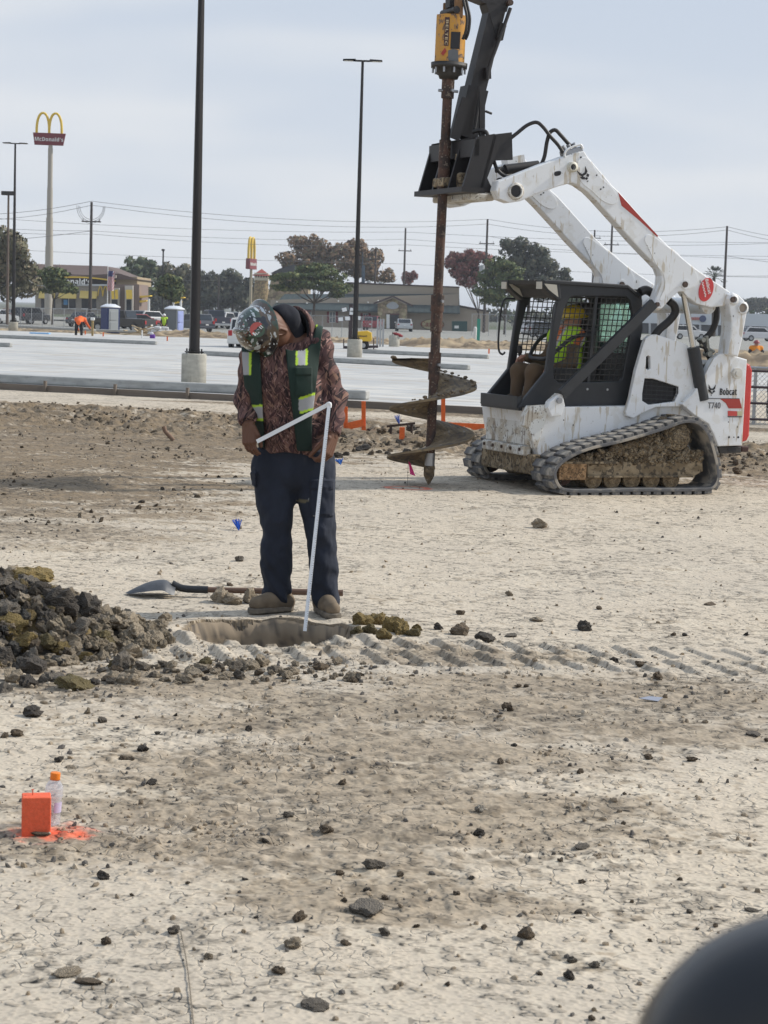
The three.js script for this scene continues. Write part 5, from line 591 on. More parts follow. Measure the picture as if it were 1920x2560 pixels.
// ---- cab
{
  const CW0 = 0.56, CW1 = 1.44, sideO = [[1394, 708], [1571, 717], [1594, 735], [1605, 773], [1608, 820], [1592, 900], [1566, 1014], [1296, 1019], [1316, 990], [1342, 958], [1365, 929], [1382, 814], [1394, 747]], winH = [[1434, 741], [1566, 742], [1576, 752], [1582, 785], [1575, 843], [1556, 946], [1550, 953], [1398, 957], [1386, 948], [1384, 931], [1394, 843], [1412, 770], [1424, 747]];
  const side = lplate('cab_side_frame', sideO, CW0, 0.055, blackM, loader, { bevel: 0.012, holes: [winH] }); const f = lw(CW0);
  const sf = part('cab_side_frame', side.geometry, blackM, loader); sf.position.z = CW1 - CW0 - 0.055;
  const uf = (y) => f(1394, y)[0];
  // window mesh: crossing rods, clipped to the opening
  const hp = winH.map(([x, y]) => f(x, y)); const inside = (x, y) => { let c = false; for (let i = 0, j = hp.length - 1; i < hp.length; j = i++) if ((hp[i][1] > y) !== (hp[j][1] > y) && x < (hp[j][0] - hp[i][0]) * (y - hp[i][1]) / (hp[j][1] - hp[i][1]) + hp[i][0]) c = !c; return c; };
  const us = hp.map((p) => p[0]), vs = hp.map((p) => p[1]), rods = []; const u0 = Math.min(...us), u1 = Math.max(...us), v0 = Math.min(...vs), v1 = Math.max(...vs), sp = 0.0545;
  for (let v = v0 + 0.03; v < v1; v += sp) { let a = null; for (let u = u0; u <= u1 + 0.01; u += 0.008) { const k = inside(u, v); if (k && a === null) a = u; if (!k && a !== null) { rods.push(rod(V(a - 0.01, v, 0), V(u + 0.01, v, 0), 0.0052, 0.0052, 5, false)); a = null; } } }
  const slant = -0.13; for (let u = u0 - 0.15; u < u1 + 0.15; u += sp) { let a = null; for (let v = v0; v <= v1 + 0.01; v += 0.008) { const uu = u + (v - v0) * slant, k = inside(uu, v); if (k && a === null) a = v; if (!k && a !== null) { rods.push(rod(V(u + (a - 0.01 - v0) * slant, a - 0.01, 0.009), V(u + (v + 0.01 - v0) * slant, v + 0.01, 0.009), 0.0052, 0.0052, 5, false)); a = null; } } }
  part('window_mesh', join(rods).translate(0, 0, CW0 + 0.028), dirtyBlack, side); part('window_mesh', join(rods).translate(0, 0, CW0 + 0.028), dirtyBlack, sf); { const a = f(1478, 742), b = f(1462, 955); part('mesh_post', bar(V(f(1494, 742)[0], f(1494, 742)[1], CW0 + 0.03), V(f(1474, 955)[0], f(1474, 955)[1], CW0 + 0.03), 0.02, 0.03, V(1, 0, 0)), blackM, side); }
  const rp = [[1360, 700], [1392, 700], [1480, 706], [1571, 712], [1596, 731], [1601, 745], [1570, 722], [1392, 711], [1362, 710]]; lplate('roof', rp, CW0 - 0.02, CW1 - CW0 + 0.04, blackM, loader, { bevel: 0.01 });
  const vis = lplate('visor', [[1358, 702], [1396, 702], [1400, 726], [1392, 745], [1384, 742], [1376, 722], [1360, 712]], CW0 + 0.08, CW1 - CW0 - 0.16, blackM, loader, { bevel: 0.01 });
  for (const dz of [0, CW1 - CW0 - 0.105]) { const w = CW0 - 0.015, pod = lplate('work_light', [[1357, 700], [1400, 702], [1404, 748], [1396, 752], [1368, 728], [1357, 714]], w, 0.135, blackM, loader, { bevel: 0.012 }); lplate('lamp_glass', [[1361, 709], [1392, 712], [1396, 743], [1372, 724]], w - 0.006, 0.02, std([0.5, 0.47, 0.4], 0.25), pod); const ub = lw(w)(1357, 708), lg = part('lamp_glass', bx(0.01, 0.07, 0.11, ub[0] + 0.004, ub[1] - 0.02, w + 0.067), std([0.5, 0.47, 0.4], 0.25), pod); pod.position.z = dz; }
  // front posts, sill and rear wall
  const rearU = f(1598, 800)[0]; part('rear_wall', [bx(0.05, 0.55, 0.86, rearU + 0.0, 1.08, 1.0), bx(0.05, 0.14, 0.86, rearU, 1.93, 1.0), bx(0.05, 0.6, 0.08, rearU, 1.6, 0.6), bx(0.05, 0.6, 0.08, rearU, 1.6, 1.4)], blackM, loader);
  part('rear_window', bx(0.008, 0.56, 0.74, rearU, 1.62, 1.0), new THREE.MeshPhysicalMaterial({ color: rgb(0.62, 0.82, 0.74), roughness: 0.35, transmission: 1, thickness: 0 }), loader);
  const fl = [[1296, 1018], [1316, 990], [1342, 958]].map(([x, y]) => f(x, y)); part('front_sill', [boxUV(bar(V(fl[0][0] - 0.02, fl[0][1] + 0.045, CW0 + 0.03), V(fl[0][0] - 0.02, fl[0][1] + 0.045, CW1 - 0.03), 0.05, 0.11)), boxUV(bx(0.55, 0.04, 0.8, fl[0][0] - 0.3, 0.83, 1.0)), boxUV(bx(0.04, 0.05, 0.85, fl[0][0] - 0.03, fl[0][1] - 0.01, 1.0))], blackM, loader); part('front_kick_plate', boxUV(bar(lp(1300, 1012, 1.0).setZ(1.0), lp(1335, 962, 1.0).setZ(1.0), 0.5, 0.02)), std([0.3, 0.3, 0.28], 0.6), loader).position.set(-0.02, -0.03, 0.12);
  part('grab_handle', tube([[1287, 747], [1264, 747], [1257, 756], [1246, 866], [1250, 882], [1258, 886], [1262, 880]].map(([x, y]) => lp(x, y, CW1 + 0.02)), 0.011, 40, 8), blackM, loader); part('wiper_arm', tube([[1395, 755], [1386, 760], [1380, 820], [1374, 880], [1372, 900]].map(([x, y]) => lp(x, y, CW0 - 0.02)), 0.007, 20, 6), blackM, loader);
  part('seat', [rbx(0.12, 0.62, 0.5, 0.05, 0.12, 1.3, 1.0), rbx(0.12, 0.26, 0.3, 0.05, 0.08, 1.72, 1.02), rbx(0.5, 0.14, 0.5, 0.05, 0.36, 0.98, 1.0)], dirtyBlack, loader);
  for (const w of [0.68, 1.32]) { const js = part('joystick_console', rbx(0.36, 0.2, 0.12, 0.03, 0.5, 1.1, w), blackM, loader); part('joystick', [rod(V(0.62, 1.18, w), V(0.66, 1.33, w), 0.018), rbx(0.05, 0.09, 0.05, 0.02, 0.66, 1.36, w)], hoseM, js); }
  for (const [x, y] of [[1469, 973], [1519, 974]]) part('rivet', wcyl(x, y, CW0 - 0.008, CW0 + 0.01, 0.012, 8), steelM, side);
  part('lap_bar', tube([V(0.16, 1.55, 0.66), V(0.4, 1.5, 0.68), V(0.6, 1.3, 0.8), V(0.62, 1.28, 1.0), V(0.6, 1.3, 1.2), V(0.4, 1.5, 1.32), V(0.16, 1.55, 1.34)], 0.02, 40, 8), blackM, loader);
}
// ---- auger attachment carried on the arms
const aug = thing('auger_drill', 'earth auger with clay-coated spiral flights hanging from a black boom', 'auger'); loaderM4.decompose(aug.position, aug.quaternion, aug.scale);
{
  const black = new THREE.MeshStandardMaterial({ color: rgb(0.019, 0.017, 0.018), map: SPECK, bumpMap: NZ, bumpScale: 0.002, roughness: 0.5 });
  const A = V(1.772, 0.05, 1), B = V(1.70, 4.0, 1), ax = B.clone().sub(A), at = (v) => A.clone().addScaledVector(ax, (v - A.y) / ax.y);
  // mounting frame
  const fr = part('mounting_plate', [boxUV(bx(0.03, 0.56, 1.06, 0, 0, 0), 1)], black, aug); fr.position.set(1.5, 3.13, 1.0); fr.rotation.z = 0.24;
  const flange = (pts, w) => part('frame_gusset', boxUV(prism(pts, 0.03, w)), black, aug); for (const w of [0.47, 0.8, 1.17, 1.5]) flange([[1.36, 3.36], [1.44, 3.42], [1.62, 3.38], [1.76, 2.88], [1.42, 2.86], [1.5, 3.0]], w);
  part('frame_lip', [boxUV(bar(V(1.66, 2.88, 0.44), V(1.66, 2.88, 1.56), 0.24, 0.05)), boxUV(bar(V(1.62, 3.28, 0.47), V(1.62, 3.28, 1.53), 0.05, 0.16))], black, aug); part('frame_ear', boxUV(prism([[-0.12, -0.12], [0.1, -0.14], [0.14, 0.1], [-0.1, 0.14]], 0.04)), black, aug).position.copy(lp(1255, 366, 0.5)); part('muddy_shelf', boxUV(rbx(0.26, 0.07, 0.9, 0.02, 1.48, 2.83, 1.05)), whiteMud, aug);
  part('cradle', [boxUV(rbx(0.2, 0.09, 0.26, 0.02, 1.68, 2.97, 1.0)), boxUV(rbx(0.1, 0.3, 0.1, 0.02, 1.6, 3.1, 0.86)), boxUV(rbx(0.1, 0.16, 0.12, 0.03, 1.62, 2.98, 0.8))], mudM, aug);
  // telescoping boom
  const b0 = lp(1158, 345, 1.0), b1 = lp(1186, 222, 1.0), b2 = lp(1236, 20, 1.0), up = V(1, 0, 0); const boom = part('boom', boxUV(bar(b0, b2.clone().add(V(-0.01, 0.02, 0)), 0.15, 0.17, up)), black, aug); part('boom_sleeve', boxUV(bar(b0, b1, 0.19, 0.22, up)), black, aug); part('sleeve_plate', boxUV(bar(lp(1136, 348, 0.86), lp(1167, 246, 0.86), 0.02, 0.1, up)), black, aug);
  part('boom_gusset', boxUV(prism([lw(0.92)(1216, 10), lw(0.92)(1262, 12), lw(0.92)(1241, 90)], 0.16, 0.92)), black, aug); part('strap_bar', boxUV(bar(lp(1204, 490, 0.72), lp(1205, 215, 0.72), 0.03, 0.055, up)), black, aug); for (const g of [boxUV(bar(lp(1252, 60, 0.95), lp(1243, 100, 0.95), 0.12, 0.07, up)), boxUV(bar(lp(1216, 170, 0.9), lp(1217, 198, 0.9), 0.1, 0.05, up)), rod(lp(1214, 278, 0.72), lp(1229, 284, 0.72), 0.012), rod(lp(1250, 66, 0.95), lp(1265, 65, 0.95), 0.01)]) part('boom_lug', g, black, aug);
  for (const g of [tube([[1276, 20], [1262, 60], [1240, 120], [1222, 170], [1218, 200]].map(([x, y]) => lp(x, y, 0.86)), 0.018, 24, 6), tube([[1205, 215], [1196, 260], [1190, 300], [1184, 335]].map(([x, y]) => lp(x, y, 0.86)), 0.016, 20, 6)]) part('hose_guide', g, hoseM, aug);
  const yoke = V(1.675, 4.86, 1); part('top_beam', boxUV(bar(b2.clone().add(V(-0.12, 0.04, 0)), yoke.clone().add(V(0.05, 0.02, 0)), 0.15, 0.16)), black, aug); part('beam_pin', wcyl(1277, 6, 0.88, 1.12, 0.03, 12), rustM, aug); part('bail', [boxUV(bar(yoke, V(1.675, 4.64, 1), 0.1, 0.12, up)), wcyl(1142, 24, 0.84, 1.16, 0.035, 12)], black, aug);
  for (const s of [-1, 1]) part('motor_ear', boxUV(rbx(0.09, 0.17, 0.03, 0.01, 1.675, 4.62, 1 + s * 0.13)), std([0.2, 0.11, 0.05], 0.8), aug);
  // drive motor: octagonal chipped yellow housing
  const yT = tex(512, (u, v) => { const a = fbm2(u * 9, v * 9, 5, 103, 9), b = fbm2(u * 30, v * 14, 4, 107, 30); let k = mix3([0.6, 0.31, 0.03], [0.5, 0.24, 0.05], a); k = mix3(k, [0.09, 0.06, 0.04], sstep(0.6, 0.67, a * 0.6 + b * 0.5)); k = mix3(k, [0.42, 0.24, 0.12], sstep(0.55, 0.7, b) * 0.5); return k.map(toS); }, true);
  const yM = new THREE.MeshStandardMaterial({ color: rgb(1, 1, 1), map: rep(yT, 2.2), roughness: 0.5 }), mc = V(1.692, 4.335, 1), faceDir = V(0.39, 0, -0.92).normalize();
  const tilt = new THREE.Quaternion().setFromUnitVectors(V(0, 1, 0), ax.clone().normalize()); const motor = part('drive_motor', boxUV(new THREE.CylinderGeometry(0.155, 0.155, 0.46, 8).rotateY(Math.PI / 8), 1), yM, aug); motor.position.copy(mc); motor.quaternion.copy(tilt).multiply(new THREE.Quaternion().setFromAxisAngle(V(0, 1, 0), -23 * R));
  part('motor_flange', lathe([[0.03, -0.13], [0.09, -0.12], [0.1, -0.09], [0.12, -0.08], [0.125, -0.02], [0.175, -0.02], [0.178, 0.03], [0, 0.03]], 26), dirtyBlack, motor).position.y = -0.25; for (let i = 0; i < 10; i++) part('flange_bolt', new THREE.CylinderGeometry(0.012, 0.012, 0.1, 6).translate(Math.cos(i * 0.63) * 0.155, -0.27, Math.sin(i * 0.63) * 0.155), steelM, motor);
  // the flat of the housing that faces across the machine carries the name and the hose port
  const face = new THREE.Group(); const fx = motor; const port = part('hose_port', bx(0.09, 0.16, 0.01, -0.045, -0.02, -0.1455), decalBlack, motor); port.rotation.y = 0; const nm = part('name_plate', bx(0.045, 0.27, 0.004, 0.042, 0.06, -0.1455), std([0.05, 0.02, 0.025], 0.6), motor); const lt = part('name_lettering', fitText('BELTEC', 0.24, 0.026), std([0.5, 0.4, 0.25], 0.6), motor); lt.rotation.set(0, Math.PI, 0); lt.rotateZ(-Math.PI / 2); lt.position.set(0.042, 0.05, -0.1478); part('red_flash', prism([[0, 0], [0.03, 0.045], [0.012, 0.075], [-0.025, 0.02]], 0.004).rotateY(Math.PI).translate(0.065, -0.17, -0.1435), decalRed, motor); part('grey_patch', prism([[-0.05, -0.06], [0.05, -0.05], [0.055, 0.04], [0.01, 0.06], [-0.04, 0.05]], 0.004, -0.1475), std([0.13, 0.14, 0.15], 0.6), motor).position.set(-0.035, -0.16, 0);
  for (const dx of [0, 0.03]) part('motor_hose', tube([V(1.64 - dx, 4.33, 0.83), V(1.63 - dx, 4.38, 0.8), V(1.615 - dx, 4.52, 0.8), V(1.63 - dx, 4.66, 0.84), V(1.66 - dx, 4.86, 0.9)], 0.014, 20, 8), hoseM, aug);
  // shaft with couplings
  const sh = part('shaft', boxUV(rod(A.clone().addScaledVector(ax, 0.04), B.clone().addScaledVector(ax, 0.02), 0.047, 0.047, 20), 1), rustM, aug);
  const collar = (v0, v1, r) => part('coupling', boxUV(rod(at(v0), at(v1), r, r, 20), 1), rustM, aug); collar(3.78, 3.98, 0.062); collar(1.72, 1.88, 0.066); collar(1.52, 1.72, 0.058); collar(1.14, 1.32, 0.062); collar(1.05, 1.14, 0.056); collar(2.85, 3.38, 0.058);
  for (const [v, r] of [[1.82, 0.066], [1.2, 0.062], [3.85, 0.062]]) part('coupling_bolt', rod(at(v).add(V(-0.02, 0, -r - 0.02)), at(v).add(V(0.02, 0, r + 0.02)), 0.016), steelM, aug); part('coupling_bolt', rod(at(3.85).add(V(-0.1, 0, -0.02)), at(3.85).add(V(0.1, 0, 0)), 0.014), steelM, aug);
  // flights
  const yOf = (py) => lw(1)(1075, py)[1], v0 = yOf(896), v1 = yOf(1140), turns = 2, pitch = (v0 - v1) / turns, n = 150, Rf = 0.425, pos = [], uvs = [], idx = [], rr = rng(2);
  const phi0 = (() => { const c = LF.clone(); return 0; })();
  const dirOf = (phi) => { const wx = Math.cos(phi), wz = Math.sin(phi); const p = V(wx, 0, wz); return V(p.dot(LF), 0, p.dot(LN)); };   // phi in the world: 0 right, 90 towards the camera
  for (let i = 0; i <= n; i++) { const k = i / n, phi = Math.PI + k * (turns * 2 + 0.55) * Math.PI, v = v0 - pitch * (phi - Math.PI) / (2 * Math.PI), c = at(v), d = dirOf(phi); for (const [q, dz] of [[0.03, 0], [0.22, 0.004], [Rf + (n2(i * 0.35, 1, 4) - 0.5) * 0.012, 0], [Rf + (n2(i * 0.35, 1, 4) - 0.5) * 0.012, -0.022], [0.22, -0.02], [0.03, -0.022]]) { pos.push(c.x + d.x * q, c.y + dz - (q - 0.03) * 0.03, c.z + d.z * q); uvs.push(k * 3, q * 1.4); } if (i) for (let a = 0; a < 6; a++) { const p = (i - 1) * 6 + a, q = (i - 1) * 6 + (a + 1) % 6; idx.push(p, q, p + 6, q, q + 6, p + 6); } }
  const fg = new THREE.BufferGeometry(); fg.setAttribute('position', new THREE.BufferAttribute(new Float32Array(pos), 3)); fg.setAttribute('uv', new THREE.BufferAttribute(new Float32Array(uvs), 2)); fg.setIndex(idx); const flight = part('flighting', toCreasedNormals(fg, 0.7), clayM, aug);
  // crumbs of clay clinging on top of the upper flight
  const cr = []; for (let i = 0; i < 90; i++) { const phi = Math.PI + 0.05 + Math.pow(rr(), 1.3) * 5.2, v = v0 - pitch * (phi - Math.PI) / (2 * Math.PI), d = dirOf(phi), q = i % 3 ? Rf - 0.05 * rr() * rr() - 0.01 : 0.1 + 0.3 * rr(), c = at(v).addScaledVector(d, q), s = 0.008 + 0.016 * rr() * rr(); cr.push(boxUV(new THREE.IcosahedronGeometry(s, 0).scale(1.5, 1, 1.3).rotateY(rr() * 6).translate(c.x, c.y + s * 0.5, c.z), 2)); } part('clinging_clay', cr, clayM, flight).userData.kind = 'stuff';
  for (let i = 0; i < 5; i++) { const phi = Math.PI + (turns * 2 + 0.52) * Math.PI, d = dirOf(phi), c = at(v0 - pitch * (phi - Math.PI) / (2 * Math.PI)).addScaledVector(d, 0.1 + i * 0.075); part('cutting_tooth', boxUV(rbx(0.05, 0.12, 0.05, 0.012, c.x, c.y - 0.03, c.z), 2), clayM, flight); }
  part('pilot_collar', boxUV(rod(at(0.33), at(0.2), 0.05, 0.05, 18), 2), steelM, aug); part('pilot_point', lathe([[0, 0], [0.014, 0.012], [0.054, 0.09], [0.056, 0.19], [0, 0.19]], 14).translate(A.x, A.y - 0.035, A.z), clayM, aug);
  // supply hoses looping back to the couplers on the arm
  const H1 = [[1182, 330], [1198, 326], [1215, 330], [1222, 352], [1226, 366], [1240, 368], [1262, 356], [1290, 335], [1320, 312], [1342, 306], [1358, 318], [1375, 340], [1395, 362], [1408, 382]], H2 = [[1219, 338], [1228, 372], [1234, 400], [1244, 425], [1262, 440], [1290, 448], [1320, 444], [1345, 424], [1360, 395], [1368, 352], [1376, 330], [1388, 325], [1402, 338], [1418, 356], [1428, 366]];
  for (const [H, z0, z1] of [[H1, 0.75, 0.34], [H2, 0.6, 0.38]]) part('supply_hose', tube(H.map(([x, y], i) => lp(x, y, lerp(z0, z1, i / (H.length - 1)))), 0.019, 90, 8), hoseM, aug);
}

// ================================================================ PEOPLE
const qInv = camera.quaternion.clone().invert();
const toPx = (p) => { const v = p.clone().sub(camera.position).applyQuaternion(qInv); return [960 + FOC * v.x / -v.z, 1280 - FOC * v.y / -v.z]; };
// distance to a tapered capsule between joints a and b
function cone(p, a, b, ra, rb) { const x = b[0] - a[0], y = b[1] - a[1], z = b[2] - a[2], l = x * x + y * y + z * z || 1e-9, t = clamp(((p[0] - a[0]) * x + (p[1] - a[1]) * y + (p[2] - a[2]) * z) / l); return Math.hypot(p[0] - a[0] - x * t, p[1] - a[1] - y * t, p[2] - a[2] - z * t) - lerp(ra, rb, t); }
const ell = (p, c, r) => { const k = Math.hypot((p[0] - c[0]) / r[0], (p[1] - c[1]) / r[1], (p[2] - c[2]) / r[2]); return (k - 1) * Math.min(r[0], r[1], r[2]); };
const smin = (a, b, k) => { const h = Math.max(k - Math.abs(a - b), 0) / k; return Math.min(a, b) - h * h * k * 0.25; };
function bones(p, list, k = 0.04) { let d = 9; for (const b of list) d = smin(d, cone(p, b[0], b[1], b[2], b[3]), k); return d; }
function skin(f, lo, hi, h, color) {                    // naive surface nets: one vertex a cell, quads across edges that cross the surface
  const n = [0, 1, 2].map((i) => Math.ceil((hi[i] - lo[i]) / h) + 1), [nx, ny, nz] = n, val = new Float32Array(nx * ny * nz), at = (i, j, k) => i + nx * (j + ny * k);
  for (let k = 0; k < nz; k++) for (let j = 0; j < ny; j++) for (let i = 0; i < nx; i++) val[at(i, j, k)] = f([lo[0] + i * h, lo[1] + j * h, lo[2] + k * h]);
  const id = new Int32Array(nx * ny * nz).fill(-1), pos = [], nor = [], col = [], idx = [], C = [[0, 0, 0], [1, 0, 0], [0, 1, 0], [1, 1, 0], [0, 0, 1], [1, 0, 1], [0, 1, 1], [1, 1, 1]], E = [[0, 1], [2, 3], [4, 5], [6, 7], [0, 2], [1, 3], [4, 6], [5, 7], [0, 4], [1, 5], [2, 6], [3, 7]];
  for (let k = 0; k < nz - 1; k++) for (let j = 0; j < ny - 1; j++) for (let i = 0; i < nx - 1; i++) {
    const v = C.map((c) => val[at(i + c[0], j + c[1], k + c[2])]); let m = 0; for (let q = 0; q < 8; q++) if (v[q] < 0) m++; if (m === 0 || m === 8) continue;
    let sx = 0, sy = 0, sz = 0, c = 0; for (const [a, b] of E) if ((v[a] < 0) !== (v[b] < 0)) { const t = v[a] / (v[a] - v[b]); sx += lerp(C[a][0], C[b][0], t); sy += lerp(C[a][1], C[b][1], t); sz += lerp(C[a][2], C[b][2], t); c++; }
    const p = [lo[0] + (i + sx / c) * h, lo[1] + (j + sy / c) * h, lo[2] + (k + sz / c) * h], gx = v[1] + v[3] + v[5] + v[7] - v[0] - v[2] - v[4] - v[6], gy_ = v[2] + v[3] + v[6] + v[7] - v[0] - v[1] - v[4] - v[5], gz = v[4] + v[5] + v[6] + v[7] - v[0] - v[1] - v[2] - v[3], gl = Math.hypot(gx, gy_, gz) || 1;
    id[at(i, j, k)] = pos.length / 3; pos.push(...p); nor.push(gx / gl, gy_ / gl, gz / gl); if (color) col.push(...color(p));
  }
  const quadI = (a, b, c, d, flip) => { if (a < 0 || b < 0 || c < 0 || d < 0) return; flip ? idx.push(a, c, b, a, d, c) : idx.push(a, b, c, a, c, d); };
  for (let k = 1; k < nz - 1; k++) for (let j = 1; j < ny - 1; j++) for (let i = 1; i < nx - 1; i++) {
    const s = val[at(i, j, k)] < 0;
    if (s !== val[at(i + 1, j, k)] < 0) quadI(id[at(i, j - 1, k - 1)], id[at(i, j, k - 1)], id[at(i, j, k)], id[at(i, j - 1, k)], !s);
    if (s !== val[at(i, j + 1, k)] < 0) quadI(id[at(i - 1, j, k - 1)], id[at(i - 1, j, k)], id[at(i, j, k)], id[at(i, j, k - 1)], !s);
    if (s !== val[at(i, j, k + 1)] < 0) quadI(id[at(i - 1, j - 1, k)], id[at(i, j - 1, k)], id[at(i, j, k)], id[at(i - 1, j, k)], !s);
  }
  const g = new THREE.BufferGeometry(); g.setAttribute('position', new THREE.BufferAttribute(new Float32Array(pos), 3)); g.setAttribute('normal', new THREE.BufferAttribute(new Float32Array(nor), 3)); if (color) g.setAttribute('color', new THREE.BufferAttribute(new Float32Array(col), 3)); g.setIndex(idx); return g;
}
const boxOf = (pts, pad) => [[0, 1, 2].map((i) => Math.min(...pts.map((p) => p[i])) - pad), [0, 1, 2].map((i) => Math.max(...pts.map((p) => p[i])) + pad)];
// hand with palm, four unequal bent fingers and a thumb. o: wrist, d: along the palm, s: towards the thumb side, n: palm normal (curl direction)
function handBones(o, d, s, n, curl, k = 1, thumb = [0.6, 0.5]) {
  const P = (a, b, c) => [o.x + d.x * a + s.x * b + n.x * c, o.y + d.y * a + s.y * b + n.y * c, o.z + d.z * a + s.z * b + n.z * c].map((x) => x), L = [], S = (x) => x * k;
  for (const b of [-0.027, -0.009, 0.009, 0.026]) L.push([P(0, b * 0.6 * k, 0), P(S(0.085), b * k, 0), S(0.018), S(0.0145)]);
  [[0.026, 0.072], [0.009, 0.08], [-0.009, 0.074], [-0.027, 0.058]].forEach(([b, len], i) => { let a = S(0.085), c = 0, ang = curl * (0.35 + 0.06 * i), prev = P(a, b * k, 0); for (let j = 0; j < 3; j++) { const l = S(len) * [0.45, 0.31, 0.24][j]; a += Math.cos(ang) * l; c += Math.sin(ang) * l; const q = P(a, b * k * (1 + 0.05 * j), c); L.push([prev, q, S(0.0086 - 0.0008 * j), S(0.0081 - 0.0008 * j)]); prev = q; ang += curl * (0.75 - 0.1 * j); } });
  { let prev = P(S(0.02), S(0.028), 0); const a = P(S(0.055), S(0.028 + 0.03 * thumb[0]), S(0.02 * thumb[1])), b = P(S(0.085), S(0.028 + 0.034 * thumb[0]), S(0.045 * thumb[1])), c = P(S(0.107), S(0.028 + 0.03 * thumb[0]), S(0.062 * thumb[1])); L.push([prev, a, S(0.015), S(0.0115)], [a, b, S(0.0115), S(0.0105)], [b, c, S(0.0105), S(0.009)]); }
  return L;
}
const skinB = [0.125, 0.055, 0.031], skinM = new THREE.MeshPhysicalMaterial({ color: rgb(...skinB), roughness: 0.62 }), skinP = new THREE.MeshPhysicalMaterial({ color: rgb(0.42, 0.22, 0.16), roughness: 0.55 });
const clothM = vcol(0.92);
const camoT = canvasTex(1024, 1024, (c, w, h) => { c.fillStyle = '#6d5650'; c.fillRect(0, 0, w, h); const r = rng(41), leaf = (col, n, L, wd, sp) => { for (let i = 0; i < n; i++) { const x = r() * w, y = r() * h, a = Math.PI / 2 + (r() - 0.5) * sp, l = L * (0.4 + r()), k = wd * (0.4 + r()), bx_ = (r() - 0.5) * l * 0.5; c.fillStyle = col; for (const ox of [-w, 0, w]) for (const oy of [-h, 0, h]) { c.beginPath(); c.moveTo(x + ox, y + oy); c.quadraticCurveTo(x + ox + Math.cos(a) * l * 0.5 + k + bx_, y + oy + Math.sin(a) * l * 0.5, x + ox + Math.cos(a) * l, y + oy + Math.sin(a) * l); c.quadraticCurveTo(x + ox + Math.cos(a) * l * 0.5 - k + bx_, y + oy + Math.sin(a) * l * 0.5 + k * 0.3, x + ox, y + oy); c.fill(); } } };
  leaf('#84685f', 90, 170, 46, 2.4); leaf('#4a3638', 110, 170, 34, 1.6); leaf('#2a2024', 130, 150, 18, 1.3); leaf('#937a68', 90, 130, 20, 1.8); leaf('#3b2b2d', 160, 90, 14, 2.6); leaf('#b59c92', 200, 60, 8, 2.4); leaf('#1d1719', 220, 80, 8, 2.2); leaf('#c7b2a8', 160, 34, 5, 3); });
camoT.wrapS = camoT.wrapT = THREE.RepeatWrapping;
const camoM = new THREE.MeshStandardMaterial({ vertexColors: true, map: camoT, roughness: 0.92 });
function flatUV(g, k) { const p = g.attributes.position, n = g.attributes.normal, uv = new Float32Array(p.count * 2); for (let i = 0; i < p.count; i++) { uv[i * 2] = (p.getX(i) + p.getZ(i) * 0.45) * k; uv[i * 2 + 1] = (p.getY(i) + p.getZ(i) * 0.3) * k; } g.setAttribute('uv', new THREE.BufferAttribute(uv, 2)); return g; }
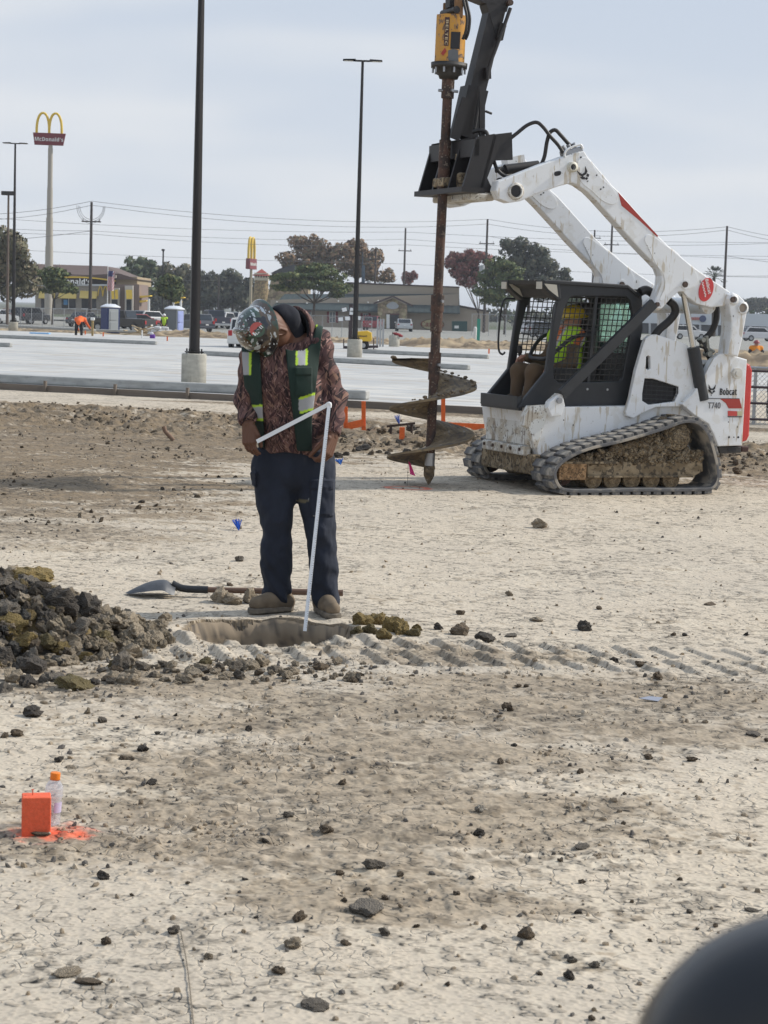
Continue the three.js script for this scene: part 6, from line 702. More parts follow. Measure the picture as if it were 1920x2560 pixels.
// ---- the worker measuring the hole
{
  const DM = 11.2, M = (px, py, dz = 0) => { const p = W(px, py, DM - dz); return [p.x, p.y, p.z]; }, foot = W(735, 1535, DM);
  const man = thing('person', 'person in camouflage hoodie, green vest and navy cargo pants bending over the hole', 'person'); man.position.set(0, 0, 0);
  const mc = V(foot.x, gh(foot.x, foot.z), foot.z); man.position.copy(mc); const loc = (g) => g.translate(-mc.x, -mc.y, -mc.z);
  const J = { pel: M(735, 1118, 0), bel: M(730, 1040, 0.05), che: M(714, 950, 0.13), shL: M(640, 905, 0.14), shR: M(786, 864, 0.1), elL: M(617, 1000, 0.08), wrL: M(621, 1060, 0.2), elR: M(830, 1000, 0.03), wrR: M(832, 1090, 0.17), hiL: M(684, 1170, 0), knL: M(690, 1300, 0.04), anL: M(692, 1488, -0.02), hiR: M(782, 1170, 0), knR: M(800, 1320, 0.05), anR: M(815, 1492, 0.02), nek: M(736, 862, 0.04) };
  const up = V(-0.79, -0.12, 0.6).normalize(), faceD = V(-0.25, -0.93, -0.1).addScaledVector(up, -up.dot(V(-0.25, -0.93, -0.1))).normalize(), sideD = up.clone().cross(faceD).normalize(), brim = W(648, 822, DM - 0.27), hc = brim.clone().addScaledVector(up, -0.055), A3 = (v) => [v.x, v.y, v.z];
  const H = (u, f, s) => A3(hc.clone().addScaledVector(up, u).addScaledVector(faceD, f).addScaledVector(sideD, s));
  // bare body: one surface under the clothes
  const earS = Math.sign(toPx(hc.clone().addScaledVector(sideD, 0.1))[0] - toPx(hc)[0] || 1) || 1;
  const core = [[J.pel, J.bel, 0.13, 0.13], [J.bel, J.che, 0.13, 0.14], [J.shL, J.shR, 0.07, 0.07], [J.che, J.nek, 0.09, 0.05], [J.nek, H(-0.1, -0.01, 0), 0.058, 0.056], [J.shL, J.elL, 0.05, 0.042], [J.elL, J.wrL, 0.04, 0.03], [J.shR, J.elR, 0.05, 0.042], [J.elR, J.wrR, 0.04, 0.03], [J.hiL, J.knL, 0.08, 0.055], [J.knL, J.anL, 0.05, 0.04], [J.hiR, J.knR, 0.08, 0.055], [J.knR, J.anR, 0.05, 0.04]];
  const head = (p) => { let d = Math.min(9, Math.hypot(...p.map((x, i) => x - H(0.0, -0.01, 0)[i])) - 0.094); d = smin(d, cone(p, H(-0.05, 0.045, 0.028), H(-0.05, 0.045, -0.028), 0.058, 0.058), 0.05); d = smin(d, cone(p, H(-0.11, 0.06, 0.012), H(-0.11, 0.06, -0.012), 0.036, 0.036), 0.05); d = smin(d, cone(p, H(-0.025, 0.1, 0), H(-0.055, 0.122, 0), 0.012, 0.017), 0.02); d = smin(d, cone(p, H(-0.09, 0.098, 0.02), H(-0.09, 0.098, -0.02), 0.011, 0.011), 0.012); for (const s of [-1, 1]) { d = smin(d, Math.max(cone(p, H(0.004, -0.014, s * 0.102), H(-0.048, -0.004, s * 0.096), 0.03, 0.019), -cone(p, H(0.0, -0.008, s * 0.128), H(-0.036, 0, s * 0.118), 0.019, 0.011)), 0.012); d = Math.max(d, -(Math.hypot(...p.map((x, i) => x - H(-0.018, 0.112, s * 0.034)[i])) - 0.018)); d = Math.min(d, Math.hypot(...p.map((x, i) => x - H(-0.018, 0.088, s * 0.034)[i])) - 0.016); } return d; };
  const vv = (a) => V(...a), wl = vv(J.wrL), wr = vv(J.wrR);
  const hl = handBones(wl, V(0.1, -0.97, 0.15).normalize(), V(0.8, 0.12, 0.55).normalize(), V(0.45, 0, -0.75).normalize(), 0.62, 1.18, [0.5, 0.5]), hr = handBones(wr, V(-0.28, -0.9, 0.3).normalize(), V(-0.5, 0.35, 0.75).normalize(), V(-0.75, -0.15, -0.55).normalize(), 1.15, 1.2, [0.4, 1.0]);
  const bf = (p) => smin(bones(p, core, 0.06), head(p), 0.03); const all = Object.values(J); const bb = boxOf([...all, A3(hc)], 0.2);
  const g1 = skin(bf, bb[0], bb[1], 0.018), bh = boxOf([A3(hc)], 0.19), handG = (L) => { const b = boxOf(L.flatMap((q) => [q[0], q[1]]), 0.03); return skin((p) => bones(p, L, 0.004), b[0], b[1], 0.0036); }, gHead = skin((p) => smin(head(p), cone(p, J.nek, H(-0.1, -0.01, 0), 0.058, 0.056), 0.03), bh[0], bh[1], 0.005);
  part('body', loc(join([g1, gHead, handG(hl), handG(hr)])), skinM, man);
  // clothes
  const hoC = vv(M(731, 838, 0.11)), open = V(-0.62, 0.12, 0.77).normalize(), hoR = [0.132, 0.165, 0.15];
  const fold = (p, a, f) => a * (fbm3(p[0] * f, p[1] * f * 0.7, p[2] * f, 3) - 0.5);
  const torsoB = [[J.pel, J.bel, 0.165, 0.175], [J.bel, J.che, 0.175, 0.18], [J.shL, J.shR, 0.088, 0.09], [J.che, J.nek, 0.15, 0.085]], armB = [[J.shL, J.elL, 0.08, 0.066], [J.elL, J.wrL, 0.064, 0.045], [J.shR, J.elR, 0.094, 0.082], [J.elR, J.wrR, 0.08, 0.05]];
  const zc = J.bel[2]; const sq = (p) => [p[0], p[1], zc + (p[2] - zc) * 1.12];
  const torso = (p) => bones(sq(p), torsoB, 0.1), arms = (p) => bones(p, armB, 0.03), hemY = M(735, 1132)[1];
  const jk = (p) => { let d = smin(torso(p), arms(p), 0.035); if (Math.abs(d) < 0.04) { const ad = sstep(0.1, 0, arms(p)); d += fold(p, 0.02, 8) + 0.006 * ad * Math.sin(p[1] * 48 - p[0] * 22 + 7 * n3(p[0] * 6, p[1] * 6, p[2] * 6)) + 0.004 * Math.sin(p[0] * 40 + p[1] * 16 + 8 * n3(p[0] * 5, p[1] * 5, p[2] * 5)); d = Math.max(d, -ell(p, [hoC.x, hoC.y + 0.065, hoC.z], [0.115, 0.125, 0.13])); } d = Math.max(d, hemY - p[1] + 0.012 * Math.sin(p[0] * 20)); for (const [w, e] of [[J.wrL, J.elL], [J.wrR, J.elR]]) { const q = [p[0] - w[0], p[1] - w[1], p[2] - w[2]], a = V(w[0] - e[0], w[1] - e[1], w[2] - e[2]).normalize(), t = q[0] * a.x + q[1] * a.y + q[2] * a.z; if (Math.hypot(...q) < 0.14 && arms(p) < torso(p) + 0.02) d = Math.max(d, t + 0.004); } return d; };
  
  const jb = boxOf([J.pel, J.che, J.shL, J.shR, J.elL, J.wrL, J.elR, J.wrR], 0.2); part('hoodie', flatUV(loc(skin(jk, jb[0], jb[1], 0.0085, () => [0.72, 0.62, 0.64])), 1.9), camoM, man);
  // hood: hollow cup lying round the back of the neck
   
  const ho = boxOf([A3(hoC)], 0.24), shell = (i, o) => (p) => { const q = [p[0] - hoC.x, p[1] - hoC.y, p[2] - hoC.z], k = ell(p, A3(hoC), hoR) + fold(p, 0.025, 11), t = q[0] * open.x + q[1] * open.y + q[2] * open.z; return Math.max(k + o, -(k + i), t + 0.0); };
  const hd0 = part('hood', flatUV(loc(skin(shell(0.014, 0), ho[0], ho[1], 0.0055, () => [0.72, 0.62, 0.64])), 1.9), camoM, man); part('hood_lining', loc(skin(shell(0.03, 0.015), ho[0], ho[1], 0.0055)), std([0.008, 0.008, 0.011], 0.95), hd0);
  part('neck_gaiter', loc(skin((p) => Math.max(smin(cone(p, J.nek, H(-0.125, -0.035, 0), 0.078, 0.07), cone(p, H(-0.125, -0.035, 0), H(-0.075, -0.06, 0), 0.07, 0.062), 0.03) + fold(p, 0.02, 14), -(head(p) - 0.002)), ho[0], ho[1], 0.0065)), std([0.009, 0.011, 0.019], 0.95), man);
  // vest: open down the middle, sleeveless, with reflective tape
  const pxOf = (p) => toPx(V(...p)), lineX = (y, a, b) => lerp(a[0], b[0], clamp((y - a[1]) / (b[1] - a[1]), -0.3, 1.3));
  const vest = (p) => { let t = torso(p); if (Math.abs(t - 0.015) > 0.05) return t; t += fold(p, 0.02, 9); const [x, y] = pxOf(p); let d = Math.max(t - 0.024, -(t - 0.006)); if (p[2] > J.bel[2] - 0.05) { const l = lineX(y, [650, 880], [662, 1120]), r = lineX(y, [716, 900], [744, 1140]); d = Math.max(d, Math.min(x - l, r - x) / 446); if (x > r && y > 916 && y < 990 && x > 737 && x < 782) d = Math.min(d, Math.max(t - (y < 937 ? 0.044 : 0.036), -(t - 0.006), (Math.abs(x - 759) - 21) / 446, (Math.abs(y - 953) - 36) / 446)); } d = Math.max(d, (pxOf(p)[1] - (x > 720 ? 1128 : 1120)) / 446, (x - lineX(y, [806, 830], [786, 1000])) / 446, (lineX(y, [604, 880], [614, 1010]) - x) / 446, -(ell(p, A3(hoC), hoR) - 0.004)); return d; };
  const lime = [0.42, 0.62, 0.05], silver = [0.33, 0.34, 0.36], vg = [0.0095, 0.027, 0.021], blk = [0.012, 0.013, 0.014];
  const tape = (p) => { const [x, y] = pxOf(p); if (p[2] < J.bel[2]) return vg; const band = (x0, x1, y0, y1, vert) => x > x0 && x < x1 && y > y0 && y < y1 ? (vert ? (Math.min(x - x0, x1 - x) < 5.5 ? lime : silver) : (Math.min(y - y0, y1 - y) < 6 ? lime : silver)) : null; if (x < 690) { const b = band(604, 628.5, 880, 938, true); if (b) return x > 622 ? lime : silver; return band(600, 664, 1012, 1052, false) ?? vg; } if (y < 858) { const c = lineX(y, [779, 812], [752, 858]); if (Math.abs(x - c) < 15) return x > c + 7 ? lime : x < c - 11 ? lime : silver; } if (x > 738 && x < 771 && y >= 858 && y < 869) return blk; const v = band(739, 769, 868, 913, true); if (v) return v; const c2 = band(748, 800, 990 - (x - 760) * 0.3, 1032 - (x - 760) * 0.3, false); return c2 ?? (fbm3(p[0] * 5, p[1] * 5, p[2] * 5, 2) > 0.62 ? [0.008, 0.022, 0.017] : vg); };
  part('vest', loc(skin(vest, jb[0], jb[1], 0.0072, tape)), clothM, man);
  // cargo pants
  const legB = [[J.pel, M(735, 1170, 0), 0.15, 0.15], [M(734, 1170, 0), M(726, 1240, 0), 0.13, 0.055], [M(690, 1130, 0), J.hiL, 0.115, 0.125], [M(780, 1130, 0), J.hiR, 0.115, 0.12], [J.hiL, J.knL, 0.122, 0.096], [J.knL, J.anL, 0.09, 0.085], [J.hiR, J.knR, 0.118, 0.092], [J.knR, J.anR, 0.092, 0.075]], cuffL = M(0, 1505)[1], cuffR = M(0, 1508)[1];
  const pants = (p) => { let d = bones(p, legB, 0.025); if (Math.abs(d) < 0.05) { const low = sstep(M(0, 1280)[1], M(0, 1500)[1], p[1]); d += fold(p, 0.044, 9) + fold(p, 0.014, 26) + (0.001 + 0.006 * low) * Math.sin((p[1] * 46) + p[0] * 60 + 9 * n3(p[0] * 7, p[1] * 5, p[2] * 7)); const [x, y] = pxOf(p); if (x > 776 && x < 836 && y > 1200 && y < 1290) d -= y < 1222 ? 0.022 : 0.014; if (x < 640 && y > 1180 && y < 1215) d -= 0.012; } return Math.max(d, lerp(cuffL, cuffR, clamp((p[0] - J.anL[0]) / (J.anR[0] - J.anL[0]))) - p[1] + 0.008 * Math.sin(p[0] * 50), p[1] - M(0, 1100)[1]); };
  const pb = boxOf([J.pel, J.hiL, J.anL, J.hiR, J.anR], 0.2); part('cargo_pants', loc(skin(pants, pb[0], pb[1], 0.0095, (p) => { const [x, y] = pxOf(p); if (((x - 757) / 15) ** 2 + ((y - 1252) / 4.5) ** 2 < 1) return [0.13, 0.115, 0.07]; if (n2(x * 0.14, y * 0.2, 303) > 0.975 && y > 1230 && x > 730) return [0.26, 0.27, 0.29]; const a = fbm2(p[0] * 12, p[1] * 8, 4, 301); return mix3([0.007, 0.0105, 0.0205], [0.019, 0.025, 0.043], a); })), clothM, man);
  // work boots
  for (const [an, toe, heel] of [[J.anL, M(640, 1524, 0.1), M(715, 1516, -0.03)], [J.anR, M(832, 1536, 0.22), M(803, 1521, -0.02)]]) { const gy0 = gh(an[0], an[2]) + 0.012, T = [toe[0], gy0 + 0.045, toe[2]], Hl = [heel[0], gy0 + 0.045, heel[2]], md = [0, 1, 2].map((i) => lerp(Hl[i], T[i], 0.55)); const up2 = (p) => Math.max(Math.min(bones(p, [[Hl, [an[0], an[1] + 0.05, an[2]], 0.044, 0.052], [Hl, md, 0.042, 0.046], [[md[0], md[1] + 0.018, md[2]], T, 0.043, 0.041]], 0.035), 9), gy0 - p[1]); const sole = (p) => Math.max(bones([p[0], gy0 + 0.02, p[2]], [[[Hl[0], gy0 + 0.02, Hl[2]], [T[0], gy0 + 0.02, T[2]], 0.045, 0.048]], 0.01), Math.abs(p[1] - gy0 - 0.01) - 0.015); const b = boxOf([T, Hl, [an[0], an[1] + 0.05, an[2]]], 0.09); const bt = part('boot', loc(skin(up2, b[0], b[1], 0.006, (p) => mix3([0.06, 0.044, 0.03], [0.24, 0.185, 0.125], fbm3(p[0] * 22, p[1] * 22, p[2] * 22, 3)))), clothM, man); part('boot_sole', loc(skin(sole, b[0], b[1], 0.006, (p) => mix3([0.05, 0.045, 0.04], [0.25, 0.21, 0.16], fbm3(p[0] * 30, p[1] * 30, p[2] * 30, 3)))), clothM, bt); }
  // glossy camouflage hard hat
  const dome = []; for (let i = 0; i <= 12; i++) { const a = i / 12 * Math.PI / 2; dome.push([Math.sin(a) * 0.128 + 1e-4, Math.cos(a) * 0.125 + 0.008]); } dome.push([0.13, 0.0], [0.154, -0.012], [0.16, -0.02], [0.155, -0.022], [0.125, -0.008], [0.118, 0.01], [0.1, 0.08], [0, 0.115]);
  const hg = lathe(dome, 96); const hatT = canvasTex(1024, 512, (c, w, h) => { c.fillStyle = '#3a4a3e'; c.fillRect(0, 0, w, h); const r = rng(99), blob = (col, n, s0, s1, ax) => { for (let i = 0; i < n; i++) { const x = r() * w, y = r() * h, s = s0 + (s1 - s0) * r(); c.fillStyle = col; c.beginPath(); for (let k = 0; k < 14; k++) { const a = k / 14 * 6.283, q = s * (0.55 + 0.7 * r()); c.lineTo(x + Math.cos(a) * q * ax, y + Math.sin(a) * q); } c.closePath(); c.fill(); } }; blob('#4a3a28', 26, 40, 90, 1.6); blob('#2c463a', 26, 30, 70, 1.4); blob('#14151d', 26, 30, 66, 1.6); blob('#3c2a1e', 14, 20, 50, 1.5); blob('#b4bcc0', 120, 5, 15, 2.4); blob('#d2d8dc', 150, 2, 7, 1.8); blob('#a04038', 5, 7, 14, 1.2); });
  const hat = part('hard_hat', hg, new THREE.MeshPhysicalMaterial({ map: hatT, roughness: 0.2, clearcoat: 1, clearcoatRoughness: 0.03 }), man); { const zA = up.clone(), xA = sideD.clone(), yq = new THREE.Matrix4().makeBasis(xA, zA, xA.clone().cross(zA)); hat.quaternion.setFromRotationMatrix(yq); } hat.position.copy(brim).sub(mc);
  const rdg = part('hat_ridge', tube(Array.from({ length: 9 }, (_, i) => { const a = (0.1 + 0.8 * i / 8) * Math.PI; return V(Math.cos(a) * 0.128, Math.sin(a) * 0.125 + 0.01, 0); }), 0.011, 24, 8), hat.material, hat); rdg.scale.z = 1.6; rdg.rotation.y = 0.25;
  const bd = part('round_badge', new THREE.CircleGeometry(0.041, 24), new THREE.MeshPhysicalMaterial({ map: canvasTex(128, 128, (c) => { c.fillStyle = '#21493b'; c.fillRect(0, 0, 128, 128); c.fillStyle = '#b54a4a'; c.beginPath(); c.arc(64, 64, 64, Math.PI, 0); c.fill(); c.fillStyle = '#16181c'; c.beginPath(); c.arc(78, 76, 26, 0, 7); c.fill(); c.fillStyle = '#dfe4e6'; for (const [x, y, w, h] of [[12, 50, 14, 34], [30, 66, 8, 26], [54, 60, 10, 12], [70, 66, 8, 26], [88, 58, 8, 30], [104, 60, 8, 30], [44, 84, 18, 7]]) c.fillRect(x, y, w, h); }), roughness: 0.25, clearcoat: 1 }), hat); { const n = W(644, 824, DM - 0.5).sub(hat.position.clone().add(mc)).normalize(); const cdir = V(0.05, -0.02, 1).normalize().applyQuaternion(hat.quaternion.clone().invert()); const dn = cdir; bd.position.set(dn.x * 0.136, dn.y * 0.134 + 0.01, dn.z * 0.136); bd.quaternion.setFromUnitVectors(V(0, 0, 1), dn); }
  // white measuring stick folded in two
  const rule = thing('folding_rule', 'white folding measuring rule bent at an elbow and dipped into the hole', 'measuring rule', vv(M(823, 1010, 0.24))), o = rule.position, rM = std([0.78, 0.8, 0.82], 0.4), k1 = vv(M(642, 1104, 0.27)).sub(o), tip = (() => { const p = W(762, 1578, 10.6); return p; })().sub(o), grip = vv(M(808, 1139, 0.2)).sub(o);
  part('short_leg', boxUV(bar(V(0, 0, 0), k1, 0.008, 0.022, V(0, 1, 0))), rM, rule); part('long_leg', boxUV(bar(V(0, 0, 0), tip, 0.008, 0.019, V(1, 0, 0))), rM, rule); part('elbow', tube([V(-0.02, -0.012, 0), V(-0.006, 0.002, 0), V(0.004, 0.002, 0), V(0.004, -0.02, 0)], 0.0095, 12, 8), rM, rule);
  { const m = std([0.08, 0.08, 0.09], 0.6), d = tip.clone().normalize(), list = []; for (let i = 6; i < 100; i++) { const p = d.clone().multiplyScalar(i * 0.0125); list.push(bar(p.clone().add(V(i % 4 ? 0.004 : -0.001, 0, 0.0046)), p.clone().add(V(0.009, 0, 0.0046)), 0.0008, 0.0014)); } part('ruler_marks', list, m, rule).userData.kind = 'stuff'; }
  part('joint_band', rbx(0.026, 0.01, 0.014, 0.002, 0, 0, 0), std([0.05, 0.05, 0.05], 0.5), rule).position.copy(grip);
}
// ---- the operator in the cab, and three workers far off
function worker(label, J, o) {                          // J: joints in world space (arrays)
  const t = thing('person', label, 'person', V(...J.base)), mc = t.position, loc = (g) => g.translate(-mc.x, -mc.y, -mc.z), c = o.cell, k = o.k ?? 1;
  const L = [[J.pel, J.che, 0.13 * k, 0.14 * k], [J.shA, J.shB, 0.08 * k, 0.08 * k], [J.che, J.nek, 0.1 * k, 0.06 * k], [J.nek, J.hed, 0.055 * k, 0.06 * k], [J.shA, J.elA, 0.058 * k, 0.048 * k], [J.elA, J.wrA, 0.046 * k, 0.036 * k], [J.shB, J.elB, 0.058 * k, 0.048 * k], [J.elB, J.wrB, 0.046 * k, 0.036 * k], [J.hiA, J.knA, 0.09 * k, 0.066 * k], [J.knA, J.anA, 0.062 * k, 0.05 * k], [J.hiB, J.knB, 0.09 * k, 0.066 * k], [J.knB, J.anB, 0.062 * k, 0.05 * k]];
  const fd = V(...o.face).normalize(), hd = (p) => { let d = ell(p, J.hed, [0.082, 0.115, 0.088]); const n = [J.hed[0] + fd.x * 0.09, J.hed[1] - 0.02, J.hed[2] + fd.z * 0.09]; d = smin(d, Math.hypot(p[0] - n[0], p[1] - n[1], p[2] - n[2]) - 0.017, 0.02); return smin(d, Math.hypot(p[0] - J.hed[0] - fd.x * 0.045, p[1] - J.hed[1] + 0.085, p[2] - J.hed[2] - fd.z * 0.045) - 0.042, 0.04); };
  const hands = o.hands ? [handBones(V(...J.wrA), V(...o.hands[0]).normalize(), V(0.3, 0.9, 0.3).normalize(), V(...o.hands[1]).normalize(), 0.8, 1, [0.4, 0.6]), handBones(V(...J.wrB), V(...o.hands[0]).normalize(), V(0.3, 0.9, 0.3).normalize(), V(...o.hands[1]).normalize(), 0.8, 1, [0.4, 0.6])] : [];
  const pts = Object.values(J), bb = boxOf(pts, 0.22); const thin = L.map((b) => [b[0], b[1], b[2] - 0.015, b[3] - 0.008]);
  const handG = hands.map((h) => { const b = boxOf(h.flatMap((q) => [q[0], q[1]]), 0.03); return skin((p) => bones(p, h, 0.008), b[0], b[1], 0.006); }), tips = o.hands ? [] : [[J.wrA, J.fiA, 0.04, 0.035], [J.wrB, J.fiB, 0.04, 0.035]];
  part('body', loc(join([skin((p) => smin(bones(p, [...thin, ...tips], 0.05), hd(p), 0.02), bb[0], bb[1], c), ...handG])), o.skin ?? skinP, t);
  const cloth = (list, pad, cut, col, name) => part(name, loc(skin((p) => Math.max(bones(p, list.map((b) => [b[0], b[1], b[2] + pad, b[3] + pad]), 0.05) + (Math.abs(pad) < 1 ? 0.012 * (n3(p[0] * 14, p[1] * 14, p[2] * 14) - 0.5) : 0), cut ? cut(p) : -9), bb[0], bb[1], c, col)), clothM, t);
  cloth(L.slice(8).concat([[J.pel, J.pel, 0.13 * k, 0.13 * k]]), 0.014, null, () => o.pants, 'trousers'); cloth([L[0], L[1], ...L.slice(4, 8)], 0.012, null, () => o.shirt, 'shirt'); cloth([L[0], L[1]], 0.034, null, o.vest, 'vest');
  for (const s of ['A', 'B']) part('boot', loc(skin((p) => bones(p, [[J['an' + s], J['to' + s], 0.055, 0.048]], 0.02), ...boxOf([J['an' + s], J['to' + s]], 0.1), c)), std([0.08, 0.06, 0.045], 0.9), t);
  const q = new THREE.Quaternion().setFromUnitVectors(V(0, 1, 0), V(...(o.up ?? [0, 1, 0])).normalize()); const pr = []; for (let i = 0; i <= 8; i++) { const a = i / 8 * Math.PI / 2; pr.push([Math.sin(a) * 0.125 + 1e-4, Math.cos(a) * 0.115]); } pr.push([0.13, -0.005], [0.165, -0.018], [0.16, -0.024], [0.12, -0.01], [0, 0.09]); const h = part('hard_hat', lathe(pr, 32), new THREE.MeshPhysicalMaterial({ color: rgb(...o.hat), roughness: 0.4, clearcoat: 0.4 }), t); h.position.set(J.hed[0] - mc.x, J.hed[1] + 0.045 - mc.y, J.hed[2] - mc.z); h.quaternion.copy(q); return t;
}
{ // operator: seated, looking out to the front
  const Lw = (u, v, w) => { const p = V(u, v, w).applyMatrix4(loaderM4); return [p.x, p.y, p.z]; }, L3 = (px, py, w) => { const q = lw(w)(px, py); return Lw(q[0], q[1], w); };
  const f = LF; const hv = (p) => { const [x, y] = toPx(V(...p)); const s = (x - y * -0.55); return Math.abs(((s + 20) % 62) - 12) < 9 ? [0.6, 0.16, 0.05] : Math.abs(((s + 20) % 62) - 22) < 6 ? [0.45, 0.45, 0.45] : [0.45, 0.72, 0.04]; };
  const J = { base: Lw(0.3, 1.05, 1), pel: Lw(0.3, 1.14, 1), che: Lw(0.29, 1.43, 1), shA: Lw(0.3, 1.5, 0.82), shB: Lw(0.3, 1.5, 1.18), nek: Lw(0.32, 1.58, 1), hed: L3(1434, 800, 1), elA: Lw(0.36, 1.24, 0.76), wrA: Lw(0.55, 1.2, 0.74), elB: Lw(0.4, 1.25, 1.26), wrB: Lw(0.6, 1.28, 1.26), hiA: Lw(0.32, 1.08, 0.9), knA: Lw(0.74, 1.15, 0.84), anA: Lw(0.78, 0.88, 0.86), toA: Lw(0.84, 0.87, 0.86), hiB: Lw(0.32, 1.08, 1.1), knB: Lw(0.74, 1.15, 1.16), anB: Lw(0.78, 0.88, 1.14), toB: Lw(0.84, 0.87, 1.14) };
  worker('person in yellow hard hat and lime vest sitting at the loader controls', J, { cell: 0.013, face: [f.x, 0, f.z], pants: [0.11, 0.072, 0.042], shirt: [0.13, 0.09, 0.055], vest: hv, hat: [0.6, 0.42, 0.02], up: [-0.12, 1, 0.05], hands: [[f.x, -0.15, f.z], [0.1, -1, 0.1]] });
}
{ // bent over at the far kerb, back to us
  const d = 99, P = (px, py, dz = 0) => { const p = W(px, py, d - dz); return [p.x, p.y, p.z]; }, b = G(197, 843, 0), c = [b.x, 0.03, b.z]; const Q = (x, y, z) => [c[0] + x, c[1] + y, c[2] + z];
  worker('person in bright orange vest stooping over the far kerb', { base: c, pel: Q(0, 0.72, 0.05), che: Q(0.03, 0.86, -0.22), shA: Q(-0.17, 0.85, -0.3), shB: Q(0.22, 0.85, -0.3), nek: Q(0.03, 0.78, -0.4), hed: Q(0.03, 0.66, -0.5), elA: Q(-0.2, 0.55, -0.4), wrA: Q(-0.1, 0.32, -0.5), fiA: Q(-0.08, 0.25, -0.5), elB: Q(0.36, 0.62, -0.3), wrB: Q(0.5, 0.42, -0.3), fiB: Q(0.53, 0.36, -0.3), hiA: Q(-0.1, 0.68, 0.05), knA: Q(-0.13, 0.38, 0), anA: Q(-0.14, 0.06, 0.05), toA: Q(-0.15, 0.04, -0.1), hiB: Q(0.1, 0.68, 0.05), knB: Q(0.13, 0.38, 0), anB: Q(0.14, 0.06, 0.05), toB: Q(0.15, 0.04, -0.1) }, { cell: 0.025, face: [0, -0.4, -1], pants: [0.012, 0.012, 0.015], shirt: [0.6, 0.1, 0.025], vest: () => [0.8, 0.14, 0.03], hat: [0.05, 0.045, 0.04], up: [0, 0.2, -1], skin: skinM });
  const stand = (label, base, col, hat, pants, crouch) => { const y = crouch ? 0.5 : 1, S = (x, v, z) => [base.x + x, base.y + v * y, base.z + z]; worker(label, { base: [base.x, base.y, base.z], pel: S(0, 0.95, 0), che: S(0, 1.28, 0.03), shA: S(-0.18, 1.4, 0), shB: S(0.18, 1.4, 0), nek: S(0, 1.46, 0.02), hed: [base.x, base.y + 1.46 * y + 0.14, base.z + 0.04], elA: S(-0.25, 1.12, 0.03), wrA: S(-0.2, 0.9, 0.14), fiA: S(-0.19, 0.82, 0.16), elB: S(0.25, 1.12, 0.03), wrB: S(0.2, 0.9, 0.14), fiB: S(0.19, 0.82, 0.16), hiA: S(-0.1, 0.9, 0), knA: S(-0.11, 0.5, crouch ? 0.3 : 0.02), anA: [base.x - 0.12, base.y + 0.06, base.z], toA: [base.x - 0.13, base.y + 0.04, base.z + 0.14], hiB: S(0.1, 0.9, 0), knB: S(0.11, 0.5, crouch ? 0.3 : 0.02), anB: [base.x + 0.12, base.y + 0.06, base.z], toB: [base.x + 0.13, base.y + 0.04, base.z + 0.14] }, { cell: 0.028, face: [0.1, 0, 1], pants, shirt: [0.03, 0.03, 0.035], vest: () => col, hat }); };
  const w1 = W(410, 830, 160); w1.y = far(160); stand('person in white hard hat and lime vest standing behind the sandbags', w1, [0.4, 0.62, 0.05], [0.75, 0.75, 0.75], [0.02, 0.02, 0.025]); const w2 = W(1889, 900, 80); w2.y = 0; stand('person in orange vest and red hard hat crouching beyond the loader tail', w2, [0.7, 0.25, 0.03], [0.25, 0.04, 0.04], [0.02, 0.022, 0.035], true);
}

// ================================================================ SPOIL, CLODS AND SMALL THINGS
{
  const r = HOLE[2] - 0.006, g = new THREE.CylinderGeometry(r, r - 0.02, 0.72, 120, 26, true), p = g.attributes.position; for (let i = 0; i < p.count; i++) { const a = Math.atan2(p.getZ(i), p.getX(i)), y = p.getY(i), q = 1 + 0.07 * (fbm2((a + 4) * 5, y * 12, 4, 4, 0) - 0.5); let X = p.getX(i) * q, Z = p.getZ(i) * q, Y = y - 0.375; if (y > 0.35) { const R2 = HOLE[2] + 0.05 + 0.03 * n2(a * 8 + 40, 1, 3), cx = Math.cos(a) * R2, cz = Math.sin(a) * R2; X = cx; Z = cz; Y = gh(HOLE[0] + cx, HOLE[1] + cz) - 0.004; } else if (y > 0.32) { X *= 1.04; Z *= 1.04; Y = gh(HOLE[0] + Math.cos(a) * 0.47, HOLE[1] + Math.sin(a) * 0.47) - 0.008 - 0.02 * n2(a * 12 + 60, 2, 5); } p.setXYZ(i, X, Y, Z); } g.computeVertexNormals(); g.translate(HOLE[0], 0, HOLE[1]);
  paint(g, (x, y, z) => { const a = Math.atan2(z - HOLE[1], x - HOLE[0]), b = fbm2(a * 8 + 30, y * 14, 4, 15); return mix3(mix3([0.18, 0.145, 0.105], [0.33, 0.265, 0.19], b), [0.1, 0.085, 0.07], sstep(0.55, 0.7, fbm2(a * 14, y * 40, 3, 17))); }); struct('hole_wall', g, vcol(0.97, { side: THREE.DoubleSide }));
}
const clodT = tex(256, (u, v) => { const a = fbm2(u * 9, v * 9, 5, 141, 9), k = 0.62 + 0.6 * (a - 0.3); return [toS(k), toS(k), toS(k)]; }, true), clodB = tex(256, (u, v) => { const a = fbm2(u * 12, v * 12, 5, 145, 12); return [a, a, a]; });
const tone = (a, b) => new THREE.MeshStandardMaterial({ color: rgb(...a), map: clodT, bumpMap: clodB, bumpScale: b ?? 0.012, roughness: 0.96 });
const TN = { dark: tone([0.09, 0.076, 0.062]), grey: tone([0.2, 0.172, 0.138]), ochre: tone([0.25, 0.18, 0.065]), olive: tone([0.17, 0.135, 0.06]), tan: tone([0.42, 0.345, 0.25]), brown: tone([0.2, 0.15, 0.1]), pale: tone([0.5, 0.46, 0.39]) };
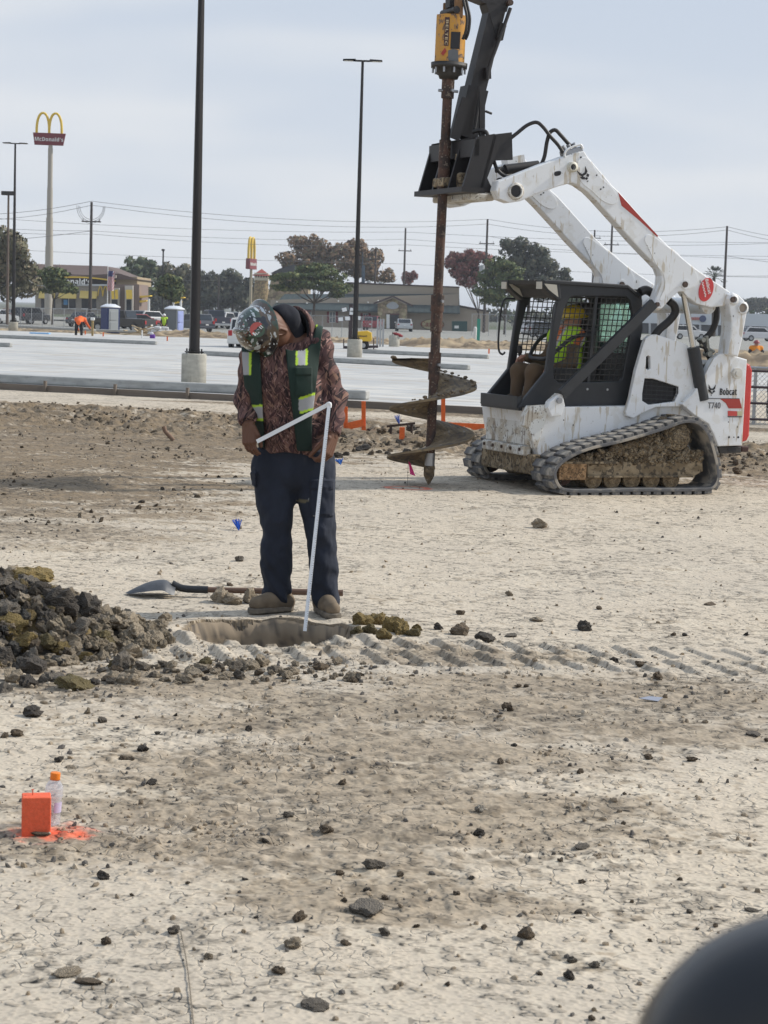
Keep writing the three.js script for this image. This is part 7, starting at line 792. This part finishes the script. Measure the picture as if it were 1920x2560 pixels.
function rock(seed, detail, rough, cuts) {
  const r = rng(seed + 300); let g = new THREE.IcosahedronGeometry(1, detail); g.deleteAttribute('uv'); g.deleteAttribute('normal'); g = mergeVertices(g, 1e-4); const p = g.attributes.position, pl = []; for (let i = 0; i < cuts; i++) pl.push([V(r() - 0.5, r() - 0.5, r() - 0.5).normalize(), 0.5 + 0.38 * r()]);
  for (let i = 0; i < p.count; i++) { const v = V(p.getX(i), p.getY(i), p.getZ(i)).normalize(); let q = 1; for (const [n, d] of pl) { const k = v.dot(n); if (k * q > d) q = d / k; } q *= 1 + rough * (fbm3(v.x * 2.2 + seed, v.y * 2.2, v.z * 2.2, 4) - 0.5) + rough * 0.5 * (n3(v.x * 7 + seed, v.y * 7, v.z * 7) - 0.5); p.setXYZ(i, v.x * q, v.y * q, v.z * q); }
  g.computeVertexNormals(); g = boxUV(toCreasedNormals(g, 0.6), 1.2); return g;
}
const BIG = [], SMALL = [], FLAT = []; for (let i = 0; i < 9; i++) BIG.push(rock(i, 4, 0.75, 9)); for (let i = 0; i < 9; i++) SMALL.push(rock(i + 20, 3, 0.8, 7)); for (let i = 0; i < 6; i++) FLAT.push(rock(i + 40, 3, 0.5, 6));
const rc = rng(2024);
function clod(name, label, group, p, s, m, o = {}) { const set = o.flat ? FLAT : s > 0.05 ? BIG : SMALL, c = top(name, set[Math.floor(rc() * set.length)], m, label, o.cat ?? 'clod', group); const f = o.flat ? 0.22 : 0.62 + 0.3 * rc(); c.scale.set(s * (0.9 + 0.3 * rc()), s * f, s * (0.75 + 0.3 * rc()) * (o.flat ? 0.7 : 1)); c.rotation.set((rc() - 0.5) * (o.flat ? 0.2 : 0.7), rc() * 6.28, (rc() - 0.5) * (o.flat ? 0.2 : 0.7)); c.position.copy(p); c.position.y += s * f * (o.sink ?? 0.45); return c; }
const onGround = (px, py) => { const p = G(px, py, 0); p.y = gh(p.x, p.z); return p; };
// loose clods lying about
const LOOSE = 'loose clods scattered on the pale ground', lab = { dark: 'nearly black clay clod lying loose on the pale ground', grey: 'grey clay clod lying loose on the pale ground', tan: 'tan dirt clod lying loose on the pale ground', brown: 'brown dirt clod lying loose on the pale ground', pale: 'whitish dirt clod lying loose on the pale ground' };
for (const [x, y, w, t, f] of [[1457, 2122, 55, 'grey', 1], [1455, 2208, 15, 'brown'], [1444, 2283, 20, 'dark'], [1580, 2255, 13, 'brown'], [1724, 2282, 17, 'grey'], [1881, 2280, 36, 'grey', 1], [1743, 2324, 11, 'brown'], [1788, 2319, 14, 'brown'], [1311, 2348, 40, 'brown'], [1431, 2409, 24, 'grey'], [1485, 2421, 28, 'grey'], [1423, 2450, 30, 'dark'], [1349, 2440, 15, 'brown'], [1479, 2555, 20, 'brown'], [1625, 2354, 14, 'brown'], [1816, 2346, 15, 'brown'], [1558, 2066, 12, 'brown'], [255, 1806, 26, 'grey'], [341, 1795, 10, 'brown'], [357, 1878, 28, 'dark'], [394, 1835, 15, 'dark'], [621, 1827, 18, 'dark'], [305, 1898, 18, 'brown'], [326, 1898, 20, 'brown'], [377, 1955, 27, 'dark', 0], [261, 2196, 32, 'dark'], [856, 1961, 22, 'brown'], [1198, 2092, 32, 'dark'], [936, 2180, 46, 'grey', 0], [915, 2286, 120, 'grey', 1], [960, 2342, 28, 'grey'], [864, 2369, 25, 'brown'], [436, 2334, 36, 'grey'], [749, 2308, 34, 'brown'], [734, 2373, 46, 'tan'], [1210, 2327, 16, 'brown'], [722, 2050, 28, 'grey'], [816, 2086, 36, 'brown'], [1198, 2034, 24, 'pale'], [662, 2112, 18, 'dark'], [267, 2360, 32, 'brown'], [469, 2210, 13, 'brown'], [612, 2205, 14, 'dark'], [849, 2194, 26, 'brown'], [918, 2232, 19, 'dark'], [963, 2251, 19, 'brown'], [861, 2260, 17, 'brown'], [1350, 1320, 36, 'tan'], [1273, 1489, 22, 'tan'], [1151, 1534, 22, 'brown'], [1215, 1603, 48, 'dark'], [1464, 1573, 36, 'dark'], [1098, 1573, 24, 'dark'], [1146, 1585, 50, 'brown'], [1279, 1590, 44, 'grey', 1], [1645, 1695, 27, 'brown'], [1268, 1778, 30, 'brown'], [1602, 1660, 27, 'brown'], [1539, 1648, 25, 'dark'], [1295, 1718, 15, 'brown'], [1316, 1719, 13, 'brown'], [1883, 1843, 52, 'grey', 1], [1915, 1859, 14, 'brown'], [1684, 1587, 15, 'brown'], [1711, 1588, 13, 'dark'], [1867, 1588, 13, 'dark'], [1496, 1522, 15, 'brown'], [1340, 1549, 60, 'tan', 1], [1775, 1509, 40, 'brown', 1], [787, 2526, 90, 'grey', 1], [174, 2432, 80, 'tan', 1], [220, 2456, 64, 'brown', 1], [83, 1790, 46, 'dark'], [43, 1838, 32, 'brown'], [12, 1842, 22, 'brown'], [148, 1905, 22, 'dark'], [175, 1918, 34, 'tan', 1], [220, 1785, 20, 'tan'], [1000, 2198, 20, 'brown'], [1178, 2200, 16, 'grey'], [1040, 2320, 16, 'brown'], [575, 1462, 16, 'brown'], [598, 1404, 26, 'grey'], [1140, 2245, 18, 'brown'], [700, 2440, 30, 'brown'], [520, 2400, 24, 'tan'], [1120, 2470, 18, 'brown'], [640, 2300, 14, 'dark'], [330, 2240, 13, 'brown'], [1400, 2160, 12, 'brown'], [1700, 2200, 14, 'brown'], [1560, 1990, 14, 'brown'], [1750, 1960, 18, 'tan'], [1620, 1900, 20, 'brown'], [1450, 1940, 16, 'brown'], [1250, 1920, 18, 'brown'], [1285, 1870, 14, 'dark'], [1730, 1905, 24, 'brown'], [560, 1680, 14, 'brown'], [700, 1690, 14, 'dark'], [515, 1663, 30, 'olive'], [1030, 1690, 14, 'brown'], [810, 1700, 18, 'tan'], [440, 1790, 12, 'dark'], [90, 2060, 52, 'grey', 1], [100, 2086, 44, 'brown', 1]]) { const p = onGround(x, y), s = w / FOC * -p.z * 0.56; clod('dirt_clod', lab[t] ?? 'olive clay clod lying loose on the pale ground', LOOSE, p, s, TN[t], { flat: f }); }
// crumbled ridge thrown up along the tread marks
for (let i = 0; i < 84; i++) { const x = 250 + 660 * (i + rc()) / 84, y = 1668 + 44 * rc() + (x - 250) * -0.012, p = onGround(x, y), s = (0.018 + 0.05 * rc() * rc()) * (x > 700 ? 0.75 : 1); clod('dirt_clod', 'dusty tan clod in the crumbled ridge along the tread marks', 'crumbled ridge along the tread marks', p, s, rc() < 0.62 ? TN.tan : rc() < 0.5 ? TN.brown : TN.grey); }
for (const [x, y, w] of [[905, 1575, 62], [940, 1560, 66], [975, 1580, 70], [1005, 1585, 60], [1030, 1590, 46], [890, 1592, 36], [960, 1598, 40], [740, 1592, 56], [770, 1598, 40], [712, 1600, 40], [1045, 1575, 30], [925, 1590, 44]]) { const p = onGround(x, y); clod('clay_lump', 'ochre yellow clay lump at the rim of the augered hole', 'ochre clay lumps at the hole rim', p, w / FOC * -p.z * 0.52, rc() < 0.5 ? TN.ochre : TN.olive, { sink: 0.3 }); }
for (const [x, y, w] of [[552, 1500, 72], [575, 1504, 56], [622, 1504, 52], [643, 1503, 36]]) { const p = onGround(x, y); clod('dirt_clod', 'large tan dirt clod lying against the shovel handle', 'tan clods against the shovel handle', p, w / FOC * -p.z * 0.52, TN.tan, { sink: 0.5 }); }
for (let i = 0; i < 46; i++) { const x = 838 + 270 * rc(), y = 1078 + 66 * rc(), p = onGround(x, y); clod('dirt_clod', 'brown clod in the churned band behind the auger', 'brown clods in the churned band', p, 0.03 + 0.075 * rc() * rc(), rc() < 0.6 ? TN.brown : TN.dark); }
for (let i = 0; i < 30; i++) { const x = 1700 + 240 * rc(), y = 1140 + 50 * rc(), p = onGround(x, y); clod('dirt_clod', 'brown clod on the ground behind the loader track', 'brown clods behind the loader', p, 0.025 + 0.05 * rc() * rc(), TN.brown); }
// spoil heap: a mound of earth with boulders of clay on it
const MC = [-2.12, -10.05], mound = (x, z) => { const a = (x - MC[0]) / 1.0, b = (z - MC[1]) / 0.85, k = 1 - a * a - b * b; return (k > 0 ? 0.235 * Math.pow(k, 0.85) : 0) * (0.45 + 1.1 * fbm2(x * 3.5, z * 3.5, 3, 7)); };
{
  const g = new THREE.PlaneGeometry(3.0, 2.2, 240, 180).rotateX(-Math.PI / 2).translate(MC[0], 0, MC[1]), p = g.attributes.position; for (let i = 0; i < p.count; i++) { const x = p.getX(i), z = p.getZ(i), m = mound(x, z); p.setY(i, gh(x, z) - 0.03 + m + (m > 0 ? 0.13 * (fbm2(x * 9, z * 9, 5, 3) - 0.45) : 0)); } g.computeVertexNormals(); paint(g, (x, y, z) => mix3(mix3([0.07, 0.063, 0.054], [0.24, 0.185, 0.12], sstep(0.4, 0.68, fbm2(x * 9, z * 9, 5, 23))), [0.2, 0.14, 0.05], sstep(0.6, 0.72, fbm2(x * 6, z * 6, 4, 27)))); top('spoil_heap', g, vcol(0.97), 'heap of dark and ochre spoil dug from the augered hole', 'dirt heap', null, 'stuff');
  const surf = (x, z) => gh(x, z) + mound(x, z);
  const hit = (px, py) => { const q = ray(px, py); for (let t = 8; t < 13; t += 0.02) { const d = t / -q.z, P = camera.position.clone().addScaledVector(q, d); if (P.y < surf(P.x, P.z)) return P; } return onGround(px, py); };
  const NM = { dark: 'dark grey clay boulder in the spoil heap', ochre: 'ochre clay boulder in the spoil heap', tan: 'tan boulder in the spoil heap', grey: 'grey clay boulder in the spoil heap', olive: 'olive clay boulder in the spoil heap' };
  const put = (p, s, t) => clod('clay_boulder', NM[t], 'boulders in the spoil heap', p, s, TN[t], { cat: 'boulder', sink: 0.3 });
  for (const [x, y, w, t] of [[80, 1425, 95, 'ochre'], [40, 1430, 60, 'tan'], [50, 1470, 62, 'dark'], [150, 1500, 96, 'dark'], [215, 1510, 84, 'dark'], [240, 1540, 60, 'grey'], [95, 1500, 48, 'grey'], [120, 1540, 60, 'dark'], [190, 1560, 90, 'grey'], [25, 1560, 70, 'ochre'], [60, 1595, 80, 'ochre'], [110, 1600, 60, 'olive'], [150, 1615, 56, 'ochre'], [280, 1545, 60, 'tan'], [320, 1545, 70, 'tan'], [340, 1580, 60, 'tan'], [260, 1590, 50, 'olive'], [80, 1660, 90, 'dark'], [125, 1690, 60, 'grey'], [75, 1700, 56, 'dark'], [30, 1690, 56, 'tan'], [15, 1640, 70, 'dark'], [190, 1700, 84, 'olive'], [215, 1640, 44, 'ochre'], [10, 1720, 44, 'grey'], [235, 1705, 30, 'dark'], [165, 1650, 50, 'tan'], [300, 1660, 50, 'olive'], [10, 1450, 60, 'grey'], [-20, 1480, 80, 'dark'], [-40, 1600, 90, 'grey'], [5, 1520, 60, 'dark']]) { const p = hit(x, y + w * 0.25); put(p, w / FOC * -p.z * 0.54, t); }
  for (let i = 0; i < 170; i++) { const a = rc() * 6.283, q = Math.sqrt(rc()) * 1.0, x = MC[0] + Math.cos(a) * q * 1.02, z = MC[1] + Math.sin(a) * q * 0.86; put(V(x, surf(x, z), z), 0.022 + 0.06 * rc() * rc(), x > -1.62 ? 'tan' : ['dark', 'dark', 'grey', 'ochre', 'tan', 'grey'][Math.floor(rc() * 6)]); }
  for (let i = 0; i < 24; i++) { const x = 260 + 160 * rc(), y = 1520 + 110 * rc(), p = onGround(x, y); put(p, 0.02 + 0.05 * rc() * rc(), rc() < 0.7 ? 'tan' : 'grey'); }
}
// rubble between the boulders of the heap
{
  const n = 1700, im = new THREE.InstancedMesh(SMALL[2], tone([1, 1, 1], 0.01), n), r = rng(78), o = new THREE.Object3D(), cols = [[0.1, 0.082, 0.062], [0.16, 0.125, 0.088], [0.2, 0.145, 0.06], [0.33, 0.265, 0.185], [0.09, 0.083, 0.073]];
  for (let k = 0; k < n; k++) { const a = r() * 6.283, q = Math.sqrt(r()) * 1.04, x = MC[0] + Math.cos(a) * q * 1.02, z = MC[1] + Math.sin(a) * q * 0.9, s = 0.008 + 0.032 * Math.pow(r(), 2.2); o.position.set(x, gh(x, z) + mound(x, z) + 0.01, z); o.rotation.set(r() * 6, r() * 6, r() * 6); o.scale.set(s * (1 + 0.5 * r()), s * 0.8, s); o.updateMatrix(); im.setMatrixAt(k, o.matrix); im.setColorAt(k, rgb(...(x > -1.68 + 0.3 * r() ? [0.33, 0.27, 0.19] : cols[Math.floor(r() * 5)]))); }
  im.name = 'spoil_rubble'; shade(im); tag(im, 'loose rubble filling the gaps of the spoil heap', 'rubble', null, 'stuff'); scene.add(im);
}
// churned clods in the rough band before the slab
{
  const n = 2600, im = new THREE.InstancedMesh(SMALL[4], tone([1, 1, 1], 0.01), n), r = rng(79), o = new THREE.Object3D(), cols = [[0.13, 0.098, 0.064], [0.2, 0.155, 0.105], [0.3, 0.24, 0.165], [0.1, 0.082, 0.06]]; let k = 0;
  for (let i = 0; k < n && i < 90000; i++) { const d = 15 + 19 * r(), x = (r() - 0.5) * 0.46 * d, z = -d, m = clamp(soilMask(x, z)), q = roughness(x, z); if (overEdge(x, z) < 0.2 || r() > (0.25 * m + 0.9 * q) * sstep(0.45, 0.7, fbm2(x * 1.2, z * 1.2, 3, 87))) continue; const s = 0.007 + 0.022 * Math.pow(r(), 3); o.position.set(x, gh(x, z) + s * 0.25, z); o.rotation.set(r() * 6, r() * 6, r() * 6); o.scale.set(s * (1 + 0.6 * r()), s * 0.7, s); o.updateMatrix(); im.setMatrixAt(k, o.matrix); im.setColorAt(k, rgb(...cols[Math.floor(r() * 4)])); k++; }
  im.count = k; im.name = 'churned_clods'; shade(im); tag(im, 'churned brown clods in the rough band before the concrete slab', 'clods', null, 'stuff'); scene.add(im);
}
// crumbs nobody could count
{
  const g = new THREE.IcosahedronGeometry(1, 0), n = 6500, im = new THREE.InstancedMesh(g, std([1, 1, 1], 0.95), n), r = rng(77), o = new THREE.Object3D(); let k = 0; const cols = [[0.3, 0.24, 0.17], [0.2, 0.16, 0.115], [0.1, 0.09, 0.08], [0.42, 0.36, 0.28]];
  for (let i = 0; k < n && i < 120000; i++) { const d = 4.4 * Math.pow(30 / 4.4, r()), x = (r() - 0.5) * 0.46 * d, z = -d, m = clamp(soilMask(x, z)), near = Math.exp(-((z + 9.4) ** 2) * 9) * (x < 0.3 ? 1 : 0.3) + Math.exp(-(((x + 1.9) ** 2) * 0.7 + (z + 9.6) ** 2)); if (r() > 0.045 + 0.45 * m * sstep(0.45, 0.75, n2(x * 3, z * 3, 3)) + 0.7 * near) continue; if (Math.hypot(x - HOLE[0], z - HOLE[1]) < 0.46) continue; const s = (0.0025 + 0.0085 * Math.pow(r(), 3)) * (0.75 + d * 0.035); o.position.set(x, gh(x, z) + s * 0.3, z); o.rotation.set(r() * 6, r() * 6, r() * 6); o.scale.set(s * (1 + r()), s * (0.6 + 0.4 * r()), s * (0.8 + 0.5 * r())); o.updateMatrix(); im.setMatrixAt(k, o.matrix); im.setColorAt(k, rgb(...cols[Math.floor(r() * 4)])); k++; }
  im.count = k; im.name = 'dirt_crumbs'; shade(im); tag(im, 'countless small crumbs of dirt strewn over the ground', 'dirt crumbs', null, 'stuff'); scene.add(im);
}
// shovel lying face down behind the worker's boots
{
  const o = onGround(560, 1490), d = -o.z, t = thing('shovel', 'worn steel shovel lying face down behind the worker with a wooden handle', 'shovel', o), P = (x, y, dz = 0) => W(x, y, d - dz).sub(o); const bl = new THREE.MeshStandardMaterial({ color: rgb(0.085, 0.09, 0.1), map: SPECK, bumpMap: NZ, bumpScale: 0.002, roughness: 0.5, metalness: 0.25, side: THREE.DoubleSide });
  const a0 = P(313, 1489), a1 = P(440, 1468), g = new THREE.PlaneGeometry(1, 1, 20, 12), p = g.attributes.position; for (let i = 0; i < p.count; i++) { const u = p.getX(i) + 0.5, v = p.getY(i) * 2, wd = 0.125 * Math.min(1, 0.35 + u * 1.6) * (u > 0.85 ? 1 - (u - 0.85) * 2.4 : 1); p.setXYZ(i, lerp(a0.x, a1.x, u) + (1 - v * v) * -0.0 + v * v * 0.03 * (1 - u), 0.012 + 0.085 * Math.sin(Math.min(1, u * 1.05) * Math.PI * 0.62) * (1 - 0.55 * v * v) - 0.03 * sstep(0.75, 1, u), v * wd); } g.computeVertexNormals(); part('blade', g, bl, t);
  const s0 = P(430, 1462), s1 = P(520, 1471), h0 = P(512, 1471), h1 = P(858, 1467); part('socket', tube([s0.clone().setY(0.075), P(455, 1468).setY(0.05), s1.clone().setY(0.045)], 0.022, 16, 10), std([0.03, 0.032, 0.036], 0.5, { metalness: 0.4 }), t); part('handle', boxUV(rod(h0.clone().setY(0.045), h1.clone().setY(0.05), 0.017, 0.019, 14), 3), new THREE.MeshStandardMaterial({ color: rgb(0.15, 0.09, 0.062), map: SPECK, roughness: 0.75 }), t);
}
// orange block with a nail, and the bottle behind it
{
  const o = onGround(90, 2078), t = thing('marker_block', 'bright orange painted wooden block with a nail in its top', 'block', o, 0.2), m = new THREE.MeshStandardMaterial({ color: rgb(0.88, 0.14, 0.055), map: rep(SPECK, 2), bumpMap: rep(NZ, 3), bumpScale: 0.002, roughness: 0.7 }); part('block', boxUV(rbx(0.092, 0.132, 0.07, 0.004, 0, 0.058, 0), 4), m, t); const nl = part('nail', [rod(V(-0.012, 0.12, 0), V(-0.012, 0.142, 0), 0.0018), new THREE.CylinderGeometry(0.005, 0.005, 0.0015, 10).translate(-0.012, 0.142, 0)], std([0.5, 0.08, 0.03], 0.6), t);
  const b = thing('drink_bottle', 'clear plastic drink bottle with orange cap standing behind the orange block', 'bottle', onGround(128, 2058)); b.rotation.z = -0.07; const pr = [[0, 0], [0.026, 0], [0.029, 0.006], [0.029, 0.03], [0.0265, 0.045], [0.028, 0.07], [0.0265, 0.085], [0.031, 0.1], [0.0312, 0.104], [0.029, 0.107], [0.0305, 0.115], [0.029, 0.132], [0.02, 0.146], [0.0145, 0.152], [0.0145, 0.162]]; const inner = pr.slice().reverse().map(([x, y]) => [Math.max(0, x - 0.0012), Math.max(0.0012, y)]); part('bottle_body', lathe([...pr, ...inner], 32), new THREE.MeshPhysicalMaterial({ color: rgb(0.95, 0.95, 0.97), roughness: 0.12, transmission: 0.9, thickness: 0, ior: 1.4 }), b); part('cap', lathe([[0, 0.176], [0.015, 0.176], [0.0165, 0.174], [0.0165, 0.157], [0.017, 0.156], [0.017, 0.152], [0, 0.152]], 28), std([0.75, 0.2, 0.01], 0.45), b); part('label_print', new THREE.CylinderGeometry(0.0285, 0.0285, 0.035, 24, 1, true, 0.3, 1.6).translate(0, 0.064, 0), std([0.5, 0.45, 0.62], 0.5, { side: THREE.DoubleSide }), b);
}
{ const t = top('pink_ribbon', (() => { const g = new THREE.PlaneGeometry(0.055, 0.028, 8, 4), p = g.attributes.position; for (let i = 0; i < p.count; i++) p.setZ(i, 0.012 * Math.sin(p.getX(i) * 160) + 0.006 * Math.cos(p.getY(i) * 300)); g.computeVertexNormals(); return g.rotateX(-0.8); })(), std([0.85, 0.05, 0.3], 0.6, { side: THREE.DoubleSide }), 'crumpled pink flagging ribbon at the rim of the hole', 'ribbon'); t.position.copy(onGround(530, 1588)).add(V(0, 0.025, 0)); t.rotation.z = 0.3; }
{ const t = top('plastic_scrap', prism([[-0.05, 0], [0, 0.02], [0.06, 0.012], [0.035, -0.02]], 0.002).rotateX(-1.2), std([0.3, 0.32, 0.38], 0.5), 'flat grey plastic scrap half buried in the ground', 'scrap'); t.position.copy(onGround(1624, 1754)).add(V(0, 0.012, 0)); }
{ const a = onGround(452, 2338), b = onGround(484, 2570); top('tie_wire', tube([a.clone().add(V(0, 0.006, 0)), a.clone().lerp(b, 0.4).add(V(0.004, 0.006, 0)), b.clone().add(V(0, 0.004, 0))], 0.0016, 20, 6), std([0.16, 0.13, 0.09], 0.6), 'thin rusty wire lying on the ground from a grey clod', 'wire'); }
{ const o = onGround(432, 1103), P = (x, y) => W(x, y, -o.z); top('broken_root', tube([P(434, 1101), P(424, 1090), P(413, 1078), P(409, 1066)], 0.028, 16, 7), std([0.2, 0.13, 0.09], 0.9), 'short broken root sticking out of the churned dirt', 'root'); }
// door mirror of the vehicle the picture was taken from
{
  const c = W(2175, 2870, 0.8), t = thing('vehicle_mirror', 'glossy black door mirror of a vehicle poking into view beside the camera', 'vehicle mirror', V(c.x, 0, c.z)), m = new THREE.MeshPhysicalMaterial({ color: rgb(0.012, 0.013, 0.016), roughness: 0.35, specularIntensity: 0.5, clearcoat: 0.3, clearcoatRoughness: 0.18 });
  const g = new THREE.SphereGeometry(1, 48, 32), p = g.attributes.position; for (let i = 0; i < p.count; i++) { const e = (x) => Math.sign(x) * Math.pow(Math.abs(x), 0.82); p.setXYZ(i, e(p.getX(i)) * 0.105, e(p.getY(i)) * 0.1, e(p.getZ(i)) * 0.06); } g.computeVertexNormals(); part('housing', g.translate(0, c.y, 0), m, t); part('mirror_glass', new THREE.SphereGeometry(0.08, 32, 16).scale(1, 0.9, 0.05).translate(0, c.y, 0.057), std([0.6, 0.62, 0.65], 0.05, { metalness: 1 }), t);
  part('mirror_arm', bar(V(0.04, c.y - 0.06, 0), V(0.17, c.y - 0.12, 0.05), 0.05, 0.04), m, t); part('door', [rbx(0.08, 0.72, 1.3, 0.03, 0.2, 0.8, 0.4)], m, t); part('sill', rbx(0.1, 0.12, 1.5, 0.03, 0.2, 0.4, 0.4), std([0.03, 0.03, 0.03], 0.8), t);
}

scene.fog = new THREE.FogExp2(new THREE.Color(0.82, 0.87, 0.95), 0.0003);
renderer.render(scene, camera);
